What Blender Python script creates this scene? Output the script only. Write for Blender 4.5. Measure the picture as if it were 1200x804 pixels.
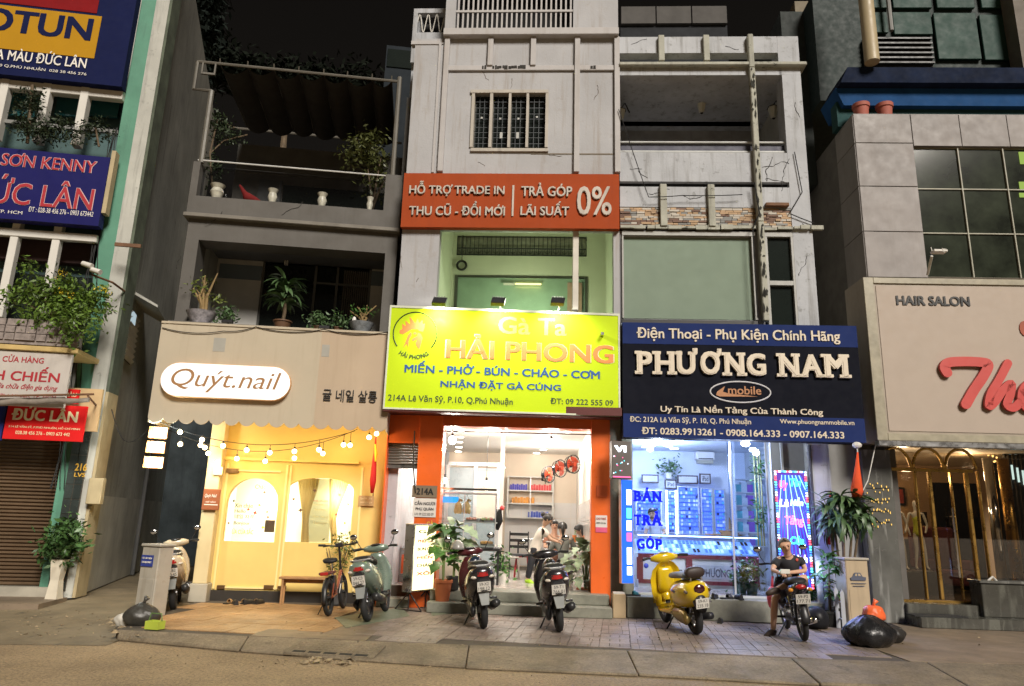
import bpy, bmesh, math, random
from math import sin, cos, pi, radians, sqrt, atan2
from mathutils import Vector, Matrix
random.seed(7)
SC = bpy.context.scene
for o in list(bpy.data.objects): bpy.data.objects.remove(o)
COL = SC.collection

# ------------------------------------------------------------------ camera
FP, PITCH, ROLL, EYE = 850.0, radians(13.8), radians(1.7),1.5
cF = Vector((0, cos(PITCH), sin(PITCH))); _r = Vector((1,0,0)); _u = Vector((0,-sin(PITCH), cos(PITCH)))
cR = _r*cos(ROLL) + _u*sin(ROLL); cU = -_r*sin(ROLL) + _u*cos(ROLL)
CAMP = Vector((0,0, EYE))
cd = bpy.data.cameras.new('camera'); cam = bpy.data.objects.new('camera', cd); COL.objects.link(cam)
cd.sensor_width = 36; cd.lens = 36*FP/1200; cd.clip_end = 2000; cd.clip_start = .05
mw = Matrix((cR, cU, -cF)).transposed().to_4x4(); mw.translation = CAMP
cam.matrix_world = mw; SC.camera = cam

# ------------------------------------------------------------------ light
SUN_EL, SUN_AZ = 35.0,22.0      # a high warm street light coming from behind and right of the viewer
w = bpy.data.worlds.new('World'); SC.world = w; w.use_nodes = True
nt = w.node_tree; nt.nodes.clear()
sky = nt.nodes.new('ShaderNodeTexSky'); sky.sky_type = 'NISHITA'; sky.sun_disc = False
sky.sun_elevation = radians(SUN_EL); sky.sun_rotation = radians(180+SUN_AZ)
bw = nt.nodes.new('ShaderNodeRGBToBW'); nt.links.new(sky.outputs[0], bw.inputs[0])
tn = nt.nodes.new('ShaderNodeVectorMath'); tn.operation = 'MULTIPLY'
nt.links.new(bw.outputs[0], tn.inputs[0]); tn.inputs[1].default_value = (1.0,.86,.74)
bg = nt.nodes.new('ShaderNodeBackground'); bg.inputs[1].default_value = .0022
nt.links.new(tn.outputs[0], bg.inputs[0])
wo = nt.nodes.new('ShaderNodeOutputWorld'); nt.links.new(bg.outputs[0], wo.inputs[0])
sd = bpy.data.lights.new('street_glow', 'SUN'); sd.energy = 2.2; sd.color = (1.0,.925,.83); sd.angle = radians(18)
sun = bpy.data.objects.new('street_glow', sd); COL.objects.link(sun)
az = radians(SUN_AZ)
dirv = Vector((-sin(az)*cos(radians(SUN_EL)), cos(az)*cos(radians(SUN_EL)),-sin(radians(SUN_EL))))
sun.rotation_euler = dirv.to_track_quat('-Z', 'Y').to_euler()
vs = SC.view_settings; SC.display_settings.display_device = 'sRGB'
vs.view_transform = 'Standard'; vs.look = 'None'; vs.gamma = 1; vs.use_curve_mapping = False; vs.exposure = 1.0
SC.cycles.max_bounces = 6; SC.cycles.diffuse_bounces = 3; SC.cycles.glossy_bounces = 3; SC.cycles.transparent_max_bounces = 12
SC.cycles.sample_clamp_indirect = 4; SC.cycles.caustics_reflective = False; SC.cycles.caustics_refractive = False

def lamp(kind, loc, power, color, radius=.06, parent=None, aim=None, spot=None, size=None, name='light'):
 l = bpy.data.lights.new(name, kind); l.energy = power; l.color = color
 if kind in ('POINT', 'SPOT'): l.shadow_soft_size = radius
 if kind == 'SPOT': l.spot_size = radians(spot or 90); l.spot_blend = .6
 if kind == 'AREA': l.shape = 'RECTANGLE'; l.size, l.size_y = size
 o = bpy.data.objects.new(name, l); COL.objects.link(o)
 M = Matrix.Translation(Vector(loc))
 if aim is not None: M = M @ (Vector(aim)-Vector(loc)).to_track_quat('-Z', 'Y').to_matrix().to_4x4()
 if parent is not None:
  o.parent = parent; o.matrix_basis = WM[parent.name].inverted() @ M
 else: o.matrix_basis = M
 return o

# ------------------------------------------------------------------ frames
def ray(x, y): return cF + cR*((x-600)/FP) + cU*((402-y)/FP)
def gnd(x, y, z=0.0):
 d = ray(x, y); t = (z-EYE)/d.z; return CAMP + d*t
class Fr:
 """local axes: u along the facade, d away from the viewer, z up"""
 def __init__(s, x, y, yaw, z=0.0):
  s.yaw = radians(yaw); s.M = Matrix.Translation((x, y, z)) @ Matrix.Rotation(s.yaw, 4, 'Z'); s.I = s.M.inverted()
 def p(s, u, d, z): return s.M @ Vector((u, d, z))
 def px(s, x, y, d=0.0):
  o = s.I @ CAMP; r = s.I.to_3x3() @ ray(x, y); t = (d-o.y)/r.y; q = o + r*t; return q.x, q.z
 def X(s, x, y, d=0.0): return s.px(x, y, d)[0]
 def Z(s, x, y, d=0.0): return s.px(x, y, d)[1]
 def r(s, x0, y0, x1, y1, d=0.0):
  xm, ym = (x0+x1)/2,(y0+y1)/2
  return s.X(x0, ym, d), s.X(x1, ym, d), s.Z(xm, y1, d), s.Z(xm, y0, d)
 def q(s, x, y, d=0.0):
  u, z = s.px(x, y, d); return s.p(u, d, z)
W0 = Fr(0,0,0)

# ------------------------------------------------------------------ mesh builder
class MB:
 def __init__(s, fr=None): s.v = []; s.f = []; s.m = []; s.fr = fr or W0; s.mi = 0
 def add(s, pts, faces, world=False):
  b = len(s.v); M = s.fr.M
  s.v += [Vector(p) if world else M @ Vector(p) for p in pts]
  s.f += [tuple(b+i for i in f) for f in faces]; s.m += [s.mi]*len(faces); return s
 def box(s, u0, u1, d0, d1, z0, z1):
  if u0 > u1: u0, u1 = u1, u0
  if d0 > d1: d0, d1 = d1, d0
  if z0 > z1: z0, z1 = z1, z0
  return s.add([(u0,d0,z0),(u1,d0,z0),(u1,d1,z0),(u0,d1,z0),(u0,d0,z1),(u1,d0,z1),(u1,d1,z1),(u0,d1,z1)],
      [(0,3,2,1),(4,5,6,7),(0,1,5,4),(1,2,6,5),(2,3,7,6),(3,0,4,7)])
 def pbox(s, x0, y0, x1, y1, d0, d1):
  a = s.fr.r(x0, y0, x1, y1, d0); return s.box(a[0], a[1], d0, d1, a[2], a[3])
 def prism(s, pts, d0, d1):          # pts (u,z) counter-clockwise seen from the viewer
  n = len(pts)
  return s.add([(p[0], d0, p[1]) for p in pts] + [(p[0], d1, p[1]) for p in pts],
      [tuple(range(n)), tuple(range(2*n-1, n-1,-1))] + [(i, n+i, n+(i+1) % n, (i+1) % n) for i in range(n)])
 def slab(s, pts, z0, z1):           # pts (x,y)
  n = len(pts)
  return s.add([(p[0], p[1], z0) for p in pts] + [(p[0], p[1], z1) for p in pts],
      [tuple(range(n-1,-1,-1)), tuple(range(n, 2*n))] + [(i, (i+1) % n, n+(i+1) % n, n+i) for i in range(n)])
 def rings(s, rs, cap=True, closed=False):
  n = len(rs[0]); pts = [p for r in rs for p in r]; fs = []
  m = len(rs)
  for k in range(m if closed else m-1):
   k2 = (k+1) % m
   for i in range(n):
    j = (i+1) % n; fs.append((k*n+i, k*n+j, k2*n+j, k2*n+i))
  if cap and not closed:
   fs.append(tuple(range(n-1,-1,-1))); fs.append(tuple((m-1)*n+i for i in range(n)))
  return s.add(pts, fs)
 def tube(s, path, r, n=8, cap=True, closed=False):
  path = [Vector(p) for p in path]; rs = []; m = len(path); ref = None
  for i, p in enumerate(path):
   if closed: t = path[(i+1) % m]-path[i-1]
   else: t = path[min(i+1, m-1)]-path[max(i-1,0)]
   t.normalize()
   if ref is None: ref = Vector((0,0,1)) if abs(t.z) < .9 else Vector((1,0,0))
   a = t.cross(ref)
   if a.length < 1e-4: a = t.orthogonal()
   a.normalize(); b = a.cross(t).normalized(); ref = b
   rr = r[i] if isinstance(r, (list, tuple)) else r
   rs.append([p + a*(cos(2*pi*k/n)*rr) + b*(sin(2*pi*k/n)*rr) for k in range(n)])
  return s.rings(rs, cap, closed)
 def cyl(s, a, b, r, r2=None, n=12): return s.tube([a, b], [r, r if r2 is None else r2], n)
 def sph(s, c, r, n=10, m=7, sc=(1,1,1)):
  rs = []
  for k in range(m+1):
   t = pi*k/m; q = max(sin(t),.02)
   rs.append([(c[0]+r*sc[0]*q*cos(2*pi*i/n), c[1]+r*sc[1]*q*sin(2*pi*i/n), c[2]-r*sc[2]*cos(t)) for i in range(n)])
  return s.rings(rs)
 def lathe(s, c, prof, n=16, sq=1.0):     # prof [(r,z)]
  def ring(r, z):
   o = []
   for i in range(n):
    a = 2*pi*(i+.5)/n; k = 1 if sq == 1 else 1/max(abs(cos(a)), abs(sin(a)))
    o.append((c[0]+r*k*cos(a), c[1]+r*k*sin(a), c[2]+z))
   return o
  return s.rings([ring(r, z) for r, z in prof])
 def torus(s, c, R, r, axis='y', n=24, m=8, sx=1.0):
  pts = []
  for k in range(n):
   a = 2*pi*k/n
   if axis == 'y': pts.append((c[0]+R*cos(a)*sx, c[1], c[2]+R*sin(a)))
   elif axis == 'x': pts.append((c[0], c[1]+R*cos(a), c[2]+R*sin(a)))
   else: pts.append((c[0]+R*cos(a), c[1]+R*sin(a), c[2]))
  return s.tube(pts, r, m, closed=True)
 def wall(s, u0, u1, z0, z1, holes, d0, d1):
  """slab with rectangular openings (u0,u1,z0,z1)"""
  us = sorted({u0, u1} | {h[0] for h in holes} | {h[1] for h in holes})
  us = [u for u in us if u0 <= u <= u1]
  for a, b in zip(us, us[1:]):
   if b-a < 1e-4: continue
   m = (a+b)/2; cuts = sorted((h[2], h[3]) for h in holes if h[0] < m < h[1]); z = z0
   for c0, c1 in cuts:
    if c0 > z+1e-4: s.box(a, b, d0, d1, z, c0)
    z = max(z, c1)
   if z < z1-1e-4: s.box(a, b, d0, d1, z, z1)
  return s
WM = {}
def props(o, label=None, cat=None, group=None, kind=None):
 if label: o['label'] = label
 if cat: o['category'] = cat
 if group: o['group'] = group
 if kind: o['kind'] = kind
 return o
def put(o, M, parent=None):
 WM[o.name] = M
 if parent is not None: o.parent = parent; o.matrix_basis = WM[parent.name].inverted() @ M
 else: o.matrix_basis = M
 return o
def thing(name, label, cat, loc=(0,0,0), yaw=0.0, group=None, kind=None):
 o = bpy.data.objects.new(name, None); COL.objects.link(o); o.empty_display_size = .2
 put(o, Matrix.Translation(Vector(loc)) @ Matrix.Rotation(yaw, 4, 'Z')); return props(o, label, cat, group, kind)
def obj(name, mb, mat, parent=None, label=None, cat=None, group=None, kind=None, bev=0, smooth=False, yaw=None):
 me = bpy.data.meshes.new(name)
 lo = Vector((min(v.x for v in mb.v), min(v.y for v in mb.v), min(v.z for v in mb.v)))
 hi = Vector((max(v.x for v in mb.v), max(v.y for v in mb.v), max(v.z for v in mb.v)))
 M = Matrix.Translation(((lo.x+hi.x)/2,(lo.y+hi.y)/2, lo.z)) @ Matrix.Rotation(mb.fr.yaw if yaw is None else yaw, 4, 'Z')
 I = M.inverted()
 me.from_pydata([I @ v for v in mb.v], [], mb.f)
 for mm in (mat if isinstance(mat, (list, tuple)) else [mat]): me.materials.append(mm)
 if any(mb.m): me.polygons.foreach_set('material_index', mb.m)
 if smooth: me.shade_smooth() if hasattr(me, 'shade_smooth') else None
 o = bpy.data.objects.new(name, me); COL.objects.link(o); put(o, M, parent)
 if smooth and smooth is not True: me.set_sharp_from_angle(angle=radians(smooth))
 if bev:
  b = o.modifiers.new('bevel', 'BEVEL'); b.width = bev; b.segments = 2 if bev > .015 else 1; b.limit_method = 'ANGLE'
 return props(o, label, cat, group, kind)
def same(name, src, M, parent=None, **k):       # another piece sharing src's mesh
 o = bpy.data.objects.new(name, src.data if hasattr(src, 'data') else src); COL.objects.link(o); put(o, M, parent); return props(o, **k)
def dup(root, M, label=None, group=None):
 def rec(o, par):
  c = o.copy()
  for k in ('label', 'group'):
   if par is None and k in c: del c[k]
  COL.objects.link(c)
  if par is not None: c.parent = par
  for ch in o.children: rec(ch, c)
  return c
 r = rec(root, None); r.matrix_basis = M; WM[r.name] = M
 return props(r, label=label, group=group)

# ------------------------------------------------------------------ materials
MC = {}
def mat(name, col, rough=.6, metal=0.0, emit=0.0, var=.12, vs=2.5, bump=0.0, bs=30.0, streak=0.0, scol=None, rnd=0.0,
  coat=0.0, grain=0.0, ecol=None, spots=0.0, spcol=(.02,.02,.02), sub=0.0):
 if name in MC: return MC[name]
 m = bpy.data.materials.new(name); MC[name] = m; m.use_nodes = True; t = m.node_tree; N = t.nodes; L = t.links
 b = N['Principled BSDF']; b.inputs['Roughness'].default_value = rough; b.inputs['Metallic'].default_value = metal
 if any(k in name for k in ('vinyl', 'sign_', 'banner', 'cloth', 'canvas', 'night')): b.inputs['Specular IOR Level'].default_value = .12
 if coat: b.inputs['Coat Weight'].default_value = coat; b.inputs['Coat Roughness'].default_value = .08
 geo = N.new('ShaderNodeNewGeometry'); pos = geo.outputs['Position']
 c = N.new('ShaderNodeRGB'); c.outputs[0].default_value = (*col, 1); out = c.outputs[0]
 def noise(scale, mp=None, det=4, rg=.6):
  n = N.new('ShaderNodeTexNoise'); n.inputs['Scale'].default_value = scale; n.inputs['Detail'].default_value = det; n.inputs['Roughness'].default_value = rg
  if mp:
   q = N.new('ShaderNodeMapping'); q.inputs['Scale'].default_value = mp; L.new(pos, q.inputs[0]); L.new(q.outputs[0], n.inputs['Vector'])
  else: L.new(pos, n.inputs['Vector'])
  return n.outputs['Fac']
 def mr(x, a, b_, c_, d_):
  q = N.new('ShaderNodeMapRange'); L.new(x, q.inputs[0])
  for i, v in enumerate((a, b_, c_, d_)): q.inputs[i+1].default_value = v
  return q.outputs[0]
 def mixc(fac, a, bcol, mode='MIX'):
  q = N.new('ShaderNodeMix'); q.data_type = 'RGBA'; q.blend_type = mode
  L.new(fac, q.inputs[0]); L.new(a, q.inputs[6])
  if isinstance(bcol, tuple): q.inputs[7].default_value = (*bcol, 1)
  else: L.new(bcol, q.inputs[7])
  return q.outputs[2]
 def mul(a, f):
  q = N.new('ShaderNodeVectorMath'); q.operation = 'SCALE'; L.new(a, q.inputs[0]); L.new(f, q.inputs['Scale']); return q.outputs[0]
 if var: out = mul(out, mr(noise(vs),.3,.7,1-var, 1+var))
 if grain: out = mul(out, mr(noise(30.0, None, 6,.85),.38,.62,1-grain, 1+grain))
 if rnd:
  oi = N.new('ShaderNodeObjectInfo'); out = mul(out, mr(oi.outputs['Random'], 0,1,1-rnd, 1+rnd))
 if streak: out = mixc(mr(noise(1.0,(7,7,.5),5,.7),.52,.72,0, streak), out, scol or tuple(x*.35 for x in col))
 if spots: out = mixc(mr(noise(5.0, None, 8,.75),.58,.64,0, spots), out, spcol)
 L.new(out, b.inputs['Base Color'])
 if bump:
  q = N.new('ShaderNodeBump'); q.inputs['Strength'].default_value = bump; q.inputs['Distance'].default_value = .01
  L.new(noise(bs, None, 6), q.inputs['Height']); L.new(q.outputs[0], b.inputs['Normal'])
 if rough > .15: L.new(mr(noise(vs*3),.3,.7, max(rough-.08,.02), min(rough+.08,1)), b.inputs['Roughness'])
 if emit: b.inputs['Emission Color'].default_value = (*(ecol or col),1); b.inputs['Emission Strength'].default_value = emit
 return m
def glass(name, tint=(.9,.95,.95), amount=1.0, rough=.01):
 if name in MC: return MC[name]
 m = bpy.data.materials.new(name); MC[name] = m; m.use_nodes = True; t = m.node_tree; t.nodes.clear(); N = t.nodes; L = t.links
 tr = N.new('ShaderNodeBsdfTransparent'); tr.inputs[0].default_value = (*tint, 1)
 gl = N.new('ShaderNodeBsdfGlossy'); gl.inputs['Roughness'].default_value = rough
 fr = N.new('ShaderNodeFresnel'); fr.inputs[0].default_value = 1.5
 mu = N.new('ShaderNodeMath'); mu.operation = 'MULTIPLY'; mu.inputs[1].default_value = amount; mu.use_clamp = True; L.new(fr.outputs[0], mu.inputs[0])
 mx = N.new('ShaderNodeMixShader'); L.new(mu.outputs[0], mx.inputs[0]); L.new(tr.outputs[0], mx.inputs[1]); L.new(gl.outputs[0], mx.inputs[2])
 o = N.new('ShaderNodeOutputMaterial'); L.new(mx.outputs[0], o.inputs[0]); return m
def marble(name, col, vein, rough=.2):
 m = mat(name, col, rough, var=.25, vs=2); t = m.node_tree; N = t.nodes; L = t.links; b = N['Principled BSDF']; src = b.inputs['Base Color'].links[0].from_socket
 geo = N.new('ShaderNodeNewGeometry'); mp = N.new('ShaderNodeMapping'); mp.inputs['Rotation'].default_value = (0,.9,.3); mp.inputs['Scale'].default_value = (6,6,.8); L.new(geo.outputs['Position'], mp.inputs[0])
 n = N.new('ShaderNodeTexNoise'); n.inputs['Scale'].default_value = 1; n.inputs['Detail'].default_value = 6; n.inputs['Distortion'].default_value = 1.2; L.new(mp.outputs[0], n.inputs['Vector'])
 q = N.new('ShaderNodeMapRange'); L.new(n.outputs['Fac'], q.inputs[0]); q.inputs[1].default_value = .52; q.inputs[2].default_value = .68
 x = N.new('ShaderNodeMix'); x.data_type = 'RGBA'; L.new(q.outputs[0], x.inputs[0]); L.new(src, x.inputs[6]); x.inputs[7].default_value = (*vein, 1); L.new(x.outputs[2], b.inputs['Base Color']); return m
def sheer(name, col, t=.6):
 m = mat(name, col, .8, var=.06); nt_ = m.node_tree; N = nt_.nodes; L = nt_.links; b = N['Principled BSDF']; o = [n for n in N if n.type == 'OUTPUT_MATERIAL'][0]
 tr = N.new('ShaderNodeBsdfTranslucent'); tr.inputs[0].default_value = (*col, 1); mx = N.new('ShaderNodeMixShader'); mx.inputs[0].default_value = t
 L.new(b.outputs[0], mx.inputs[1]); L.new(tr.outputs[0], mx.inputs[2]); L.new(mx.outputs[0], o.inputs[0]); return m
def glow(name, col, s):
 if name in MC: return MC[name]
 m = bpy.data.materials.new(name); MC[name] = m; m.use_nodes = True; t = m.node_tree; t.nodes.clear()
 e = t.nodes.new('ShaderNodeEmission'); e.inputs[0].default_value = (*col, 1); e.inputs[1].default_value = s
 o = t.nodes.new('ShaderNodeOutputMaterial'); t.links.new(e.outputs[0], o.inputs[0]); return m

# ------------------------------------------------------------------ lettering
_HORN = {}
for a_, b_ in zip('ƠỚỜỞỠỢơớờởỡợ', 'OÓÒỎÕỌoóòỏõọ'): _HORN[a_] = b_
def glyphs(s, shear=0, off=0, res=3, track=1.0):
 cu = bpy.data.curves.new('t', 'FONT'); cu.body = s; cu.size = 1; cu.offset = off; cu.shear = shear; cu.resolution_u = res; cu.space_character = track
 to = bpy.data.objects.new('t', cu); me = bpy.data.meshes.new_from_object(to)
 bpy.data.objects.remove(to); bpy.data.curves.remove(cu); return me
def text(s, fr, x0, y0, x1, y1, d, m, parent, name='lettering', bold=0.0, shear=0.0, ext=.003, label=None, arc=None, loc=None, res=3, track=1.0, split=None, weight=1.0):
 plain = ''.join(_HORN.get(c, c) for c in s)
 me = glyphs(plain, shear, min(bold, 0), res, track)
 bm = bmesh.new(); bm.from_mesh(me); bpy.data.meshes.remove(me)
 bmesh.ops.remove_doubles(bm, verts=bm.verts, dist=1e-5)
 for i, c in enumerate(s):
  if c in _HORN:
   pm = glyphs(plain[:i]+('O' if c.isupper() else 'o'), shear, 0,2, track); xr = max(v.co.x for v in pm.vertices); bpy.data.meshes.remove(pm)
   h = .70 if c.isupper() else .50
   vs_ = [bm.verts.new((xr+a*(1 if h > .6 else .75)-.02, h+b*(1 if h > .6 else .8),0)) for a, b in ((-.10,-.13),(-.02,-.06),(.02,.04),(.02,.08),(.10,.08),(.10,.02),(.05,-.08),(-.05,-.17))]
   bm.faces.new(vs_[::-1])
 bm.normal_update()
 k = max(bold, 0)*weight
 xs = [v.co.x for v in bm.verts]; ys = [v.co.y for v in bm.verts]
 ax, bx, ay, by = min(xs)-k, max(xs)+k, min(ys)-k, max(ys)+k
 u0, u1, z0, z1 = loc if loc else fr.r(x0, y0, x1, y1, d)
 if ext:
  r = bmesh.ops.extrude_face_region(bm, geom=bm.faces[:])
  for e in r['geom']:
   if isinstance(e, bmesh.types.BMVert): e.co.z += 1.0
 mb = MB(fr)
 bm.verts.index_update(); pts = []; fs = []; nv = len(bm.verts)
 strikes = [(0,0,0)] if k == 0 else [(-k, k*.6,0),(k, -k*.6,1),(-k, -k*.6,2),(k, k*.6,3),(0,0,4)]
 for dx, dy, q in strikes:
  o_ = len(pts); e_ = max(ext, .001)*(1+.06*q)+.0003*q
  pts += [(u0+(v.co.x+dx-ax)/(bx-ax)*(u1-u0), d-v.co.z*e_-.0002*q, z0+(v.co.y+dy-ay)/(by-ay)*(z1-z0)) for v in bm.verts]
  fs += [tuple(o_+v.index for v in f.verts) for f in bm.faces]
 bm.free()
 if arc: pts = [arc(p) for p in pts]
 big = (abs(y1-y0) >= 11) if loc is None else (z1-z0) > .16
 if split is None: split = big
 if not split:
  mb.add(pts, fs); return obj(name, mb, m, parent, label=label, kind='stuff' if parent else None)
 par = list(range(len(pts)))
 def find(i):
  while par[i] != i: par[i] = par[par[i]]; i = par[i]
  return i
 for f in fs:
  r0 = find(f[0])
  for i in f[1:]: par[find(i)] = r0
 comp = {}
 for i in range(len(pts)): comp.setdefault(find(i), []).append(i)
 cl = [[min(pts[i][0] for i in c), max(pts[i][0] for i in c), set(c)] for c in comp.values()]; cl.sort(key=lambda c: c[0]-c[1])
 out = []
 for c in cl:
  for o_ in out:
   if min(c[1], o_[1])-max(c[0], o_[0]) > .55*(c[1]-c[0]): o_[2] |= c[2]; break
  else: out.append(c)
 out.sort(key=lambda c: c[0]); last = None
 for c in out:
  idx = sorted(c[2]); mp = {i: k for k, i in enumerate(idx)}; mb = MB(fr)
  mb.add([pts[i] for i in idx], [tuple(mp[i] for i in f) for f in fs if f[0] in mp]); last = obj('letter', mb, m, parent)
 return last

# ================================================================== frames of the houses
FA = Fr(-7.5,13.2,8); FS = Fr(*FA.q(84,700).xy, 107)
FB = Fr(-5.4,13.4,5); FU = Fr(-5.4,13.4,7); FC = Fr(-1.7,13.3,-3); FD = Fr(1.9,13.1,-3); FE = Fr(7.0,13.3,-2.5)

def _bx(fr): return lambda *a: MB(fr).box(*a)
bA, bB, bC, bD, bE, bU, bW = map(_bx, (FA, FB, FC, FD, FE, FU, W0))
# ================================================================== palette
asphalt = mat('asphalt', (.29,.215,.125),.85, var=.2, vs=.9, bump=1.0, bs=60, grain=.45, spots=.3, spcol=(.13,.095,.055))
alleyg = mat('alley_concrete', (.20,.16,.10),.7, var=.3, vs=1.2, bump=.5, bs=40, spots=.6, spcol=(.05,.045,.035))
kerbm = mat('kerb_concrete', (.20,.16,.105),.8, var=.3, vs=2, bump=.8, bs=50, grain=.25, spots=.6, spcol=(.08,.065,.045), rnd=.06)
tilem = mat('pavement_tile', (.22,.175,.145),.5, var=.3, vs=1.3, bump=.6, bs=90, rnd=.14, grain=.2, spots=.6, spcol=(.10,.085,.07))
tilew = mat('warm_tile', (.36,.215,.10),.5, var=.3, vs=1.3, bump=.5, bs=90, rnd=.12, grain=.2, spots=.6, spcol=(.14,.09,.05))  # orange tiles, tone deepened for the warm shop light spilling on them
concm = mat('bare_concrete', (.19,.145,.10),.6, var=.3, vs=1.3, bump=.5, bs=40, spots=.6, spcol=(.09,.075,.055))
groutm = mat('joint_dirt', (.085,.07,.052),.9, var=.2)
stepm = mat('step_granite', (.2,.2,.16),.5, var=.25, vs=5, bump=.3, bs=60, spots=.5, spcol=(.08,.08,.06))
facC = mat('grey_beige_render', (.385,.385,.395),.75, var=.09, vs=.9, bump=.35, bs=25, streak=.55, scol=(.25,.20,.15), spots=.25, spcol=(.28,.24,.2))
facCr = mat('facade_rib', (.43,.415,.41),.7, var=.06, vs=2, bump=.2, streak=.3, scol=(.24,.19,.14))
facD = mat('cool_grey_render', (.42,.435,.46),.8, var=.12, vs=1.5, bump=.4, bs=20, streak=.55, scol=(.14,.13,.11), spots=.5, spcol=(.12,.12,.1))
facDr = mat('peeling_rib', (.37,.37,.31),.75, var=.15, vs=3, bump=.5, bs=20, streak=.5, scol=(.08,.08,.06), spots=.9, spcol=(.05,.05,.04))
facB = mat('dark_grey_render', (.095,.088,.078),.7, var=.1, vs=1.2, bump=.2, streak=.3, scol=(.06,.055,.045))
facB2 = mat('recess_grey', (.13,.13,.13),.7, var=.08)
bandB = mat('blue_grey_band', (.16,.2,.24),.7, var=.08)
facE = mat('stone_cladding', (.225,.205,.195),.55, var=.12, vs=1.5, bump=.1, rnd=.06, streak=.25, scol=(.14,.11,.09))
teal = mat('teal_paint', (.09,.25,.17),.65, var=.15, vs=1.5, bump=.3, streak=.4, scol=(.05,.12,.09))
sidem = mat('alley_render', (.40,.40,.36),.8, var=.3, vs=.6, bump=.4, streak=.45, scol=(.05,.045,.04), spots=.3, spcol=(.06,.06,.05))
beige = mat('cream_paint', (.42,.34,.2),.7, var=.15, bump=.2, streak=.3)
white = mat('white_paint', (.62,.6,.55),.55, var=.06, vs=3, streak=.2, scol=(.3,.28,.22))
wwhite = mat('interior_white', (.78,.76,.72),.5, var=.03)
dark = mat('dark_void', (.008,.008,.009),.8, var=.1)
darkg = mat('dark_window_glass', (.012,.016,.014),.08, var=.1)
black = mat('black_metal', (.015,.015,.015),.45, var=.1)
blackp = mat('black_plastic', (.02,.02,.022),.35, var=.1)
rubber = mat('rubber', (.018,.018,.018),.8, var=.15, bump=.2)
steel = mat('steel', (.45,.45,.45),.3, metal=1, var=.08)
chrome = mat('chrome', (.75,.75,.75),.12, metal=1, var=.03)
gold = mat('gold_metal', (.48,.29,.08),.3, metal=1, var=.2)
orange = mat('orange_panel', (.75,.13,.018),.35, var=.08, vs=2, streak=.15, scol=(.4,.08,.02), coat=.3)
yellow = mat('yellow_paint', (.72,.53,.17),.55, var=.05, vs=2)
creamy = mat('pale_cream_paint', (.66,.54,.3),.55, var=.06)
rust = mat('rusty_steel', (.16,.08,.04),.8, var=.3, bump=.4)
wood = mat('wood', (.35,.19,.08),.6, var=.2, vs=8, bump=.3)
wirem = mat('cable', (.012,.012,.012),.6, var=0)
clay = mat('terracotta', (.42,.12,.04),.75, var=.15, bump=.2)
leafd = mat('leaf_dark', (.065,.12,.045),.45, var=.35, vs=12, rnd=.3)
leafg = mat('leaf_green', (.06,.15,.03),.45, var=.35, vs=12, rnd=.25)
leafy = mat('leaf_yellow_green', (.13,.17,.03),.5, var=.4, vs=10, rnd=.2)
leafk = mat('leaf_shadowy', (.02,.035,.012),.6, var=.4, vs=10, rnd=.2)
bark = mat('bark', (.12,.085,.05),.85, var=.3, vs=10, bump=.6)
clear = glass('clear_glass', (.95,.97,.97),.9)
dimgl = glass('dusty_glass', (.72,.8,.78),1.3,.04)
navy = mat('navy_vinyl', (.008,.012,.055),.85, var=.08, vs=3)
txw = mat('white_lettering', (.75,.72,.66),.5, var=.04)

# ================================================================== ground
def strip(name, pts, z0, z1, m, parent=None, **k):
 mb = MB(); mb.slab(pts, z0, z1); return obj(name, mb, m, parent, **k)
g = MB(); g.add([(-300,-300,-.13),(300,-300,-.13),(300,400,-.13),(-300,400,-.13)], [(0,1,2,3)])
road = obj('road', g, asphalt, kind='structure')
al = MB(); P_ = [gnd(x, y) for x, y in ((-60,757),(129,743),(226,703))]
al.add([(-30,11.6,-.126),(P_[0].x-3, P_[0].y+.6,-.126),(P_[1].x, P_[1].y-.05,-.126),(-5.2,13.0,-.03),(-5.6,26,-.02),(-12,26,-.02),(-7.9,13.5,-.02),(-9.0,13.0,-.06),(-30,16,-.06)],
  [(0,1,2,3,7,8),(3,4,5,6,7)])
obj('alley', al, alleyg, kind='structure')
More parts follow.
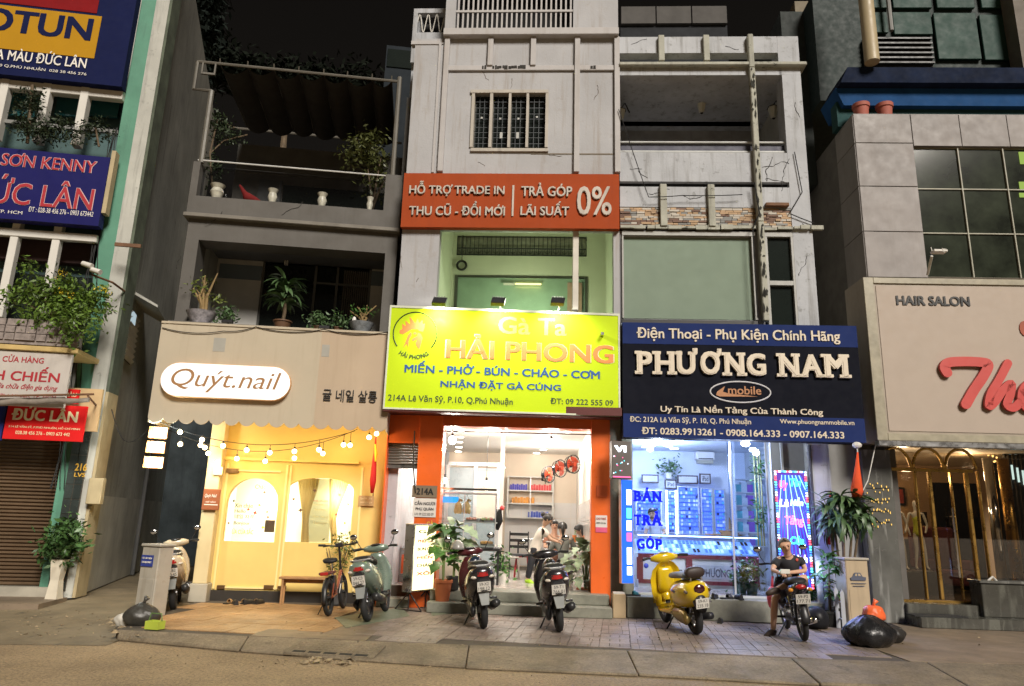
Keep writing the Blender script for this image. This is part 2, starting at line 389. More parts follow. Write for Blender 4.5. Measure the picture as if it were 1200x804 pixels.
# pavement: base body plus kerb stones and tiles
Kt = [gnd(x, y) for x, y in ((137,737),(330,747),(560,756),(760,763),(960,773),(1210,778))]
Ko = [gnd(x, y, -.06) for x, y in ((128,743),(330,762),(560,777),(760,786),(960,797),(1210,805))]
Kt.append(Kt[-1]+Vector((14,-1.2,0))); Ko.append(Ko[-1]+Vector((14,-1.2,0)))
pv = MB(); pv.slab([(p.x, p.y) for p in Kt] + [(22,15),(-5.33,15),(-5.33,13.05)], -.13,-.012)
pave = obj('pavement', pv, groutm, kind='structure', yaw=0)
def lerp(a, b, t): return a+(b-a)*t
def online(L, x):
 for a, b in zip(L, L[1:]):
  if a.x <= x <= b.x: return lerp(a, b, (x-a.x)/(b.x-a.x))
 return L[0] if x < L[0].x else L[-1]
x = Kt[0].x; k = 0
while x < 12:
 x2 = x + random.uniform(1.3,2.8); gp = .005
 a, b, c, d = online(Kt, x), online(Kt, x2), online(Ko, x2*.985), online(Ko, x*.985)
 jit = Vector((0, random.uniform(-.03,.02),0)); dz = random.uniform(-.045,-.03)
 mb = MB(); g2 = Vector((gp, 0,0))
 top = [d+g2+jit, c-g2+jit*.5, b-g2, a+g2]
 mb.add([Vector((p.x, p.y, -.13)) for p in top] + [Vector((top[0].x, top[0].y, -.055+dz)), Vector((top[1].x, top[1].y, -.055+dz)), Vector((top[2].x, top[2].y, .002)), Vector((top[3].x, top[3].y, .002))],
   [(3,2,1,0),(4,5,6,7),(0,1,5,4),(1,2,6,5),(2,3,7,6),(3,0,4,7)], True)
 obj('kerb_stone', mb, kerbm, pave, bev=.02, yaw=0); x = x2; k += 1
# tiles, laid along the kerb
TY = -8.5; FT = Fr(-5.0,12.9, TY); TS = .40
tm = None
tmb = MB(); h_ = TS/2-.004
tmb.box(-h_, h_, -h_, -h_+.1,-.012,0); tmb.box(-h_, h_, h_-.09, h_, -.012,0)
for k in range(3): tmb.box(-h_+k*.132,-h_+k*.132+.122,-h_+.106, h_-.096,-.012,0)
fr0 = gnd(440,735); x1w = gnd(962,770).x
def inside_front(p): return p.y > online(Kt, p.x).y + TS*.52
base_t = {}
for j in range(-14,3):
 for i in range(-1,46):
  u = i*TS; dd = j*TS + (0); p = FT.p(u, dd, 0)
  if not inside_front(p) or p.y > 13.25: continue
  if p.x < -5.2 + (12.9-p.y)*.12: continue
  if p.x > 4.9: continue
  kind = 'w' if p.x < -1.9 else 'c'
  if -2.35 < p.x < -1.75 or (-3.2 < p.x < -1.8 and p.y < 10.4): continue
  M = Matrix.Translation((p.x, p.y, random.uniform(-.003,.004))) @ Matrix.Rotation(radians(TY)+random.uniform(-.01,.01),4, 'Z') @ Matrix.Rotation(random.uniform(-.006,.006),4, 'X') @ Matrix.Rotation(random.choice((0, pi/2, pi, -pi/2)),4, 'Z')
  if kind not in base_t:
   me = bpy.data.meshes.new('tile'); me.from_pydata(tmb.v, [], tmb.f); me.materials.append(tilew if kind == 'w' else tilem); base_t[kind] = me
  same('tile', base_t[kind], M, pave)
# cement fillets beside the tiles, drain and cover plates
def gpoly(name, pxs, z0, z1, m, parent=pave, **k):
 mb = MB(); mb.slab([tuple(gnd(x, y).xy) for x, y in pxs], z0, z1); return obj(name, mb, m, parent, yaw=0, **k)
pts = [(-2.38,13.2),(-2.38,10.15),(-1.72,10.1),(-1.72,13.2)]
strip('cement_strip', pts, -.012,-.002, concm, pave)
strip('cement_patch', [(-3.2,10.42),(-3.2, online(Kt, -3.2).y+.03),(-1.72, online(Kt, -1.72).y+.03),(-1.72,10.06),(-2.4,10.14),(-2.4,10.42)], -.012,-.001, concm, pave)
strip('concrete_apron', [(4.9,13.3),(4.92, online(Kt, 4.9).y+.02)] + [(p.x, p.y+.01) for p in Kt if p.x > 4.95] + [(22,13.3)], -.012,-.001, concm, pave)
gpoly('cover_plate', [(392,724),(470,712),(480,722),(405,736)], -.01,.006, mat('green_grey_plate', (.13,.15,.1),.5, var=.2, bump=.5))
gpoly('cover_plate', [(505,716),(550,711),(553,716),(506,722)], -.01,.006, mat('green_grey_plate', (.1,.1,.1)))
dg = thing('drain', 'cast drain with five slots set in the kerb, below the bicycle', 'drain', gnd(380,762), radians(-9))
FDg = Fr(-2.60,9.235,-10.4)
zk = lambda v: -.086+v*.185
def kb(mb, u0, u1, v0, v1, t0, t1):
 mb.add([(u0, v0, zk(v0)+t0),(u1, v0, zk(v0)+t0),(u1, v1, zk(v1)+t0),(u0, v1, zk(v1)+t0),(u0, v0, zk(v0)+t1),(u1, v0, zk(v0)+t1),(u1, v1, zk(v1)+t1),(u0, v1, zk(v1)+t1)],
   [(0,3,2,1),(4,5,6,7),(0,1,5,4),(1,2,6,5),(2,3,7,6),(3,0,4,7)])
mb = MB(FDg); kb(mb, 0,1.12,.005,.43,-.03,.008); obj('drain_plate', mb, kerbm, dg, bev=.006)
for i in range(5): mb = MB(FDg); kb(mb, .1+i*.195,.255+i*.195,.02,.075,-.01,.0095); obj('slot', mb, dark, dg)
mb = MB(FDg)
for i in range(18):
 for j in range(4): u, v = .05+i*.058,.13+j*.065; kb(mb, u, u+.035, v, v+.035,.0,.013)
obj('stud', mb, kerbm, dg, kind='stuff')
# fallen leaves and litter along the gutter
lit = MB(); rr = random.Random(3)
for i in range(420):
 if i < 160: px_, py_ = rr.uniform(20,170), rr.uniform(708,750); z = -.05
 elif i < 260: px_, py_ = rr.gauss(390,40), rr.gauss(775,3); z = -.125
 elif i < 330: px_ = rr.uniform(140,1100); py_ = 748+(px_-137)*.05+rr.uniform(0,14)+14; z = -.125
 else: px_, py_ = rr.uniform(330,1180), rr.uniform(728,760); z = .006
 p = gnd(px_, py_, z); s_ = rr.uniform(.008,.03); a = rr.uniform(0,6.3); t_ = rr.uniform(.0,.02)
 c_, s2 = cos(a)*s_, sin(a)*s_
 lit.add([(p.x-c_, p.y-s2, p.z),(p.x+s2*.5, p.y-c_*.5, p.z+t_),(p.x+c_, p.y+s2, p.z+.004),(p.x-s2*.5, p.y+c_*.5, p.z)], [(0,1,2,3)], True)
for i in range(34):
 px_, py_ = (rr.uniform(125,172), rr.uniform(722,744)) if i < 20 else (rr.uniform(350,430), rr.uniform(772,779)); z = -.04 if i < 20 else -.12
 p = gnd(px_, py_, z); s_ = rr.uniform(.03,.07); a = rr.uniform(0,6.3); n_ = 5
 lit.add([(p.x+s_*cos(a+k*1.25)*rr.uniform(.6,1), p.y+s_*sin(a+k*1.25)*rr.uniform(.6,1), p.z+rr.uniform(.0,.035)) for k in range(n_)]+[(p.x, p.y, p.z+.04)], [(k, (k+1) % n_, n_) for k in range(n_)], True)
obj('leaf_litter', lit, mat('litter', (.26,.2,.12),.8, var=.5, vs=9), kind='stuff', label='scattered dry leaves and scraps of paper on the pavement and gutter', cat='litter')
clr = MB(); clr.add([(-30,-12,-.13),(30,-12,-.13),(30,-12.01,.0),(-30,-12.01,.0)], [(0,1,2,3)])

# ================================================================== foliage helpers
def leaf_mesh(name, L, Wd, m, bend=.35, n=4, notch=False):
 v = []; f = []
 for i in range(n+1):
  t = i/n; w_ = Wd*sin(pi*min(t*.92+.06,1))**.8 if i < n else .002
  if notch and i % 2 and i < n: w_ *= .55
  a = bend*t*1.6; x_ = L*(sin(a)/(bend*1.6) if bend else t); z_ = -L*(1-cos(a))/(bend*1.6) if bend else 0
  v += [(x_, -w_, z_+w_*.35),(x_, 0, z_),(x_, w_, z_+w_*.35)]
 for i in range(n):
  b = i*3; f += [(b, b+1, b+4, b+3),(b+1, b+2, b+5, b+4)]
 me = bpy.data.meshes.new(name); me.from_pydata(v, [], f); me.materials.append(m); me.shade_smooth(); return me
LM = {}
def leaf(kind):
 if kind not in LM:
  LM[kind] = {'long': lambda: leaf_mesh('leaf', .42,.04, leafd, .9,5), 'mid': lambda: leaf_mesh('leaf', .22,.035, leafg, .6),
     'big': lambda: leaf_mesh('leaf', .40,.15, leafg, .7,6, True), 'bigd': lambda: leaf_mesh('leaf', .36,.13, leafd, .7,6, True)}[kind]()
 return LM[kind]
def leaves(parent, c, n, kind, rad=.05, el=(10,80), sc=(.8,1.15), rng=None, h=0.0):
 rng = rng or random
 for i in range(n):
  a = rng.uniform(0,2*pi); e = radians(rng.uniform(*el)); s = rng.uniform(*sc)
  z = rng.uniform(0, h)
  M = Matrix.Translation((c[0]+cos(a)*rad, c[1]+sin(a)*rad, c[2]+z)) @ Matrix.Rotation(a, 4, 'Z') @ Matrix.Rotation(-e, 4, 'Y') @ Matrix.Rotation(rng.uniform(-.5,.5),4, 'X') @ Matrix.Scale(s, 4)
  same('leaf', leaf(kind), M, parent)
def foliage(name, blobs, n, size, m, parent=None, seed=1, droop=.3, **k):
 """many small leaves scattered in clumps through ellipsoids (centre, radii)"""
 rng = random.Random(seed); mb = MB()
 vol = [b[1][0]*b[1][1]*b[1][2] for b in blobs]; tot = sum(vol)
 for (c, r), v in zip(blobs, vol):
  nc = max(3, int(n*v/tot/14))
  for _ in range(nc):
   q = Vector((rng.gauss(0,1), rng.gauss(0,1), rng.gauss(0,1))).normalized()*rng.uniform(.35,1.02)
   cc = Vector((c[0]+q.x*r[0], c[1]+q.y*r[1], c[2]+q.z*r[2]))
   for _ in range(14):
    d = Vector((rng.gauss(0,1), rng.gauss(0,1), rng.gauss(0,.8)-droop)).normalized(); L = size*rng.uniform(.6,1.3)
    o_ = cc+Vector((rng.gauss(0,1), rng.gauss(0,1), rng.gauss(0,1)))*size*.8; s_ = d.cross(Vector((rng.gauss(0,1), rng.gauss(0,1),1))).normalized()*L*.2
    mb.add([o_, o_+d*L*.5+s_, o_+d*L, o_+d*L*.5-s_], [(0,1,2,3)], True)
 return obj(name, mb, m, parent, **k)
def pot(name, c, r, h, m, parent, taper=.75, sq=1.0, n=16):
 mb = MB(); mb.lathe(c, [(r*taper, 0),(r*.97, h*.85),(r*1.08, h*.86),(r*1.08, h),(r*.92, h),(r*.9, h*.9)], n, sq); obj(name, mb, m, parent, smooth=30)
 mb = MB(); mb.lathe(c, [(.01, h*.9),(r*.9, h*.9),(r*.88, h*.905),(.01, h*.93)], n, sq); obj('soil', mb, mat('soil', (.03,.02,.012),.95), parent)

# ================================================================== A: teal house, far left
A = thing('shophouse', 'narrow teal painted shop house with a rolled down brown shutter at the far left', 'building', FA.p(0,0,0), FA.yaw)
def P(fr, name, px, d0, d1, m, parent, **k):
 mb = MB(fr); mb.pbox(*px, d0, d1); return obj(name, mb, m, parent, **k)
aL, aR = FA.X(-120,400), FA.X(138,390); aT = 14.0
zf = .12
# masonry body
mb = MB(FA); ub = [(aL, 1.2),((FA.I @ FS.p(1.2,.05,0)).x-.02,1.2),((FA.I @ FS.p(8.8,.1,0)).x-.05,(FA.I @ FS.p(8.8,.1,0)).y),(aL, 9)]
mb.slab(ub, 3.05, aT); obj('upper_body', mb, sidem, A)
mb = MB(FS); mb.box(0.0,9.0,.0,.25,0, aT); obj('side_wall', mb, sidem, A)
mb = MB(FS); mb.box(0.05,9.0,-.012,.0,0, FS.Z(130,592)*.98 if False else 1.75); obj('wall_dado', mb, mat('dado_render', (.55,.54,.48),.8, var=.25, vs=1, bump=.3, streak=.3), A)
mb = bA(FA.X(98,390), FA.X(129,390),0,.5,0, aT); obj('pilaster', mb, teal, A)
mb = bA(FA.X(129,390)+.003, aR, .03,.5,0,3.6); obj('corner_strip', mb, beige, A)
mb = bA(FA.X(129,390)+.003, aR, .03,.5,3.603, aT); obj('corner_strip', mb, mat('dimmed_corner', (.10,.12,.085),.85, var=.35, streak=.6, scol=(.05,.06,.04)), A)  # upper strip darkened in its colour for the weaker light higher up
# tiled column: separate dark tiles
u0, u1 = FA.X(76,580), FA.X(96,580); z0, z1 = zf, FA.Z(95,500)
mb = bA(u0, u1,-.05,.4, z0, z1); tc = obj('tile_column', mb, groutm, A)
dt = mat('dark_glazed_tile', (.035,.045,.042),.25, var=.25, rnd=.3)
nz = 11
for i in range(nz):
 for j in range(2):
  mb = MB(FA); a = u0+(u1-u0)*j/2; mb.box(a+.006, a+(u1-u0)/2-.006,-.062,-.048, z0+(z1-z0)*i/nz+.006, z0+(z1-z0)*(i+1)/nz-.006); obj('tile', mb, dt, tc)
# shutter of separate slats
sh_m = mat('brown_shutter_slat', (.19,.125,.075),.45, var=.15, metal=.3, rnd=.08, streak=.3)
z0, z1 = zf+.06, FA.Z(40,513); n = 40; hgt = (z1-z0)/n; base = None
sx0, sx1 = aL, u0-.0
sht = MB(FA); sht.box(sx0, sx1,.14,.2, z0, z1); shut = obj('shutter', sht, dark, A)
for i in range(n):
 mb = MB(FA); z = z0+i*hgt
 mb.add([(sx0,.12, z+.004),(sx1,.12, z+.004),(sx1,.085, z+hgt*.45),(sx0,.085, z+hgt*.45),(sx0,.12, z+hgt-.004),(sx1,.12, z+hgt-.004),(sx0,.135, z+hgt-.004),(sx1,.135, z+hgt-.004),(sx0,.135, z+.004),(sx1,.135, z+.004)],
   [(0,1,3,2),(2,3,5,4),(4,5,7,6),(6,7,9,8),(8,9,1,0),(0,2,4,6,8),(1,9,7,5,3)])
 if base is None: base = obj('slat', mb, sh_m, shut)
 else: same('slat', base, Matrix.Translation((0,0, i*hgt)) @ WM[base.name], shut)
mb = bA(aL, FA.X(72,690),-.08,.3,0, zf+.055); obj('threshold', mb, mat('pale_sill', (.4,.37,.3),.7, var=.2), A)
mb = bA(aL, FA.X(74,700)+.1,-1.1,-.08,-.1,.02); obj('forecourt', mb, concm, kind='structure')
mb = bA(aL, u1,.0,.45, FA.Z(40,513)+.003,3.05); obj('lintel', mb, mat('lintel_dark', (.05,.045,.035),.6), A)
# balcony
P(FA, 'balcony_slab', (-120,402,92,408),-.95,.0, mat('yellowish_slab', (.5,.36,.14),.6, var=.2), A, bev=.01)
bal = P(FA, 'balcony_parapet', (-120,378,93,401),-.93,-.75, mat('rough_stone', (.25,.21,.19),.85, var=.3, vs=9, bump=1, bs=18), A)
mb = MB(FA); a = FA.r(20,376,93,401,-.93)
for i in range(9):
 for j in range(3):
  hh = (a[3]-a[2])/3; uu = FA.X(-20+i*12.6,390,-.93); mb = MB(FA)
  mb.box(uu+random.uniform(.0,.03), uu+.17,-.955-random.uniform(0,.02),-.925, a[2]+hh*j+.006, a[2]+hh*(j+1)-.006); obj('stone', mb, mat('rough_stone', (.2,.2,.2)), bal)
# first-floor glazing: dark recess, teal band, white mullions
mb = MB(FA); b = FA.r(-120,268,115,378,.6); mb.box(aL, FA.X(98,390),.6,.7, b[2]-.4, b[3]+.3); obj('back_wall', mb, mat('dim_teal_wall', (.05,.10,.10),.6, var=.2), A)
P(FA, 'awning_board', (-120,276,112,302),.35,.55, mat('maroon_board', (.035,.012,.01),.7), A)
P(FA, 'window', (-120,318,108,372),.5,.58, darkg, A)
P(FA, 'transom_beam', (-120,266,115,275),-.12,.0, white, A, bev=.01)
for (xa, xb) in ((-42,-31),(10,21),(60,70)):
 z_ = FA.r(xa, 262, xb, 378); uu = FA.X((xa+xb)/2,300); wd = .07
 mb = bA(uu-wd, uu+wd, -.1,.05, FA.Z(50,376), FA.Z(50,258)); obj('mullion', mb, white, A, bev=.008)
# second-floor glazing
mb = bA(aL, FA.X(98,390),.55,.65, FA.Z(50,255)+.2, FA.Z(50,80)); obj('back_wall', mb, mat('dim_teal_wall', (.05,.1,.1)), A)
P(FA, 'transom_beam', (-120,92,146,103),-.12,.05, white, A, bev=.01)
P(FA, 'transom_rail', (-120,140,140,144),-.02,.05, mat('dull_rail', (.2,.2,.19)), A)
for xa in (-48,6,56,101):
 uu = FA.X(xa, 120); mb = bA(uu-.075, uu+.075,-.14,.05, FA.Z(50,170), FA.Z(50,88)); obj('mullion', mb, white, A, bev=.008)
for xa in (10,66,106):
 a = FA.r(xa, 108, xa+34,136,.3); mb = bA(a[0], a[1], .3,.36, a[2], a[3]); obj('window', mb, mat('teal_glass', (.02,.10,.11),.1), A)
# side wall details
c_ = thing('door_canopy', 'small dark sloping canopy over the alley window of the teal house', 'canopy', FS.q(165,345,-.05), FS.yaw)
a = FS.px(152,338,0); b = FS.px(190,372,0)
u0, u1 = min(a[0], b[0]), max(a[0], b[0]); zc = a[1]
mb = MB(FS); mb.add([(u0,0, zc),(u0+1.6,0, zc),(u0+1.6,-.55, zc-.28),(u0,-.55, zc-.28),(u0,0, zc-.06),(u0+1.6,0, zc-.06),(u0+1.6,-.55, zc-.33),(u0,-.55, zc-.33)], [(0,1,2,3),(4,7,6,5),(0,3,7,4),(1,5,6,2),(3,2,6,7),(0,4,5,1)])
obj('canopy_sheet', mb, sidem, c_)
sw = MB(FS); zz = zc-.35; sw.box(u0+.15, u0+1.0,-.03,.02, zz-1.0, zz); swn = obj('side_window', sw, dark, A)
for i in range(9):
 mb = MB(FS); mb.add([(u0+.15,-.035, zz-1+i*.11),(u0+1,-.035, zz-1+i*.11),(u0+1,-.09, zz-1+i*.11+.06),(u0+.15,-.09, zz-1+i*.11+.06),(u0+.15,-.035, zz-1+i*.11+.012),(u0+1,-.035, zz-1+i*.11+.012),(u0+1,-.09, zz-.93+i*.11),(u0+.15,-.09, zz-.93+i*.11)],
  [(0,3,2,1),(4,5,6,7),(0,1,5,4),(3,7,6,2),(1,2,6,5),(0,4,7,3)]); obj('louvre', mb, white, swn)
mb = MB(FS); mb.box(u0+.2, u0+.5,-.1,-.06, zz-.28, zz-.06); obj('sign_plate', mb, glow('dim_window_glow', (.6,.75,.8),.35), swn)
# meter box and cables on the corner
P(FA, 'meter_box', (102,560,119,591),-.12,.03, beige, None, label='cream electricity meter box on the corner of the teal house', cat='meter box', bev=.01)
rr = random.Random(5)
cbm = MB(FA)
for k in range(5):
 path = []; xx = 128+k*3.0
 for i in range(26):
  y_ = 150+i*17; path.append(Vector((FA.X(xx-(y_-150)*.16+3*sin(i*.9+k), y_, -.03),-.04, FA.Z(xx, y_, -.03)))) 
 cbm.tube(path, .008,5)
obj('cable_bundle', cbm, wirem, None, label='loose black cables running down the corner of the teal house', cat='cable')
cb2 = MB(FA)
pth = []
for i in range(18):
 t = i/17; a0, a1 = FA.q(131,480,-.1), FB.q(178,500,-.7); q_ = lerp(a0, a1, t); q_.z -= .5*sin(pi*t)*(1-.3*t); pth.append(FA.I @ q_)
cb2.tube(pth, .009,5)
obj('sagging_cable', cb2, wirem, None, label='black cable sagging across the alley to the lit box lamps', cat='cable')
P(FA, 'bracket_arm', (134,285,165,289),-.5,-.46, rust, None, label='rusty bracket arm sticking out over the alley high on the teal house', cat='bracket')
# signs
s = thing('signboard', 'dark blue and yellow paint signboard at the top left corner', 'sign', FA.q(70,92,-.3), FA.yaw)
P(FA, 'board', (-130,-30,155,88),-.3,-.1, navy, s)
P(FA, 'yellow_field', (-90,7,117,58),-.312,-.301, mat('yellow_vinyl', (.42,.22,.012),.75, var=.04), s)  # sign colours darkened to stand for less light at this height
P(FA, 'red_strip', (-90,-12,117,4),-.312,-.301, mat('dark_red_vinyl', (.2,.008,.01),.75), s)
text('JOTUN', FA, -40,13,109,49,-.315, navy, s, bold=.03)
text('PHA MÀU ĐỨC LÂN', FA, -22,58,103,74,-.315, txw, s, bold=.012)
text('214 LÊ VĂN SỸ P.10 Q.PHÚ NHUẬN  028 38 456 276', FA, -60,76,103,81,-.315, txw, s)
s = thing('signboard', 'blue banner sign with red letters edged white, second from the top at far left', 'sign', FA.q(60,255,-.35), FA.yaw)
P(FA, 'board', (-120,173,124,256),-.35,-.15, mat('blue_banner', (.014,.014,.10),.5, var=.08), s)  # banner blue also lowered in tone for the fainter light up here
P(FA, 'side_trim', (125,176,130,250),-.33,-.15, beige, s)
redt = mat('red_lettering', (.38,.02,.03),.5, var=.05); pinkt = mat('pink_edge', (.6,.42,.42),.5, var=.04)
for (st, b_) in (('MÀU SƠN KENNY', (-48,178,115,197)),('ĐỨC LÂN', (-38,206,112,242))):
 text(st, FA, *b_, -.355, pinkt, s, bold=.028 if b_[1] < 200 else .024); text(st, FA, b_[0]+1, b_[1]+.6, b_[2]-1, b_[3]-.6,-.360, redt, s, bold=.006)
text('PHÚ NHUẬN - TP. HCM', FA, -60,243,27,249,-.355, txw, s)
text('ĐT : 028-38 456 276 - 0903 673442', FA, 33,245,110,251,-.355, txw, s)
s = thing('signboard', 'white metal sign with red lettering above the rolled awning at far left', 'sign', FA.q(30,478,-.9), FA.yaw)
mb = MB(FA); a = FA.px(-120,405,-.9); b = FA.px(80,415,-.9); c = FA.px(72,478,-.9)
mb.box(a[0], c[0]+.03,-.9,-.84, c[1], b[1]); obj('board', mb, mat('white_enamel', (.5,.46,.42),.45, var=.05, streak=.15), s)
text('CỬA HÀNG', FA, 3,416,52,425,-.902, redt, s, bold=.015)
text('MINH CHIẾN', FA, -42,428,71,446,-.902, redt, s, bold=.02)
text('Mua bán và sửa chữa điện gia dụng', FA, -45,449,68,457,-.902, redt, s, shear=.3, bold=.008)
text('Lê Văn Sỹ, P.10, Q. Phú Nhuận, TP. HCM', FA, -62,461,66,465,-.902, redt, s)
s = thing('signboard', 'bright red sign with white letters just above the brown shutter', 'sign', FA.q(50,517,-.6), FA.yaw)
P(FA, 'board', (6,474,99,516),-.6,-.54, mat('red_vinyl', (.62,.015,.015),.75, var=.04), s)
P(FA, 'upper_board', (70,456,92,473),-.585,-.54, mat('red_vinyl', (.62,.015,.015)), s)
P(FA, 'blue_board', (-100,470,5,514),-.59,-.54, mat('blue_vinyl', (.02,.03,.16),.75), s)
P(FA, 'backing_panel', (72,455,117,505),-.36,-.3, mat('peach_board', (.5,.35,.18),.6, var=.12), s)
cr = mat('cream_letter', (.8,.68,.42),.4, var=.03)
text('ĐỨC LÂN', FA, 14,476,92,494,-.602, cr, s, bold=.03)
text('214 LÊ VĂN SỸ, P.PHÚ NHUẬN, HỒ CHÍ MINH', FA, 10,499,94,503,-.602, cr, s, bold=.006)
text('028.38 456 276 - 0903 673 442', FA, 18,506,82,510,-.602, cr, s, bold=.006)
text('MÀU', FA, 76,459,90,465,-.587, cr, s, bold=.02)
mb = MB(FA); rw = []
for i in range(20):
 t = i/19; x_ = lerp(-120,104, t); rw.append(Vector((FA.X(x_, 470,-1.0),-1.0+.01*sin(i*2), FA.Z(x_, 475-6*t, -1.0)+.01*sin(i*1.7))))
mb.tube(rw, [.075-.035*i/19+.006*sin(i*2.3) for i in range(20)], 10)
s = thing('rolled_awning', 'grey rolled up awning on its pole between the red and the white sign', 'awning', FA.q(50,475,-1), FA.yaw)
obj('cloth_roll', mb, mat('grey_canvas', (.22,.19,.16),.8, var=.25, vs=8, bump=.5), s, smooth=True)
mb = MB(FA); mb.tube([FA.I @ FA.q(-100,466,-.97), FA.I @ FA.q(110,462,-.97)], .02,6); mb.tube([FA.I @ FA.q(103,464,-.97), FA.I @ FA.q(117,480,-.05)], .018,6); obj('pole', mb, rust, s)
s = text('216', FA, 88,543,102,552,-.066, mat('gold_letter', (.6,.35,.05),.4), None, name='house_number', bold=.02, split=False); props(s, 'gold house number 216 on the dark tiled column', 'house number')
text('LVS', FA, 87,554,100,559,-.066, mat('gold_letter', (.6,.35,.05)), s, bold=.02)
# spotlights under the balcony plants
s = thing('cctv_camera', 'white security cameras on a bracket above the leafy balcony', 'camera', FA.q(108,316,-.9), FA.yaw)
for (xx, yy, nm) in ((103,311, 'camera_body'),(113,318, 'camera_body')):
 p = FA.I @ FA.q(xx, yy, -.9); mb = MB(FA); mb.cyl(p+Vector((-.09,0,.03)), p+Vector((.09,-.05,-.03)),.045,.05,12); obj(nm, mb, white, s, smooth=40)
p = FA.I @ FA.q(108,322,-.85); mb = MB(FA); mb.tube([p, p+Vector((.2,.4,0)), p+Vector((.25,.85,-.02))], .02,6); obj('bracket', mb, rust, s)
# plants on the teal house
def blob(fr, x, y, d, rx, ry): 
 p = fr.q(x, y, d); k = (p-CAMP).dot(cF)/FP; return ((p.x, p.y, p.z),(rx*k, min(rx, ry)*k*.8, ry*k))
s = thing('balcony_shrub', 'leafy green shrub with yellow flowers spilling over the stone balcony at far left', 'shrub', FA.q(70,385,-.8), FA.yaw)
mb = MB(FA); p = FA.I @ FA.q(70,392,-.7)
for q in ((20,350),(50,340),(80,335),(110,360),(65,370),(38,330)):
 e = FA.I @ FA.q(*q, -.75); mb.tube([p, (p+e)/2+Vector((0,-.05,.1)), e], [.025,.018,.008], 6)
obj('stem', mb, bark, s)
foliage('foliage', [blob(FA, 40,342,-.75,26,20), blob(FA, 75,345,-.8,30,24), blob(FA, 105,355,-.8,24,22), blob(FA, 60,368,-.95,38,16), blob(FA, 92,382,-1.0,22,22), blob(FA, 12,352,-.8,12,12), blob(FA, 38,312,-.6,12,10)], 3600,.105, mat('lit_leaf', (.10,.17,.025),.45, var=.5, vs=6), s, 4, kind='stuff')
foliage('flowers', [blob(FA, 75,320,-.95,10,5), blob(FA, 122,338,-1.0,6,5), blob(FA, 70,345,-1.1,16,8)], 50,.045, mat('yellow_petal', (.6,.45,.02),.5), s, 6, kind='stuff')
s = thing('window_plant', 'dark climbing plant in front of the upper windows at top left', 'plant', FA.q(35,165,-.3), FA.yaw)
mb = MB(FA); mb.tube([FA.I @ FA.q(32,168,-.3), FA.I @ FA.q(35,135,-.32), FA.I @ FA.q(38,100,-.3)], .03,6); obj('stem', mb, bark, s)
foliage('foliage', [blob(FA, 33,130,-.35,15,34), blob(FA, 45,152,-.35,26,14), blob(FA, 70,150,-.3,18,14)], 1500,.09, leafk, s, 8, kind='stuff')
s = thing('window_plant', 'small dark shrub at the right end of the upper windows at top left', 'plant', FA.q(120,165,-.3), FA.yaw)
mb = MB(FA); mb.tube([FA.I @ FA.q(116,172,-.3), FA.I @ FA.q(112,150,-.3)], .02,6); obj('stem', mb, bark, s)
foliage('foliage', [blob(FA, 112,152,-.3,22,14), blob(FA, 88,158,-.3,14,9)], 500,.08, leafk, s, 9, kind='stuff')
# potted plant before the shutter
p = FA.p(FA.X(64,695,-.32),-.32,.02); s = thing('potted_plant', 'bushy green plant in a tall white square pot beside the brown shutter', 'plant', p, 0)
mb = MB(); mb.lathe(p, [(.135,0),(.10,.3),(.14,.62),(.15,.63),(.13,.63),(.12,.58),(.01,.57)], 4); obj('pot', mb, mat('white_ceramic', (.66,.6,.48),.35), s)
foliage('foliage', [((p.x, p.y, .92),(.24,.22,.24)),((p.x+.08, p.y, 1.05),(.2,.18,.18)),((p.x-.1, p.y, .8),(.15,.15,.12))], 900,.14, mat('shrub_leaf', (.05,.11,.03),.45, var=.5, vs=9), s, 12, kind='stuff', droop=-.1)
mb = MB(); 
for a in range(5): mb.tube([p+Vector((0,0,.55)), p+Vector((.1*cos(a*1.3),.1*sin(a*1.3),.95))], .01,5)
obj('stem', mb, bark, s)
# ================================================================== B: nail salon house
B = thing('shophouse', 'dark grey house with open terraces above the yellow nail salon', 'building', FB.p(1.5,0,0), FB.yaw)
bL, bR = FB.X(226,690), FB.X(441,690)
aw = -.95                                   # front of the awning box
awT = FB.Z(320,384, aw)                    # its top
shT = awT-.1
GW = .22
# shop front
zd = FB.Z(330,693,.12)                    # top of the dark plinth
mb = bB(bL, bR, .1,.4,-.05, zd); obj('plinth', mb, mat('dark_plinth', (.03,.025,.02),.5), B)
pr = FB.X(249,640); mb = bB(bL, pr, -.08,.35, zd+.12, shT); obj('pier', mb, creamy, B, bev=.01)
mb = bB(bL-.03, pr+.03,-.12,.35,-.02, zd+.12); obj('pier_base', mb, mat('grey_base', (.42,.38,.3),.6, var=.1), B, bev=.01)
fL, fR = pr, bR
W1 = FB.r(264,576,324,635,.15); W2 = FB.r(334,578,412,636,.15)
t1 = FB.Z(292,560,.15); t2 = FB.Z(372,560,.15)
mb = MB(FB); mb.wall(fL, fR, zd, shT, [(W1[0], W1[1], W1[2], t1),(W2[0], W2[1], W2[2], t2)], .15,.25)
def arch_fill(mb, w, top, spring, e=1.0):
 c = (w[0]+w[1])/2; hw = (w[1]-w[0])/2; n = 14
 for sgn in (-1,1):
  pts = []
  for i in range(n+1):
   a = pi/2*i/n; pts.append((c+sgn*hw*cos(a)**e, spring+(top-spring)*sin(a)**e))
  cx = (c+sgn*hw, top)
  for p, q in zip(pts, pts[1:]):
   tri = [cx, p, q] if sgn > 0 else [cx, q, p]
   tri = [cx, q, p] if sgn > 0 else [cx, p, q]
   mb.prism(tri, .15,.25)
arch_fill(mb, W1, t1, FB.Z(292,590,.15)); arch_fill(mb, W2, t2, FB.Z(372,574,.15))
obj('front_wall', mb, yellow, B)
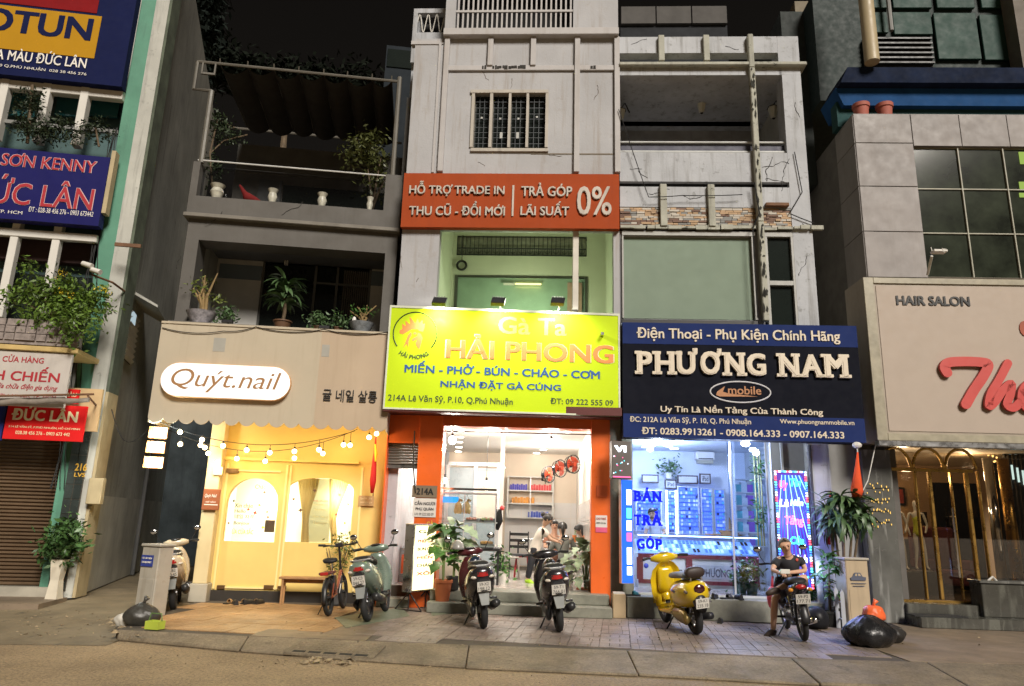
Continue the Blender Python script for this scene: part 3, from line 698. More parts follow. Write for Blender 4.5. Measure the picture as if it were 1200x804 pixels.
# door leaf outlines, lintel moulding
trim = mat('light_trim', (.85,.68,.3),.5, var=.03)
dT = FB.Z(335,541,.12); dB = zd+.02
dm = MB(FB); dm.box(FB.X(258,545,.1), FB.X(421,543,.1),.06,.148, dT, dT+.05); obj('door_head', dm, yellow, B)
for xa, xb in ((255,258),(326,329),(331,333),(416,419)):
 u = FB.X((xa+xb)/2+2,620,.13); mb = bB(u-.018, u+.018,.125,.149, dB, dT-.06); obj('door_stile', mb, trim, B)
P(FB, 'lintel_strip', (276,551,329,553),.12,.149, trim, B)
P(FB, 'bottom_rail', (254,688,329,690),.12,.149, trim, B)
for b_ in ((265,549,279,554),(254,686,263,690),(309,686,320,690),(325,687,335,690)): P(FB, 'hinge', b_, .1,.15, mat('brown_hinge', (.16,.09,.04),.4, metal=.5), B)
# window recesses: lit room behind, panes, curtains
rb = .95
room = MB(FB); room.box(fL+.05, fR-.05, rb, rb+.1, zd, shT-.3); obj('room_wall', room, mat('room_wall', (.86,.84,.76),.6, var=.03), B)
room = MB(FB); room.box(fL+.05, fR-.05,.26, rb, shT-.3, shT-.25); room.box(fL+.05, fR-.05,.26, rb, zd-.05, zd); obj('room_deck', room, wwhite, B)
room = MB(FB); room.box(fL-.02, fL+.05,.26, rb, zd, shT-.3); room.box(fR-.05, fR, .26, rb, zd, shT-.3); obj('room_side', room, wwhite, B)
for w_, tt, nm in ((W1, t1, 'a'),(W2, t2, 'b')):
 mb = bB(w_[0]-.02, w_[1]+.02,.26,.268, w_[2]-.02, tt+.02); obj('pane', mb, clear, B)
cur = sheer('cream_curtain', (.72,.56,.26),.5)
def curtain(xt0, xt1, xm0, xm1, xb0, xb1, d=.42):
 mb = MB(FB); N_ = 28; K = 10; zt, zm, zb = t2, FB.Z(372,608, d), W2[2]-.05; rs = []
 for k in range(K+1):
  t = k/K; z = lerp(zt, zb, t); y_ = lerp(560,636, t)
  if t < .62: q = (t/.62); q = q*q*(3-2*q)*.5+q*.5; l, r_ = lerp(xt0, xm0, q), lerp(xt1, xm1, q)
  else: q = (t-.62)/.38; l, r_ = lerp(xm0, xb0, q), lerp(xm1, xb1, q)
  ul, ur = FB.X(l, y_, d), FB.X(r_, y_, d); rs.append([(lerp(ul, ur, i/N_), d+.03*sin(i*2.2+k*.15), z) for i in range(N_+1)])
 pts = [p for r_ in rs for p in r_]; n1 = N_+1
 mb.add(pts, [(k*n1+i, k*n1+i+1,(k+1)*n1+i+1,(k+1)*n1+i) for k in range(K) for i in range(N_)])
 o = obj('curtain', mb, cur, B, smooth=True)
curtain(349,375,354,362,352,362); curtain(386,410,386,394,388,396)
mb = MB(FB); mb.add([(FB.X(362,600,.5),.5, W2[2]),(FB.X(388,600,.5),.5, W2[2]),(FB.X(388,600,.5),.5, t2),(FB.X(362,600,.5),.5, t2)], [(0,1,2,3)]); obj('printed_film', mb, sheer('grey_film', (.42,.42,.30),.35), B)
inkg = mat('green_ink', (.04,.06,.03),.6); inkr = mat('red_ink', (.5,.05,.03),.6)
for s_, b_, m_ in (('Xin chào', (275,590,297,595), inkg),('Hello', (275,597,288,601), inkg),('네일 자격', (275,603,297,608), inkg),('Bonjour', (274,611,293,616), inkg),('ỨA CỬA SẮC', (272,618,297,626), mat('yellow_ink', (.35,.35,.04))),('Chào', (299,568,312,573), inkg)):
 text(s_, FB, *b_, .256, m_, B, bold=.01)
for s_, b_, m_ in (('NAIL SALON', (367,586,384,588), inkr),('Sơn gel - Úp móng', (367,590,384,593), trim),('Vẽ trang trí', (368,596,383,599), trim),('Cắt da - Chà gót', (366,604,384,607), trim),('Massage', (367,611,383,615), trim)): text(s_, FB, *b_, .493, m_, B)
# heart, stickers and butterfly cutouts on the panes
rr = random.Random(11)
for i, (xx, yy, c_) in enumerate([(291,597, inkr),(299,601, inkr),(304,592, mat('sun_ink', (.8,.6,.02))),(274,587, inkg),(310,577, mat('brown_ink', (.12,.05,.03))),(316,611, mat('brown_ink', (.1,.1,.1))),(268,613, mat('brown_ink', (.1,.1,.1))),(344,585, mat('brown_ink', (.1,.1,.1))),(352,598, mat('brown_ink', (.1,.1,.1))),(369,575, mat('brown_ink', (.1,.1,.1))),(398,580, mat('brown_ink', (.1,.1,.1))),(408,591, inkr),(394,603, inkr),(404,613, mat('sun_ink', (.1,.1,.1))),(313,600, inkr),(314,606, inkr),(308,618, mat('sun_ink', (.1,.1,.1)))]):
 u, z = FB.px(xx, yy, .256); k = .028+.02*rr.random(); a = rr.random()
 pts = [(u+k*cos(a+t)*(1 if j % 2 else .45), z+k*sin(a+t)*(1 if j % 2 else .45)) for j, t in enumerate([2*pi*q/8 for q in range(8)])]
 mb = MB(FB); mb.prism(pts, .253,.257); obj('sticker', mb, c_, B)
# people-shaped poster and little objects inside
mb = MB(FB); p = FB.I @ FB.q(316,616,.5); mb.box(p.x-.09, p.x+.09,.5,.52, p.z-.12, p.z+.1); obj('poster', mb, mat('dark_poster', (.1,.07,.05),.5), B)
lamp('POINT', FB.p(fL+.8,.6, zd+1.6),26,(1,.87,.58),.12, B); lamp('POINT', FB.p(fR-.9,.65, zd+1.7),26,(1,.87,.58),.12, B)
lamp('POINT', FB.p(fL+.8,.75, zd+.55),9,(1,.87,.58),.12, B); lamp('POINT', FB.p(fR-.6,.75, zd+.55),9,(1,.87,.58),.12, B)
# wall fittings
wl = thing('wall_lamp', 'small glaring lamp on the cream pier beside the string lights', 'lamp', FB.q(256,543,-.15), FB.yaw)
p = FB.I @ FB.q(255,543,-.2); mb = MB(FB); mb.sph(p, .05,10,8,(1,1,1.3)); obj('bulb', mb, glow('warm_bulb', (1,.78,.38),14), wl, smooth=True)
mb = bB(p.x-.08, p.x+.08,-.14,-.08, p.z-.2, p.z-.06); obj('back_plate', mb, creamy, wl); lamp('POINT', FB.p(p.x, p.y-.1, p.z-.1),4,(1,.72,.3),.05, wl)
s = thing('plaque', 'brown shop plaque with white writing on the left pier of the nail salon', 'sign', FB.q(247,598,-.15), FB.yaw)
P(FB, 'plate', (237,573,257,598),-.15,-.1, mat('brown_plaque', (.28,.085,.03),.5, var=.06), s, bev=.01)
text('Quýt Nail', FB, 240,579,254,584,-.152, txw, s, shear=.3, bold=.01); text('nail salon', FB, 241,587,253,589,-.152, txw, s); P(FB, 'rule', (239,591,255,592),-.153,-.15, txw, s)
s = thing('plaque', 'small tan notice plate at the right end of the yellow front', 'sign', FB.q(428,592,.13), FB.yaw)
P(FB, 'plate', (420,581,438,593),.11,.14, mat('tan_plate', (.45,.3,.14),.5), s)
text('Open 9:00 - 20:00', FB, 422,583,436,586,.108, cr, s); text('0909 123 214', FB, 422,588,436,590,.108, cr, s)
# awning box with scalloped hem
A_ = thing('awning', 'large beige fabric awning box with a scalloped hem over the nail salon', 'awning', FB.p((bL+bR)/2, aw, FB.Z(310,500, aw)), FB.yaw)
aL_, aR_ = FB.X(182,430, aw), FB.X(457.5,440, aw); zb = FB.Z(315,500, aw)
fabl = mat('beige_canvas', (.47,.41,.31),.75, var=.06, vs=1, streak=.2, scol=(.28,.2,.13)); fabr = mat('beige_canvas_right', (.46,.365,.265),.75, var=.05, vs=1, streak=.15, scol=(.28,.2,.13))
n = 16; sw_ = (aR_-aL_)/n; xs_split = FB.X(381,440, aw)
def hem(i0, i1, u0, u1):
 pts = []
 for i in range(i0, i1):
  for k in range(8):
   t = k/8; pts.append((aL_+(i+t)*sw_, zb+.075-.085*sin(pi*t)**.7))
 pts.append((aL_+i1*sw_, zb+.075)); pts += [(u1, awT-.02),(u0, awT-.02)]; return pts
ks = round((xs_split-aL_)/sw_)
for i0, i1, m_ in ((0, ks, fabl),(ks, n, fabr)):
 mb = MB(FB); mb.prism(hem(i0, i1, aL_+i0*sw_, aL_+i1*sw_), aw, aw+.02); obj('fabric_panel', mb, m_, A_)
mb = bB(aL_-.0, aR_, aw-.02,-.0, awT-.02, awT+.02); obj('top_sheet', mb, fabl, A_)
for u in (aL_, aR_-.02):
 mb = bB(u, u+.02, aw+.022,.05, zb, awT-.022); obj('side_panel', mb, fabl, A_)
for z in (zb+.35, awT-.15):
 mb = bB(aL_+.03, aR_-.03, aw+.03, aw+.06, z, z+.03); obj('frame_bar', mb, steel, A_)
for xx in ((377,404,386,418),(250,396,264,412)): P(FB, 'patch', xx, aw-.004, aw, mat('pale_patch', (.33,.32,.28),.6), A_)
text('귤 네일 살롱', FB, 378,457,442,471, aw-.012, black, A_, bold=.004, ext=.008)
# lit pill sign
s = thing('lightbox_sign', 'glowing white pill shaped sign reading Quýt.nail on the beige awning', 'sign', FB.q(264,470, aw-.1), FB.yaw)
q_ = FB.r(187.5,427,340.5,467, aw-.12); R_ = (q_[3]-q_[2])/2; pts = []
for i in range(13): a = pi/2+pi*i/12; pts.append((q_[0]+R_+R_*cos(a), q_[2]+R_+R_*sin(a)))
for i in range(13): a = -pi/2+pi*i/12; pts.append((q_[1]-R_+R_*cos(a), q_[2]+R_+R_*sin(a)))
mb = MB(FB); mb.prism(pts, aw-.115, aw-.002); obj('case', mb, mat('orange_rim', (.8,.45,.2),.5), s)
c_ = ((q_[0]+q_[1])/2,(q_[2]+q_[3])/2); mb = MB(FB); mb.prism([(c_[0]+(p[0]-c_[0])*.995, c_[1]+(p[1]-c_[1])*.97) for p in pts], aw-.12, aw-.116); obj('face', mb, glow('sign_white', (1,.97,.9),.75), s)
text('Quýt.nail', FB, 200,434,329,461, aw-.124, mat('tan_lettering', (.36,.19,.08),.8, var=0), s, bold=0, shear=.25, ext=.004, res=5, split=True)
# string lights
bulbm = glow('string_bulb', (1,.72,.34),9)
def string(label, ends, sag, d0, d1, bulbs, g):
 s = thing('string_lights', label, 'string lights', FB.q(*ends[0], d0), FB.yaw, g)
 a0, a1 = FB.I @ FB.q(*ends[0], d0), FB.I @ FB.q(*ends[1], d1); path = []
 for i in range(31):
  t = i/30; q = lerp(a0, a1, t); q.z -= sag*4*t*(1-t); path.append(q)
 mb = MB(FB); mb.tube(path, .006,5); obj('wire', mb, wirem, s)
 for x_, y_ in bulbs:
  best = None
  for q in path:
   u, z = FB.px(x_, y_, q.y)
   if best is None or abs(u-q.x) < best[0]: best = (abs(u-q.x), q, z, u)
  _, q, z, u = best; z = min(z, q.z-.05)
  mb = MB(FB); mb.cyl((u, q.y, q.z),(u, q.y, z+.05),.005, n=5); mb.cyl((u, q.y, z+.035),(u, q.y, z+.075),.018, n=8); obj('drop_cord', mb, wirem, s)
  mb = MB(FB); mb.sph((u, q.y, z),.042,10,8); b_ = obj('bulb', mb, bulbm, s, smooth=True)
Zs = lambda l: [(160+a/4,370+b/4) for a, b in l]
string('upper string of round warm bulbs looping under the scalloped awning', ((186,494),(416,505)),.32,-.75,-.75, Zs([(205,540),(311,548),(405,610),(516,630),(624,642),(740,636),(855,628),(970,605),(1090,570)]), 'string lights under the awning')
string('lower string of round warm bulbs hanging nearest the yellow wall', ((190,500),(419,503)),.42,-.35,-.35, Zs([(205,602),(303,583),(320,618),(336,645),(470,670),(603,682),(740,668),(873,646),(1001,607),(1125,553)]), 'string lights under the awning')
for x_, y_, e_ in ((225,530,5),(285,530,10),(340,532,10),(395,528,9),(432,520,6)):
 lamp('POINT', FB.q(x_, y_, -.5), e_*.75,(1,.66,.26),.15, s)
# three lit boxes in the alley mouth
bx_ = [(178,499,196,515),(175,516,193,532),(172,534,191,550)]
for i, (b_, lb) in enumerate(zip(bx_, ('topmost of the three glowing white box lamps in the alley mouth', 'middle one of the three glowing white box lamps in the alley mouth', 'lowest of the three glowing white box lamps in the alley mouth'))):
 s = thing('box_lamp', lb, 'lamp', FB.q((b_[0]+b_[2])/2, b_[3], -.7), FB.yaw, 'lit box lamps stacked in the alley mouth')
 fr_ = Fr(*FB.q(b_[0]+5, b_[3], -.7).xy, 22); q = fr_.r(b_[0], b_[1], b_[2], b_[3]); 
 mb = MB(fr_); mb.box(q[0]-.05, q[1], .0,.12, q[2]+.02, q[3]-.02); obj('housing', mb, mat('orange_side', (.55,.25,.07),.5, emit=.25, ecol=(1,.35,.05)), s)
 mb = MB(fr_); mb.box(q[0]+.02, q[1]-.005,-.008,-.002, q[2]+.03, q[3]-.03); obj('lit_face', mb, glow('box_white', (1,.93,.8),3.2), s)
 lamp('POINT', fr_.p((q[0]+q[1])/2,-.25,(q[2]+q[3])/2),13.0,(.85,.95,.9),.05, s)
# bench, shoes
def bench():
 p0, p1 = FB.p(FB.X(326,700,-.3),-.3,0), FB.p(FB.X(384,700,-.3),-.3,0); L = (p1-p0).length
 s = thing('bench', 'simple light wooden bench standing before the yellow shop window', 'bench', (p0+p1)/2, FB.yaw)
 f = Fr(*((p0+p1)/2).xy, 4); f.M = f.M
 mb = MB(f); mb.box(-L/2, L/2,-.12,.12,.42,.455); obj('seat', mb, wood, s, bev=.005)
 for u in (-L/2+.05, L/2-.08):
  for d in (-.1,.07):
   mb = MB(f); mb.box(u, u+.035, d, d+.03,0,.42); obj('leg', mb, wood, s)
 mb = MB(f); mb.box(-L/2+.07, L/2-.05,-.01,.02,.35,.42); obj('rail', mb, wood, s)
bench()
def shoe(name, label, cat, pos, yaw, m, m2, L=.26, open_=False):
 s = thing(name, label, cat, pos, radians(yaw)); f = Fr(pos[0], pos[1], yaw, pos[2]); mb = MB(f)
 prof = [(-.5,.32),(-.35,.36),(0,.32),(.3,.40),(.45,.3),(.5,.15)]
 mb.rings([[(L*a, -L*b*.45, z) for a, b in prof] + [(L*a, L*b*.45, z) for a, b in reversed(prof)] for z in (0,.022)]); obj('sole', mb, m2, s, smooth=40)
 mb = MB(f); rs = []
 for t in ([-.45,-.3,-.1,.1,.3,.46] if not open_ else [-.02,.1,.22,.34]):
  h = {-.45: .075,-.3: .07,-.1: .055,.1: .06,.3: .05,.46: .03,-.02: .06,.22: .05,.34: .035}[t]; wd = L*.17 if abs(t) < .4 else L*.11
  rs.append([(L*t, wd*cos(a),.02+h*max(sin(a),0)) for a in [pi*i/8 for i in range(9)]])
 mb.rings(rs, cap=not open_); o = obj('upper', mb, m, s, smooth=60)
 if open_: q = o.modifiers.new('thick', 'SOLIDIFY'); q.thickness = .006
 return s
tan = mat('tan_leather', (.35,.2,.08),.6); blk = mat('black_leather', (.02,.018,.016),.45)
for (x_, y_, yw, m_, lb) in ((270,706,80, tan, 'leftmost tan sandal on the tiles before the nail salon step'),(279,708,120, blk, 'black slipper beside the tan sandal before the nail salon'),(286,705,100, tan, 'second tan sandal in the row of shoes before the nail salon'),(293,706,60, blk, 'dark slipper in the middle of the row before the nail salon'),(300,704,95, tan, 'tan shoe second from the right before the nail salon'),(305,705,75, blk, 'rightmost black shoe in the row before the nail salon')):
 shoe('shoe', lb, 'shoe', FB.p(FB.X(x_, y_, -.3),-.3-(y_-704)*.05,.0), yw, m_, blk, .25, open_=m_ is tan)

# ---- upper floors, frame FU
uL, uR = FU.X(203.5,380), FU.X(466,280)
z1 = awT-.0; zO = FU.Z(330,288); zC = FU.Z(340,262); zP = FU.Z(340,239); zPL = FU.Z(226,190)
piL, piR = FU.X(226,330), FU.X(449,330)
mb = bU(uL, piL, 0,.5, z1-.3, zO); obj('pillar', mb, facB, B)
mb = bU(piR, uR, 0,.5, z1-.3, zO); obj('pillar', mb, facB, B)
mb = bU(uL, uR, 0,.5, zO, zC-.05); obj('beam', mb, facB, B)
mb = bU(uL-.08, uR+.04,-.14,.6, zC-.05, zC+.03); obj('ledge', mb, mat('ledge_grey', (.17,.155,.13),.7, var=.2, spots=.4), B, bev=.01)
mb = bU(uL-.05, uR+.02,-.05,.2, zC+.03, zP); obj('parapet', mb, facB, B)
uPL2 = FU.X(233.5,210)
mb = bU(uL-.05, uPL2,-.05,.3, zP, zPL); obj('parapet_pier', mb, facB, B)
mb = bU(FU.X(451,225), uR+.02,-.05,.3, zP, FU.Z(460,206)); obj('parapet_pier', mb, facB, B)
mb = bU(uL, uR, .5,9, zC-.25, zC); obj('terrace_slab', mb, facB2, B)
mb = bU(uL, uR, .02,9, z1-.5, z1-.3); obj('floor_slab', mb, facB2, B)
mb = bU(uL, uL+.15,.5,9, z1-.5, zC-.25); obj('left_wall', mb, sidem, B)
mb = bB(bL, bL+.1,.36,9,0, z1-.5); obj('ground_wall', mb, sidem, B)
mb = bU(uR-.15, uR, .5,9,-.0, zC-.25); obj('right_wall', mb, facB2, B)
rd = 1.7
mb = MB(FU); w_ = FU.r(303,308,433,400, rd); 
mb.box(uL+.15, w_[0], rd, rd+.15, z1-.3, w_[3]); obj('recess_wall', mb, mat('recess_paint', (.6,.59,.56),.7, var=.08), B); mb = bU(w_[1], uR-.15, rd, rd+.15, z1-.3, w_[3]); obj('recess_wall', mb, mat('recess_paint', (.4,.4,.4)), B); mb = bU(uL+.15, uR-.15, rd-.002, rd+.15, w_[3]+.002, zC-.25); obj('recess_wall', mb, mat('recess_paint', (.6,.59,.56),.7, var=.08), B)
mb = bU(w_[0]-.9, w_[0], rd-.012, rd, FU.Z(290,328, rd), FU.Z(290,311, rd)); obj('painted_band', mb, bandB, B); mb = bU(w_[1], w_[1]+.4, rd-.012, rd, FU.Z(440,335, rd), FU.Z(440,318, rd)); obj('painted_band', mb, bandB, B)
mb = bU(w_[0], w_[1], rd+.08, rd+.1, z1-.3, w_[3]); obj('window', mb, darkg, B)
for a_, b_ in ((365,369),(391,395),(303,306),(430,433)):
 mb = MB(FU); u = FU.X((a_+b_)/2,350, rd); mb.box(u-.025, u+.025, rd+.03, rd+.08, z1-.3, w_[3]); obj('window_frame', mb, mat('dim_frame', (.12,.12,.11),.5), B)
mb = MB(FU); z_ = FU.Z(400,333, rd); mb.box(FU.X(367,333, rd), w_[1], rd+.02, rd+.075, z_-.02, z_+.02); obj('window_frame', mb, mat('dim_frame', (.1,.1,.1)), B)
# lace curtain seen in the window
mb = MB(FU)
for i in range(14):
 u = FU.X(403,320, rd)+i*.045; mb.box(u, u+.03, rd+.065, rd+.075, FU.Z(410,370, rd), FU.Z(410,316, rd))
obj('lace_curtain', mb, mat('dim_lace', (.11,.10,.085),.8), B, kind='stuff')
s = thing('ceiling_lamp', 'small white wall lamp under the first floor ceiling of the grey house', 'lamp', FU.q(337,308,1.6), FU.yaw)
mb = MB(FU); p = FU.I @ FU.q(336,306,1.55); mb.box(p.x-.035, p.x-.01,1.5,1.56, p.z-.1, p.z+.12); mb.box(p.x+.01, p.x+.035,1.5,1.56, p.z-.1, p.z+.12); obj('tube', mb, mat('lamp_white', (.8,.75,.7),.4), s, kind='stuff')
mb = bU(p.x-.05, p.x+.05,1.48,1.62, p.z+.12, p.z+.18); obj('cap', mb, black, s)
# terrace
tb = 2.6
mb = bU(uL, uR, tb, tb+.2, zC, zC+3.0); obj('terrace_wall', mb, mat('terrace_wall', (.12,.115,.105),.8, var=.2), B)
mb = bU(FU.X(303,220, tb-.05), FU.X(330,220, tb-.05), tb-.05, tb-.01, zC, zC+2.1); obj('door', mb, mat('grey_door', (.08,.085,.09),.6), B)
mb = bU(FU.X(332,220, tb-.05), FU.X(452,220, tb-.05), tb-.04, tb-.01, zC, zC+2.0); obj('window', mb, darkg, B)
mb = MB(FU); mb.tube([FU.I @ FU.q(232,187.5,-.02), FU.I @ FU.q(452,206,-.02)], .016,6); obj('handrail', mb, mat('pale_rail', (.6,.6,.58),.4), B)
mb = bU(uPL2, FU.X(451,215),.16,.17, zP+.01, FU.Z(340,199)); obj('glass_balustrade', mb, glass('smoky_glass', (.8,.8,.8),1), B)
# pergola
s = thing('pergola', 'steel pergola with dark cloth draped in sagging bays over the upper terrace', 'pergola', FU.p(uL, 0, zC), FU.yaw)
zPT = FU.Z(350,84); pl_ = FU.X(243,150); prr = FU.X(464,150)
pipe = mat('dull_pipe', (.13,.12,.1),.5)
mb = MB(FU); mb.tube([(FU.X(236,190),0, zPL),(FU.X(236,190),0, FU.Z(242,106))], .055,8); obj('post', mb, pipe, s)
mb = MB(FU); mb.tube([(prr, 0, zPL-.3),(prr, 0, zPT+.1)], .05,8); obj('post', mb, pipe, s)
mb = MB(FU); q0 = FU.X(234,106); zz0 = FU.Z(242,106); mb.tube([(FU.X(236,190),0, zz0),(q0-.12,0, zz0),(q0-.12,0, zPT)], .035,6); obj('bracket', mb, pipe, s)
mb = MB(FU); mb.tube([(q0-.12,0, zPT),(prr, 0, zPT)], .03,6); mb.tube([(q0-.12, tb, zPT-.02),(prr, tb, zPT-.02)], .03,6); obj('rail', mb, pipe, s, kind='stuff')
ribs = [FU.X(x_, 80) for x_ in (257,290,321,350.5,380,408,437,460)]
fabk = mat('dark_shade_cloth', (.045,.042,.04),.85, var=.15, vs=3)
for u in ribs:
 mb = MB(FU); mb.tube([(u, -.04, zPT+.1),(u, 0, zPT+.02),(u, tb-.1, zPT-.02)], .014,6); obj('rib', mb, pipe, s)
for u, v_ in zip(ribs, ribs[1:]):
 mb = MB(FU); n_, k_ = 8,8; pts = []
 for k in range(k_+1):
  for i in range(n_+1):
   t = i/n_; pts.append((lerp(u, v_, t),.02+(tb-.15)*k/k_, zPT-.02-.16*sin(pi*t)**.8-.02*sin(k*1.3+u*5)))
 mb.add(pts, [(k*(n_+1)+i, (k+1)*(n_+1)+i, (k+1)*(n_+1)+i+1, k*(n_+1)+i+1) for k in range(k_) for i in range(n_)]); obj('cloth_bay', mb, fabk, s, smooth=True)
for j, k_ in ((0,.0),):
 mb = MB(FU); u = FU.X(245,80); mb.box(u-.12, u+.12,-.02,.02, zPT-.28, zPT-.24); mb.box(u-.14, u-.11,-.02,.02, zPT-.28, zPT); mb.box(u+.11, u+.14,-.02,.02, zPT-.28, zPT); obj('end_frame', mb, pipe, s, kind='stuff')
# right edge plastered strip above terrace
mb = bU(uR-.02, uR+.12,.1,6, zP, FU.Z(466,110)); obj('party_wall', mb, facB, B)
# terrace pots and plants
potc = mat('grey_glazed_pot', (.42,.41,.34),.4, var=.3, vs=12)
for (x_, y0_, y1_, w_, lb) in ((254,219,235,.14, 'wide dark planter at the left end of the terrace parapet'),(319,223,240,.1, 'ornate grey urn second from the left on the terrace parapet'),(377,225,244,.1, 'ornate grey urn third from the left on the terrace parapet'),(433,231,247,.07, 'slim pot at the right end of the terrace parapet')):
 p = FU.I @ FU.q(x_, y1_, .1); s = thing('planter', lb, 'pot', FU.p(p.x, .05, zP), FU.yaw, 'pots along the terrace parapet'); pw = FU.p(p.x, .05, zP)
 mb = MB(); mb.lathe(pw, [(w_*.6,0),(w_*.65,.03),(w_*.95,.14),(w_*.7,.22),(w_*1.05,.3),(w_*.9,.3),(.01,.27)], 14); obj('pot', mb, potc, s, smooth=40)
s = thing('terrace_tree', 'yellow green bushy tree at the right end of the upper terrace', 'tree', FU.q(436,240,.3), FU.yaw)
p = FU.I @ FU.q(436,246,.3); mb = MB(FU)
for dx_, hz in ((-.15,.9),(.1,1.2),(.25,.8)): mb.tube([(p.x, .3, p.z),(p.x+dx_*.4,.3, p.z+hz*.5),(p.x+dx_, .28, p.z+hz)], [.03,.022,.01], 6)
obj('stem', mb, bark, s)
foliage('foliage', [blob(FU, 432,178,.3,24,20), blob(FU, 441,160,.3,12,14), blob(FU, 415,186,.3,20,10), blob(FU, 438,215,.35,14,26)], 1300,.12, mat('terrace_leaf', (.065,.075,.018),.5, var=.5, vs=5), s, 21, kind='stuff')
s = thing('climbing_plant', 'sparse dark vine rising at the left end of the upper terrace', 'plant', FU.q(250,235,.2), FU.yaw)
mb = MB(FU); mb.tube([FU.I @ FU.q(250,232,.2), FU.I @ FU.q(246,180,.25), FU.I @ FU.q(255,140,.3), FU.I @ FU.q(275,150,.4)], .018,6); mb.tube([FU.I @ FU.q(246,180,.25), FU.I @ FU.q(262,165,.3), FU.I @ FU.q(290,158,.4)], .014,6); obj('stem', mb, bark, s)
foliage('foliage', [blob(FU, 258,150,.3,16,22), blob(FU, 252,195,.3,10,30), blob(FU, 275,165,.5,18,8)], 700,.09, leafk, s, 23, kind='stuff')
s = thing('folded_parasol', 'crumpled red cloth lying on the terrace parapet of the grey house', 'cloth', FU.q(290,236,.15), FU.yaw)
mb = MB(FU); a, b, c = (FU.I @ FU.q(281,217,.12)),(FU.I @ FU.q(290,232,.12)),(FU.I @ FU.q(307,238,.12))
mb.tube([a, lerp(a, b, .6), b, lerp(b, c, .5), c], [.02,.05,.11,.08,.03], 8); obj('cloth', mb, mat('dark_red_cloth', (.12,.012,.012),.8, var=.3), s, smooth=True)
# first-floor ledge plants: bonsai bowls and a palm
zl2 = FU.Z(320,384,-.2)
mb = bU(uL, uR, -.32,.5, awT-.03, zl2); obj('ledge_block', mb, facB, B)
def bowl(x_, y_, r_, h_, d, lb, m_):
 p = FU.I @ FU.q(x_, y_, d); c = FU.p(p.x, d, zl2+.002); s = thing('bonsai', lb, 'plant', c, FU.yaw)
 mb = MB(); mb.lathe(c, [(r_*.6,0),(r_*.62,.03),(r_*.85, h_*.5),(r_, h_*.9),(r_*1.06, h_),(r_*.94, h_),(.01, h_*.92)], 20); obj('bowl', mb, m_, s, smooth=35); return s, c
s, c = bowl(235,378,.27,.22,-.15, 'gnarled bonsai in a wide blue and white bowl at the left of the ledge', mat('blue_white_bowl', (.28,.27,.3),.3, var=.5, vs=14))
rr = random.Random(2)
mb = MB()
for k in range(6):
 a = rr.uniform(-.4,.4); q0_ = Vector((c[0]+rr.uniform(-.06,.06), c[1], c[2]+.2)); q1_ = q0_+Vector((rr.uniform(-.12,.1), rr.uniform(-.1,.1), rr.uniform(.18,.35))); q2_ = q1_+Vector((rr.uniform(-.2,.2), rr.uniform(-.1,.1), rr.uniform(.2,.5)))
 mb.tube([q0_, q1_, q2_], [.045,.028,.01], 6)
obj('trunk', mb, mat('pale_bark', (.25,.17,.07),.8, var=.3), s)
foliage('foliage', [((c[0]-.05, c[1], c[2]+.75),(.2,.15,.25)),((c[0]+.15, c[1], c[2]+.45),(.18,.12,.1))], 160,.09, leafy, s, 31, kind='stuff')
s, c = bowl(423,387,.23,.2,-.15, 'small bonsai in a grey footed bowl at the right end of the ledge', mat('grey_bowl', (.2,.22,.24),.3, var=.4, vs=14))
mb = MB()
for k in range(7):
 q0_ = Vector((c[0]+rr.uniform(-.04,.04), c[1], c[2]+.16)); q1_ = q0_+Vector((rr.uniform(-.1,.1), rr.uniform(-.05,.05),.14)); q2_ = q1_+Vector((rr.uniform(-.25,.3), rr.uniform(-.08,.08), rr.uniform(.1,.3)))
 mb.tube([q0_, q1_, q2_], [.04,.022,.01], 6)
obj('trunk', mb, mat('pale_bark', (.2,.2,.1)), s)
foliage('foliage', [((c[0]+.05, c[1], c[2]+.42),(.28,.12,.12))], 110,.07, leafg, s, 33, kind='stuff')
mb = MB(); mb.sph((c[0]-.13, c[1]-.08, c[2]+.24),.045,8,6,(.9,.8,1.6)); obj('white_stone', mb, mat('white_stone', (.7,.68,.64),.6), s)
p = FU.I @ FU.q(331,378,-.1); c = Vector(FU.p(p.x, -.1, zl2+.002)); s = thing('potted_palm', 'spiky green palm like plant standing in the middle of the ledge', 'plant', c, FU.yaw)
pot('pot', c, .17,.16, mat('brown_pot', (.12,.06,.03),.6), s)
mb = MB(); mb.tube([c+Vector((0,0,.1)), c+Vector((.02,0,.35)), c+Vector((0,0,.62))], .035,8); obj('trunk', mb, bark, s)
rr = random.Random(9)
for hz, n_ in ((.45,18),(.6,20),(.75,22),(.85,18)): leaves(s, c+Vector((0,0, hz)), n_, 'long', .03,(0,70),(.85,1.2), rr, .12)
for (x_, lb) in ((265, 'low fern beside the blue and white bonsai bowl'),(372, 'low dark potted fern right of the palm on the ledge'),(396, 'small dark plant left of the grey bonsai bowl')):
 p = FU.I @ FU.q(x_, 382,-.1); c = Vector(FU.p(p.x, -.1, zl2+.002)); s = thing('fern', lb, 'plant', c, FU.yaw); pot('pot', c, .09,.1, mat('brown_pot', (.1,.1,.1)), s)
 foliage('foliage', [((c.x, c.y, c.z+.22),(.16,.12,.12))], 260,.09, leafd, s, int(x_), kind='stuff')
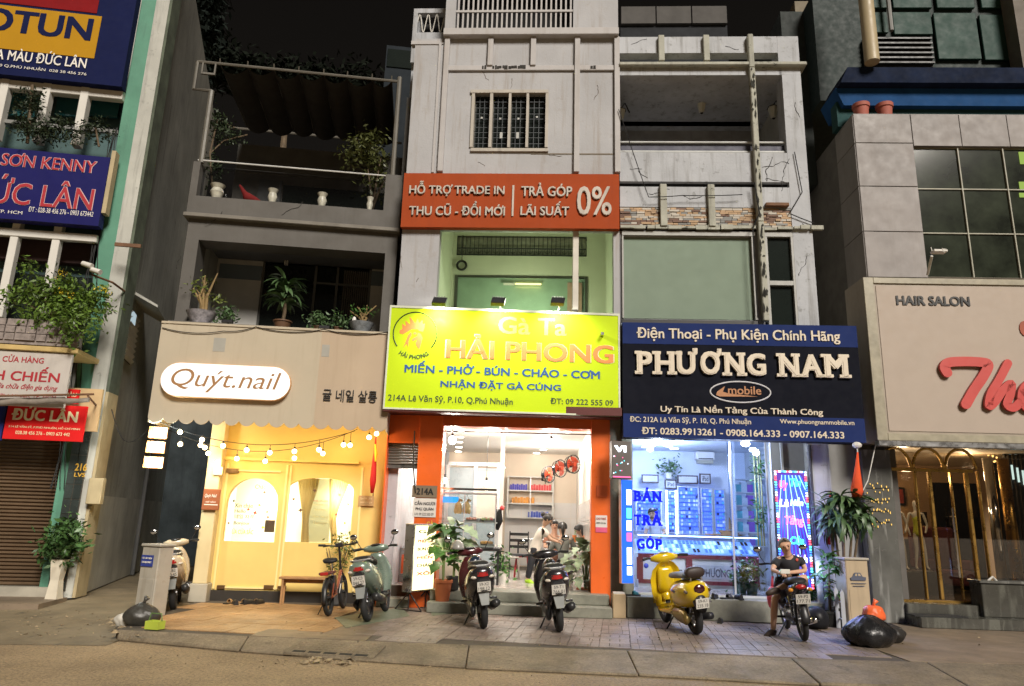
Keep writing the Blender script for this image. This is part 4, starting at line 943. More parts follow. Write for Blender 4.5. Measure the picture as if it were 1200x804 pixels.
for x_, lb in ((267, 'small white spotlight on the awning top at left'),(381, 'small white spotlight on the awning top left of the grey bowl')):
 s = thing('spotlight', lb, 'lamp', FU.q(x_, 385, aw+.2), FU.yaw, 'spotlights on the awning top'); p = FB.I @ FU.q(x_, 380, aw+.2); p.z = awT+.1
 mb = bB(p.x-.1, p.x+.08, p.y-.03, p.y+.05, p.z, p.z+.05); obj('head', mb, blackp, s); mb = MB(FB); mb.tube([(p.x, p.y, p.z),(p.x+.03, p.y-.03, awT+.02)], .014,5); obj('stem', mb, chrome, s)
# a hung red and yellow flag at the right of the salon
s = thing('flag', 'red flag with yellow furled on a pole at the right end of the nail salon', 'flag', FB.q(437,580,-.3), FB.yaw)
a, b = FB.I @ FB.q(441,505,-.3), FB.I @ FB.q(436,578,-.3)
mb = MB(FB); mb.tube([a+Vector((0,0,.1)), lerp(a, b, .3), lerp(a, b, .55), lerp(a, b, .8), b], [.01,.018,.045,.06,.03], 7); obj('cloth', mb, mat('flag_red', (.6,.01,.008),.7, var=.15), s, smooth=True)
mb = MB(FB); mb.tube([lerp(a, b, .22)+Vector((.0,-.02,0)), lerp(a, b, .38)+Vector((.03,-.06,0)), lerp(a, b, .5)+Vector((.03,-.07,0))], [.01,.03,.015], 8); obj('star_patch', mb, mat('flag_yellow', (.8,.5,.02),.7), s)
mb = MB(FB); mb.tube([a+Vector((0,0,.25)), b+Vector((.02,.02,-.05))], .01,6); obj('pole', mb, chrome, s)
# alley back wall and tank
bk = MB(FB); bk.box(-6, bL, 8.5,8.8,0,6); obj('alley_wall', bk, mat('alley_back', (.07,.09,.1),.8, var=.4, vs=1.2, streak=.6), None, label='dim blue grey wall closing the far end of the alley', cat='wall')
s = thing('downpipe', 'grey downpipe on the blue lit wall of the teal house in the alley', 'pipe', FS.p(5.2,-.06,0), FS.yaw); mb = MB(FS); mb.cyl((5.2,-.06,0),(5.2,-.06,6),.05, n=8); obj('pipe', mb, mat('grey_pvc', (.1,.1,.1)), s)

s = thing('meter_board', 'grey meter board with cables on the alley wall behind the string lights', 'meter board', FB.p(bL-.02,1.5,2.0), FB.yaw)
mb = bB(bL-.14, bL-.003,1.2,1.9,2.0,2.7); obj('cabinet', mb, mat('grey_meter', (.3,.32,.33),.5, var=.15), s, bev=.01)
for k in range(3): mb = MB(FB); mb.tube([(bL-.07,1.3+k*.2,2.0),(bL-.09,1.3+k*.22,1.2),(bL-.06,1.25+k*.2,.1)], .02,6); obj('conduit', mb, mat('grey_pvc', (.1,.1,.1)), s)
# ================================================================== C: chicken restaurant house
C = thing('shophouse', 'tall pale house with orange framed open restaurant at street level', 'building', FC.p(1.7,0,0), FC.yaw)
hL, hR = FC.X(441,690), FC.X(725.5,200)
cT = 16.0
D1 = 7.2                                     # back wall of the restaurant
def CP(name, px, d0, d1, m, bev=0, parent=None): 
 mb = MB(FC); mb.pbox(*px, d0, d1); return obj(name, mb, m, parent or C, bev=bev)
zfl = .34                                    # restaurant floor
gZ = FC.Z(600,501); zl = FC.Z(600,489)
o1 = (FC.X(449,600), FC.X(486,600)); o2 = (FC.X(515,600), FC.X(692.5,600))
# orange frame
pz = 0
mb = bC(hL, o1[0], -.02,.35,0, zl); obj('orange_pillar', mb, orange, C, bev=.008)
mb = bC(o1[1], o2[0], -.03,.35,0, zl); obj('orange_pillar', mb, orange, C, bev=.008)
mb = bC(o2[1], FC.X(715,600),-.03,.35,0, zl); obj('orange_pillar', mb, orange, C, bev=.008)
mb = bC(o2[0], o2[1], 0,.35, gZ, zl); obj('orange_lintel', mb, orange, C)
mb = bC(o1[0], o1[1], 0,.35, FC.Z(468,519), zl); obj('orange_lintel', mb, orange, C)
mb = bC(FC.X(715,600), hR, .05,.35,0, zl); obj('party_pier', mb, stepm, C)
mb = bC(hL, hR, .35,.5, gZ+.2, zl+2); obj('transfer_wall', mb, facC, C)
for z in (FC.Z(600,507,-.03), ): 
 mb = bC(o2[0]+.0, o2[1], -.012,-.001, z-.01, z+.01); obj('seam', mb, mat('seam_dark', (.2,.04,.01),.5), C)
# rolling shutter above the side opening
rs = thing('roll_shutter', 'half raised grey rolling shutter in the narrow side opening', 'shutter', FC.p(o1[0], .12,2), FC.yaw)
z0, z1 = FC.Z(468,545,.12), FC.Z(468,519,.12); n = 8; h = (z1-z0)/n; grs = mat('grey_slat', (.3,.28,.25),.4, metal=.4, rnd=.08)
for i in range(n):
 mb = MB(FC); z = z0+i*h; mb.add([(o1[0], .14, z),(o1[1], .14, z),(o1[1], .10, z+h*.5),(o1[0], .10, z+h*.5),(o1[0], .14, z+h*.96),(o1[1], .14, z+h*.96)], [(0,1,2,3),(3,2,5,4)]); o = obj('slat', mb, grs, rs); q = o.modifiers.new('t', 'SOLIDIFY'); q.thickness = .006
mb = bC(o1[0], o1[1], .1,.16, z0-.06, z0); obj('bottom_bar', mb, steel, rs)
# steps, floor, interior shell
stf = Fr(*FC.p(0,0,0).xy, -5)
P4 = [FC.I @ gnd(x, y) for x, y in ((507,713),(712,722))]
mb = bC(o2[0]-.05, FC.X(714,700),-.62,0,0,.17); obj('step', mb, stepm, C, bev=.012)
mb = bC(o2[0]-.05, FC.X(714,700)-.02,-.3,.3,.17, zfl); obj('step', mb, stepm, C, bev=.012)
mb = bC(o1[0], o1[1], -.1,.3,0,.15); obj('side_step', mb, stepm, C, bev=.01)
ft = mat('pale_floor_tile', (.5,.46,.42),.2, var=.05, rnd=.04); 
mb = bC(hL, hR-.05,.3, D1,.0, zfl-.012); fl = obj('shop_floor', mb, groutm, C)
tb_ = {}
nx = 8; W_ = (hR-.12-hL-.06)/nx
for i in range(nx):
 for j in range(10):
  mb = MB(FC); a, b = hL+.06+i*W_+.003, hL+.06+(i+1)*W_-.003; c, d = .31+j*.5,.31+j*.5+.494
  if j == 0 and i: mb = MB(FC)
  mb.box(a, b, c, d, zfl-.014, zfl); obj('floor_tile', mb, ft, fl)
cz = FC.Z(600,501)+.18                     # ceiling height
peach = mat('peach_wall', (.72,.60,.47),.6, var=.04)
mb = bC(hL, hR-.05,.36, D1, cz, cz+.1); obj('ceiling', mb, mat('ceiling_white', (.78,.74,.68),.6, var=.02), C)
mb = bC(hL, hR-.05, D1, D1+.15,0, cz); obj('back_wall', mb, peach, C)
rw_ = o2[1]+.03
mb = bC(rw_, hR-.05,.36, D1, zfl, cz); obj('right_wall', mb, mat('right_wall_paint', (.76,.70,.63),.5, var=.03), C)
# white wall tiles on the lower right wall and back wall
wt = mat('white_wall_tile', (.7,.67,.64),.15, var=.03, rnd=.05)
rwm = bpy.data.objects['right_wall.001'] if 'right_wall.001' in bpy.data.objects else bpy.data.objects['right_wall']
for j in range(8):
 for k in range(4):
  mb = bC(rw_-.012, rw_-.001,.5+j*.62,1.11+j*.62, zfl+.01+k*.4, zfl+.4+k*.4); obj('wall_tile', mb, wt, rwm)
bw_ = [o for o in C.children if o.name.startswith('back_wall')][0]
for j in range(7):
 for k in range(4):
  u = FC.X(592,600, D1)+j*.45; mb = bC(u, u+.443, D1-.012, D1-.001, zfl+.01+k*.42, zfl+.424+k*.42); obj('wall_tile', mb, wt, bw_)
# partition behind the counter: glazed, blue grey
prt = thing('partition', 'glazed aluminium partition behind the food counter in the restaurant', 'partition', FC.p(o2[0], 3.4, zfl), FC.yaw)
pw = FC.r(519,548,583,640,3.4); alu = mat('aluminium', (.55,.57,.58),.35, metal=.6, var=.05)
mb = bC(o1[1]+.1, pw[1], 3.45,3.5, zfl, pw[3]); obj('panel', mb, mat('blue_grey_panel', (.3,.36,.39),.3, var=.06), prt)
for u in (o1[1]+.1, FC.X(556,600,3.4), pw[1]): 
 mb = bC(u-.04, u+.04,3.4,3.52, zfl, pw[3]+.04); obj('post', mb, alu, prt)
mb = bC(o1[1]+.1, pw[1]+.04,3.38,3.54, pw[3]+.04, pw[3]+.12); obj('top_rail', mb, alu, prt)
mb = bC(FC.X(557,600,3.38), pw[1]-.04,3.41,3.44, zfl+1.2, pw[3]-.06); obj('curtain', mb, mat('pale_curtain', (.6,.56,.48),.7, var=.1), prt)
# side room seen through the narrow opening
mb = bC(hL+.1, o1[1]+.1,2.6,2.7, zfl, cz); obj('side_wall_panel', mb, mat('grey_wall', (.55,.53,.5),.5), C)
s = thing('counter', 'stainless steel counter with an orange panel in the narrow side opening', 'counter', FC.p(FC.X(470,640,1),.9, zfl), FC.yaw)
q = FC.r(450,642,486,700,.9); mb = bC(q[0], q[1]+.05,.9,1.4,.15, q[3]); obj('cabinet', mb, steel, s, bev=.01)
mb = bC(q[0]-.03, q[1]+.1,.86,1.45, q[3], q[3]+.03); obj('worktop', mb, chrome, s)
CP('x', (470,650,476,672),.87,.895, orange, parent=s).name = 'orange_panel'
CP('x', (465,648,467,672),.86,.895, glow('tube_white', (1,.93,.8),3), parent=s).name = 'light_strip'
s = thing('monitor', 'dark screen standing on the steel counter in the side opening', 'screen', FC.q(459,630,1.2), FC.yaw)
CP('x', (452,606,465,624),1.2,1.24, blackp, parent=s).name = 'screen'; CP('x', (457,624,460,640),1.22,1.26, blackp, parent=s).name = 'stand'
s = thing('basket', 'pink round bowl hanging behind the steel counter', 'bowl', FC.q(467,612,1.9), FC.yaw)
p = FC.I @ FC.q(467,612,1.9); mb = MB(FC); mb.sph(p, .16,12,8,(1,.5,1)); obj('bowl', mb, mat('pink_plastic', (.75,.25,.3),.4), s, smooth=True)
# food case on its counter
cd_ = .9
s = thing('food_counter', 'grey counter with black framed shelf under the glass food case', 'counter', FC.p(FC.X(545,660, cd_), cd_, zfl), FC.yaw)
q = FC.r(516,645,582,684, cd_); ctz = q[3]
mb = bC(q[0]-.12, FC.X(547,660, cd_), cd_, cd_+.7, zfl, ctz); obj('cabinet', mb, mat('grey_green_panel', (.42,.42,.35),.4, var=.08), s)
mb = bC(q[0]-.12, q[1]+.05, cd_-.04, cd_+.75, ctz, ctz+.05); obj('worktop', mb, black, s)
for u in (FC.X(548,660, cd_), q[1]-.0):
 for d in (cd_, cd_+.66): mb = bC(u, u+.04, d, d+.04, zfl, ctz); obj('leg', mb, black, s)
for z in (zfl+.1, zfl+.35, zfl+.6): mb = bC(FC.X(548,660, cd_)+.04, q[1], cd_+.04, cd_+.62, z, z+.02); obj('shelf', mb, steel, s)
gc = thing('glass_food_case', 'glass food case with boiled chickens and trays on the restaurant counter', 'display case', FC.p(FC.X(545,640, cd_), cd_, ctz+.05), FC.yaw)
g0, g1 = q[0]-.1, FC.X(581,610, cd_); gz0, gz1 = ctz+.052, FC.Z(550,578, cd_)
for z in (gz1, FC.Z(550,612, cd_), gz0+.03): mb = bC(g0, g1, cd_+.02, cd_+.5, z-.012, z+.012); obj('shelf', mb, mat('pale_shelf', (.6,.64,.6),.15) if z != gz1 else alu, gc)
mb = MB(FC); z_ = FC.Z(550,574, cd_); mb.box(g0, g1, cd_+.0, cd_+.04, z_-.01, z_+.03); obj('top_rail', mb, chrome, gc)
for u in (g0, FC.X(543,610, cd_), g1-.02): 
 mb = bC(u, u+.02, cd_, cd_+.02, gz0, gz1); obj('post', mb, alu, gc)
mb = bC(g0+.02, g1-.02, cd_+.005, cd_+.011, gz0, gz1-.012); obj('pane', mb, clear, gc)
mb = bC(g1-.012, g1-.006, cd_+.02, cd_+.5, gz0, gz1-.012); obj('pane', mb, clear, gc)
chick = mat('boiled_chicken', (.8,.58,.26),.4, var=.2, vs=12)
for i, x_ in enumerate((537,547)):
 p = FC.I @ FC.q(x_, 595, cd_+.2); s = thing('chicken', ('left' if i == 0 else 'right')+' one of two golden chickens hanging in the glass food case', 'chicken', FC.p(*p), FC.yaw)
 mb = MB(FC); mb.sph(p, .1,12,10,(.75,.75,1.15)); mb.sph(p+Vector((.05,-.03,-.06)),.045,8,6,(.7,.8,1.3)); mb.sph(p+Vector((-.05,-.03,-.06)),.045,8,6,(.7,.8,1.3)); mb.tube([p+Vector((0,0,.08)), p+Vector((.03,0,.16)), p+Vector((.07,-.02,.13))], [.03,.02,.025], 7); obj('bird', mb, chick, s, smooth=True, kind='stuff')
 mb = MB(FC); mb.cyl(p+Vector((0,0,.12)),(p.x, p.y, gz1),.005, n=5); obj('hook', mb, chrome, s)
trays = [(553,611,.16,(.75,.35,.25), 'tray of pink meat'),(571,609,.17,(.7,.2,.18), 'tray of red sausage'),(551,637,.17,(.7,.6,.4), 'tray of pale noodles'),(571,639,.16,(.72,.4,.12), 'orange tray of food'),(570,600,.15,(.55,.6,.3), 'basket of green herbs'),(530,638,.15,(.6,.55,.45), 'tray of white offal')]
for x_, y_, r_, c_, nm in trays:
 p = FC.I @ FC.q(x_, y_, cd_+.2); z_ = min([(FC.Z(550,612, cd_)+.014), gz0+.045], key=lambda z: abs(z-p.z+.03)); pc = FC.p(p.x, p.y, z_)
 s = thing('food_tray', nm+' in the glass food case', 'tray', pc, FC.yaw); mb = MB(FC)
 mb.box(p.x-r_*.8, p.x+r_*.8, p.y-.12, p.y+.12, z_, z_+.03); obj('tray', mb, steel, s)
 mb = MB(FC); rr = random.Random(int(x_*y_))
 for k in range(9): mb.sph((p.x+rr.uniform(-r_*.6, r_*.6), p.y+rr.uniform(-.08,.08), z_+.045), rr.uniform(.025,.045),6,5)
 obj('food', mb, mat('food_'+nm.split()[-1], c_, .5, var=.25, vs=20), s, kind='stuff')
s = thing('menu_light', 'small blue lit menu strip in the glass food case', 'sign', FC.q(525,586, cd_+.3), FC.yaw)
CP('x', (516,582,537,589), cd_+.4, cd_+.43, glow('blue_strip', (.03,.25,.6),1.1), parent=s).name = 'lit_panel'
# wall shelf with boxes
s = thing('wall_shelf', 'white wall shelf with small boxes on the rear wall of the restaurant', 'shelf', FC.q(621,608, D1-.3), FC.yaw)
q = FC.r(595,559,648,607, D1-.28); sd0, sd1 = D1-.3, D1-.02
for z in (q[2], q[2]+(q[3]-q[2])*.34, q[2]+(q[3]-q[2])*.66, q[3]): mb = bC(q[0], q[1], sd0, sd1, z-.015, z+.015); obj('shelf_board', mb, white, s)
for u in (q[0], q[1]): mb = bC(u-.02, u+.02, sd0-.01, sd1, q[2]-.02, q[3]+.02); obj('upright', mb, white, s)
mb = bC((q[0]+q[1])/2-.01,(q[0]+q[1])/2+.01, sd0-.02, sd0-.01, q[2], q[3]); obj('door_edge', mb, alu, s)
cols = [('small_blue_box', (.06,.05,.35),2,0,.42, 'blue'),('small_red_box', (.6,.05,.05),2,.5,1.0, 'red'),('small_amber_jar', (.6,.25,.04),1,.05,.6, 'amber'),('small_navy_tin', (.05,.08,.35),0,.45,.95, 'navy')]
for nm, c_, lvl, a_, b_, cn in cols:
 z = q[2]+(q[3]-q[2])*(0,.34,.66)[lvl]+.017; nn = 8; wd = (q[1]-q[0]-.1)*(b_-a_)/nn
 for i in range(nn):
  u = q[0]+.05+(q[1]-q[0]-.1)*a_+i*wd; mb = bC(u+.004, u+wd-.004, sd0+.03, sd0+.14, z, z+.14+.02*(i % 2)); obj('carton', mb, mat(nm, c_, .5, var=.15), None, label='%s of eight %s packets lined up on the white wall shelf' % (('leftmost', 'second', 'third', 'fourth', 'fifth', 'sixth', 'seventh', 'rightmost')[i], cn), cat='packet', group='%s packets on the wall shelf' % cn)
mb = bC(q[0]+1.0, q[1]-.2, sd0+.05, sd0+.1, q[2]+(q[3]-q[2])*.66+.2, q[3]-.03); obj('clock_panel', mb, mat('green_panel', (.12,.16,.08),.6), s)
# ceiling lights
dn = glow('downlight', (1,.92,.8),6)
for (x_, y_) in ((540,504),(539,512),(538,518),(538,524),(537,529),(664,506),(653,514),(637,527),(629,532)):
 # intersect ray with ceiling
 d = FC.I.to_3x3() @ ray(x_, y_); o = FC.I @ CAMP; t = (cz-o.z)/d.z; q_ = o+d*t
 if q_.y > D1-.2: q_.y = D1-.3
 cnt_ = globals().setdefault('cnt_', {}); kk = 'l' if x_ < 560 else 'r'; cnt_[kk] = cnt_.get(kk, 0)+1
 s = thing('downlight', '%s round ceiling downlight from the street in the %s row of the restaurant' % (('nearest', 'second', 'third', 'fourth', 'fifth')[cnt_[kk]-1], 'left' if x_ < 560 else 'right'), 'lamp', FC.p(q_.x, q_.y, cz), FC.yaw, 'left row of ceiling downlights' if x_ < 560 else 'right row of ceiling downlights')
 mb = MB(FC); mb.lathe((q_.x, q_.y, cz), [(.01,-.012),(.085,-.012),(.09,-.001)], 16); obj('disc', mb, dn, s)
for x_, y_, d_, e_, lb in ((530,516,.9,26, 'bright bare pendant bulb at the left of the restaurant ceiling'),(646,519,1.1,34, 'bright bare pendant bulb at the right of the restaurant ceiling'),(521,563,2.2,6, 'small round bulb glowing above the food case at left'),(513.5+3,564,1.2,3, 'small bulb beside the orange pillar above the food case'),(570,567,2.2,9, 'round bulb glowing before the pale curtain over the food case'),(590,548,5,4, 'little bulb on the frame at the back doorway')):
 p = FC.I @ FC.q(x_, y_, d_); s = thing('pendant_bulb', lb, 'lamp', FC.p(*p), FC.yaw)
 mb = MB(FC); mb.sph(p, .075 if e_ > 20 else .055 if e_ > 5 else .035,12,10,(1,1,1.1)); obj('bulb', mb, glow('cool_bulb', (1,.95,.85),10), s, smooth=True)
 mb = MB(FC); mb.cyl(p+Vector((0,0,.05)),(p.x, p.y, cz),.006, n=5); mb.cyl(p+Vector((0,0,.06)), p+Vector((0,0,.13)),.025, n=8); obj('cord', mb, black, s)
 lamp('POINT', FC.p(p.x, p.y-.0, p.z-.14), e_*1.1,(1,.93,.82),.08, s)
lamp('POINT', FC.p(o2[0]+1.9,4.6, cz-.25),70,(1,.94,.86),.15, C); lamp('POINT', FC.p(o2[0]+.7,2.2, cz-.25),25,(1,.95,.86),.15, C)
lamp('POINT', FC.p((o1[0]+o1[1])/2,1.6,2.6),14,(1,.9,.78),.1, C)
# wall fans
def fan(x_, y_, d_, r_, lb, yaw_=-30):
 p = FC.q(x_, y_, d_); s = thing('wall_fan', lb, 'fan', p, radians(yaw_), 'red and black fans on the restaurant wall'); f = Fr(p.x, p.y, yaw_, p.z)
 mb = MB(f)
 mb.torus((0,0,0), r_, .012, 'y', 22,6); mb.torus((0,.1,0), r_*.9,.008, 'y', 22,6)
 for k in range(20):
  a = 2*pi*k/20; mb.tube([(.04*cos(a),-.05,.04*sin(a)),(r_*.7*cos(a),-.05, r_*.7*sin(a)),(r_*cos(a),0, r_*sin(a)),(r_*.9*cos(a),.1, r_*.9*sin(a))], .003,3)
 obj('guard', mb, black, s, kind='stuff')
 for k in range(3):
  mb = MB(f); a0 = 2*pi*k/3+.3; pts = [(0.03*cos(a0),.02,.03*sin(a0))]
  for j in range(7): a = a0+j*.26; pts.append((r_*.85*cos(a),.0+.05*j/6, r_*.85*sin(a)))
  pts.append((.03*cos(a0+1.2),.05,.03*sin(a0+1.2))); mb.add(pts, [tuple(range(len(pts)))]); o = obj('blade', mb, mat('red_fan', (.65,.08,.03),.3), s); q = o.modifiers.new('t', 'SOLIDIFY'); q.thickness = .004
 mb = MB(f); mb.cyl((0,-.06,0),(0,.05,0),.05, n=14); obj('hub', mb, mat('red_fan', (.6,.1,.1)), s, smooth=40)
 mb = MB(f); mb.cyl((0,.08,0),(0,.24,0),.07,.05,14); mb.tube([(0,.2,0),(.05,.28,-.1),(.12,.34,-.12)], .03,7); obj('motor', mb, blackp, s, smooth=40)
fan(672,544,3.2,.20, 'rightmost and biggest red wall fan in the restaurant', 35); fan(657,549,3.9,.20, 'middle red wall fan in the restaurant', 40); fan(644,556,4.8,.2, 'leftmost red wall fan in the restaurant', 45)
fan(454,567,1.6,.19, 'red fan turned sideways in the narrow side opening', -50)
# signs and number plates on the orange pillar
s = thing('number_plate', 'dark house number plate 214A on the orange pillar', 'sign', FC.q(497,583,-.06), FC.yaw)
CP('x', (483,569,512,583),-.06,-.035, mat('grey_brown_plate', (.2,.15,.1),.5), parent=s).name = 'plate'
text('214A', FC, 488,572,508,580,-.062, black, s, bold=.03, split=False)
s = thing('notice', 'white notice under the number plate asking for kitchen help', 'notice', FC.q(497,606,-.05), FC.yaw)
CP('x', (484,584,511,606),-.05,-.035, mat('paper_white', (.66,.62,.58),.6, var=.03), parent=s).name = 'board'
text('CẦN NGƯỜI', FC, 486,586.5,510,592,-.053, black, s, bold=.02); text('PHỤ QUÁN', FC, 487,594,508,599,-.053, black, s, bold=.02); text('LH: 09 222 555 09', FC, 486,601,508,604,-.053, black, s)
s = thing('menu_strip', 'red and yellow vertical menu strip on the orange pillar below the notice', 'notice', FC.q(502,680,-.05), FC.yaw)
CP('x', (498,608,510,662),-.045,-.035, mat('menu_red', (.6,.1,.03),.5), parent=s).name = 'board'; CP('x', (499,636,509,640),-.048,-.046, mat('menu_yellow', (.75,.5,.05),.5), parent=s).name = 'band'
text('GÀ', FC, 500,610,508,617,-.048, mat('menu_yellow', (.75,.5,.05)), s, bold=.02); text('PHỞ', FC, 499.5,621,508.5,627,-.048, mat('menu_yellow', (.75,.5,.05)), s, bold=.02); text('BÚN', FC, 499.5,644,508.5,650,-.048, cr, s, bold=.02)
s = thing('notice', 'small white and pink bill stuck on the right orange pillar', 'notice', FC.q(704,620,-.05), FC.yaw)
CP('x', (698,604,711.5,618),-.042,-.034, mat('paper_white', (.6,.6,.6)), parent=s).name = 'paper'; CP('x', (698,618,711.5,624),-.042,-.034, mat('pink_paper', (.7,.1,.22),.6), parent=s).name = 'paper_foot'
text('CHO THUÊ', FC, 699,606,710,609,-.045, inkr, s, bold=.01); text('0909 123 456', FC, 699,612,710,614,-.045, inkg, s)
CP('x', (699,569,712,582),-.05,-.031, mat('orange_box', (.6,.1,.02),.4), parent=C).name = 'junction_box'
# ---- upper facade
zB0 = FC.Z(600,267)                          # top of 2nd floor opening
yy = lambda y: FC.Z(600, y)
rec = (FC.X(513,315), FC.X(719,315), yy(362)-.8, zB0)
mb = MB(FC)
win = FC.r(554.5,108.5,640,173.5)
mb.wall(hL+.02, hR, zl+.003, yy(45), [(rec[0], rec[1], rec[2], rec[3]), win], 0,.25); obj('facade', mb, facC, C)
gr = FC.r(535,-40,672,37)
uT = FC.X(522,20)
mb = MB(FC); mb.wall(uT, hR, yy(45)+.003, cT, [(gr[0], gr[1], gr[2], gr[2]+1.7)], .0,.25); obj('top_wall', mb, facC, C)
mb = bC(uT-.0, hR, -.16,.0, yy(46), yy(38)); obj('cornice', mb, facCr, C, bev=.01)
mb = bC(FC.X(480,80)-.0, uT-.003,-.02,.12, yy(52), yy(48)); obj('coping', mb, facCr, C)
mb = bC(FC.X(520,80), hR, -.05,.0, yy(84), yy(78)); obj('string_course', mb, facCr, C, bev=.01)
for xa, y0_, y1_ in ((520.5,46,203),(676,46,203),(723,46,203),(575,46,79),(625,46,79)):
 u = FC.X(xa, (y0_+y1_)/2); mb = bC(u-.055, u+.055,-.085,-.003, yy(y1_), yy(y0_)); obj('rib', mb, facCr, C, bev=.008)
mb = MB(FC); u = FC.X(512.5,120); mb.box(u-.03, u+.02,-.03,0, yy(203), yy(50)); obj('rib', mb, facCr, C)
for xa in (519,600,676):                    # thin drip line
 pass
mb = bC(FC.X(622,180), hR, -.008,0, yy(181), yy(179.6)); obj('drip_line', mb, mat('drip', (.18,.15,.11),.8), C)
# broken plaster edge below the parapet band
rr = random.Random(14); mb = MB(FC)
for (xa, xb) in ((565,568),(577,616),(692,698)):
 x_ = xa
 while x_ < xb: w_ = rr.uniform(1.5,4); mb.pbox(x_, 77+rr.uniform(-1,.5), x_+w_, 79.5+rr.uniform(0,1.4),-.06,-.051); x_ += w_*rr.uniform(1,1.6)
obj('chipped_plaster', mb, mat('chip_dark', (.03,.028,.025),.9), C, kind='stuff')
# window with iron grille
wn = P(FC, 'window', (554.5,108.5,640,173.5),.16,.2, darkg, C)
wf = mat('window_surround', (.42,.385,.33),.6, var=.1, streak=.4)
for b_ in ((551.5,105,642.5,108.5),(551.5,173.5,642.5,177)): P(FC, 'frame', b_, -.05,.02, wf, wn)
for xa, xb in ((552,555.5),(573.5,577),(595.5,598.5),(616.5,619.5),(639,642.5)):
 u0_, u1_ = FC.X(xa, 141), FC.X(xb, 141); mb = bC(u0_, u1_, -.04,.158, yy(173.5)+.003, yy(108.5)-.003); obj('frame', mb, wf, wn)
gri = mat('iron_grille', (.05,.055,.06),.5, metal=.3)
for k, (xa, xb) in enumerate(((556,573),(577.5,595),(599,616),(620,638.5))):
 mb = MB(FC); u0_, u1_ = FC.X(xa, 141), FC.X(xb, 141)
 for y_ in (117,124,131,137,147,153,159,166): z = yy(y_); mb.box(u0_, u1_, .08,.092, z-.006, z+.006)
 for t in (.3,.62): mb.box(lerp(u0_, u1_, t)-.006, lerp(u0_, u1_, t)+.006,.079,.093, yy(172), yy(110))
 obj('grille', mb, gri, wn, kind='stuff')
 mb = MB(FC); x_ = (xa+xb)/2; yk = (138,139,139,137)[k]; mb.pbox(x_-1.2, yk-1, x_+1.2, yk+1,.07,.078)
 if k in (1,2): mb.pbox(x_-1.6+(1 if k == 1 else -1),155, x_+1.6+(1 if k == 1 else -1),162,.07,.078)
 obj('plate', mb, mat('pale_rosette', (.4,.4,.38),.5), wn, kind='stuff')
# top grille of vertical bars
tg = thing('balcony_grille', 'white grille of vertical bars at the very top of the pale house', 'grille', FC.q(600,37,.05), FC.yaw)
mb = bC(gr[0], gr[1], .8,.9, gr[2], gr[2]+2); obj('dark_backing', mb, dark, tg)
for i in range(24):
 u = gr[0]+(gr[1]-gr[0])*(i+.5)/24; mb = bC(u-.018, u+.018,.04,.075, gr[2], gr[2]+1.7); obj('bar', mb, facCr, tg)
mb = MB(FC); z = yy(12); mb.box(gr[0], gr[1], .02,.039, z-.025, z+.025); obj('cross_rail', mb, facCr, tg)
# stair annex at the upper left
an = FC.r(484,10,522,48,.6)
mb = MB(FC); mb.wall(an[0], uT, yy(52), an[3], [(FC.X(489,30,.6), FC.X(520,30,.6), FC.Z(500,38,.6), FC.Z(500,15,.6))], .6,.75); mb.box(an[0], an[0]+.12,.75,6, yy(52)-3, an[3]); obj('annex_wall', mb, facD, C)
mb = bC(an[0]+.15, uT, 1.0,1.05, yy(52), an[3]-.1); obj('annex_dark', mb, dark, C)
mb = MB(FC); q = FC.r(489,17,520,38,.63); pth = []
for i in range(41): t = i/40; pth.append((lerp(q[0], q[1], t),.63, lerp(q[2], q[3], .5+.5*sin(t*2*pi*3.1))))
mb.tube(pth, .012,5); obj('wavy_grille', mb, white, C)
# body of the house
mb = bC(hL+.02, hL+.2,.25,10,0, yy(50)); obj('left_wall', mb, facD, C)
mb = bC(hR-.04, hR, .25,10, cz+.1, cT); obj('right_wall', mb, facC, C)
mb = bC(hL+.2, hR-.04,9.9,10, cz, cT); obj('rear_wall', mb, sidem, C)
mb = bC(hL+.2, hR-.04,.25,9.9, yy(50)-.2, yy(50)); mb2 = obj('roof_slab', mb, facD, C)
mb = bC(uT, uT+.15,.25,10, yy(50), cT); obj('upper_side_wall', mb, facC, C)
# ---- first floor recess with pale green walls
pg = mat('pale_green_wall', (.62,.64,.52),.6, var=.05); R1 = 1.9
vg = FC.r(536,277,687,300, R1); iw = FC.r(534,325,687,366, R1)
mb = MB(FC); mb.wall(rec[0]-.15, rec[1]+.05, rec[2]-.1, zB0+1.1, [(vg[0], vg[1], vg[2], vg[3]),(iw[0], iw[1], rec[2]-.1, iw[3])], R1, R1+.12); obj('recess_back_wall', mb, pg, C)
mb = bC(rec[0]-.15, rec[0], .25, R1, rec[2], zB0+1.1); obj('recess_side', mb, pg, C)
mb = bC(rec[1], rec[1]+.03,.25, R1, rec[2], zB0+1.1); obj('recess_side', mb, pg, C)
mb = bC(rec[0], rec[1], .25, R1, zB0+1.0, zB0+1.1); obj('recess_ceiling', mb, pg, C)
mb = bC(rec[0]-.15, rec[1]+.03,.25, R1, rec[2]-.15, rec[2]); obj('recess_floor', mb, concm, C)
vgr = thing('vent_grille', 'long frosted vent window with iron scrollwork high in the green recess', 'grille', FC.p((vg[0]+vg[1])/2, R1, vg[2]), FC.yaw)
mb = bC(vg[0], vg[1], R1+.05, R1+.08, vg[2], vg[3]); obj('frosted_pane', mb, mat('frosted_glass', (.34,.33,.27),.4, var=.3, vs=6), vgr)
mb = MB(FC)
for z in (vg[2]+.02,(vg[2]+vg[3])/2-.06, vg[3]-.02): mb.box(vg[0], vg[1], R1-.01, R1+.01, z-.012, z+.012)
obj('rail', mb, gri, vgr, kind='stuff')
mb = MB(FC)
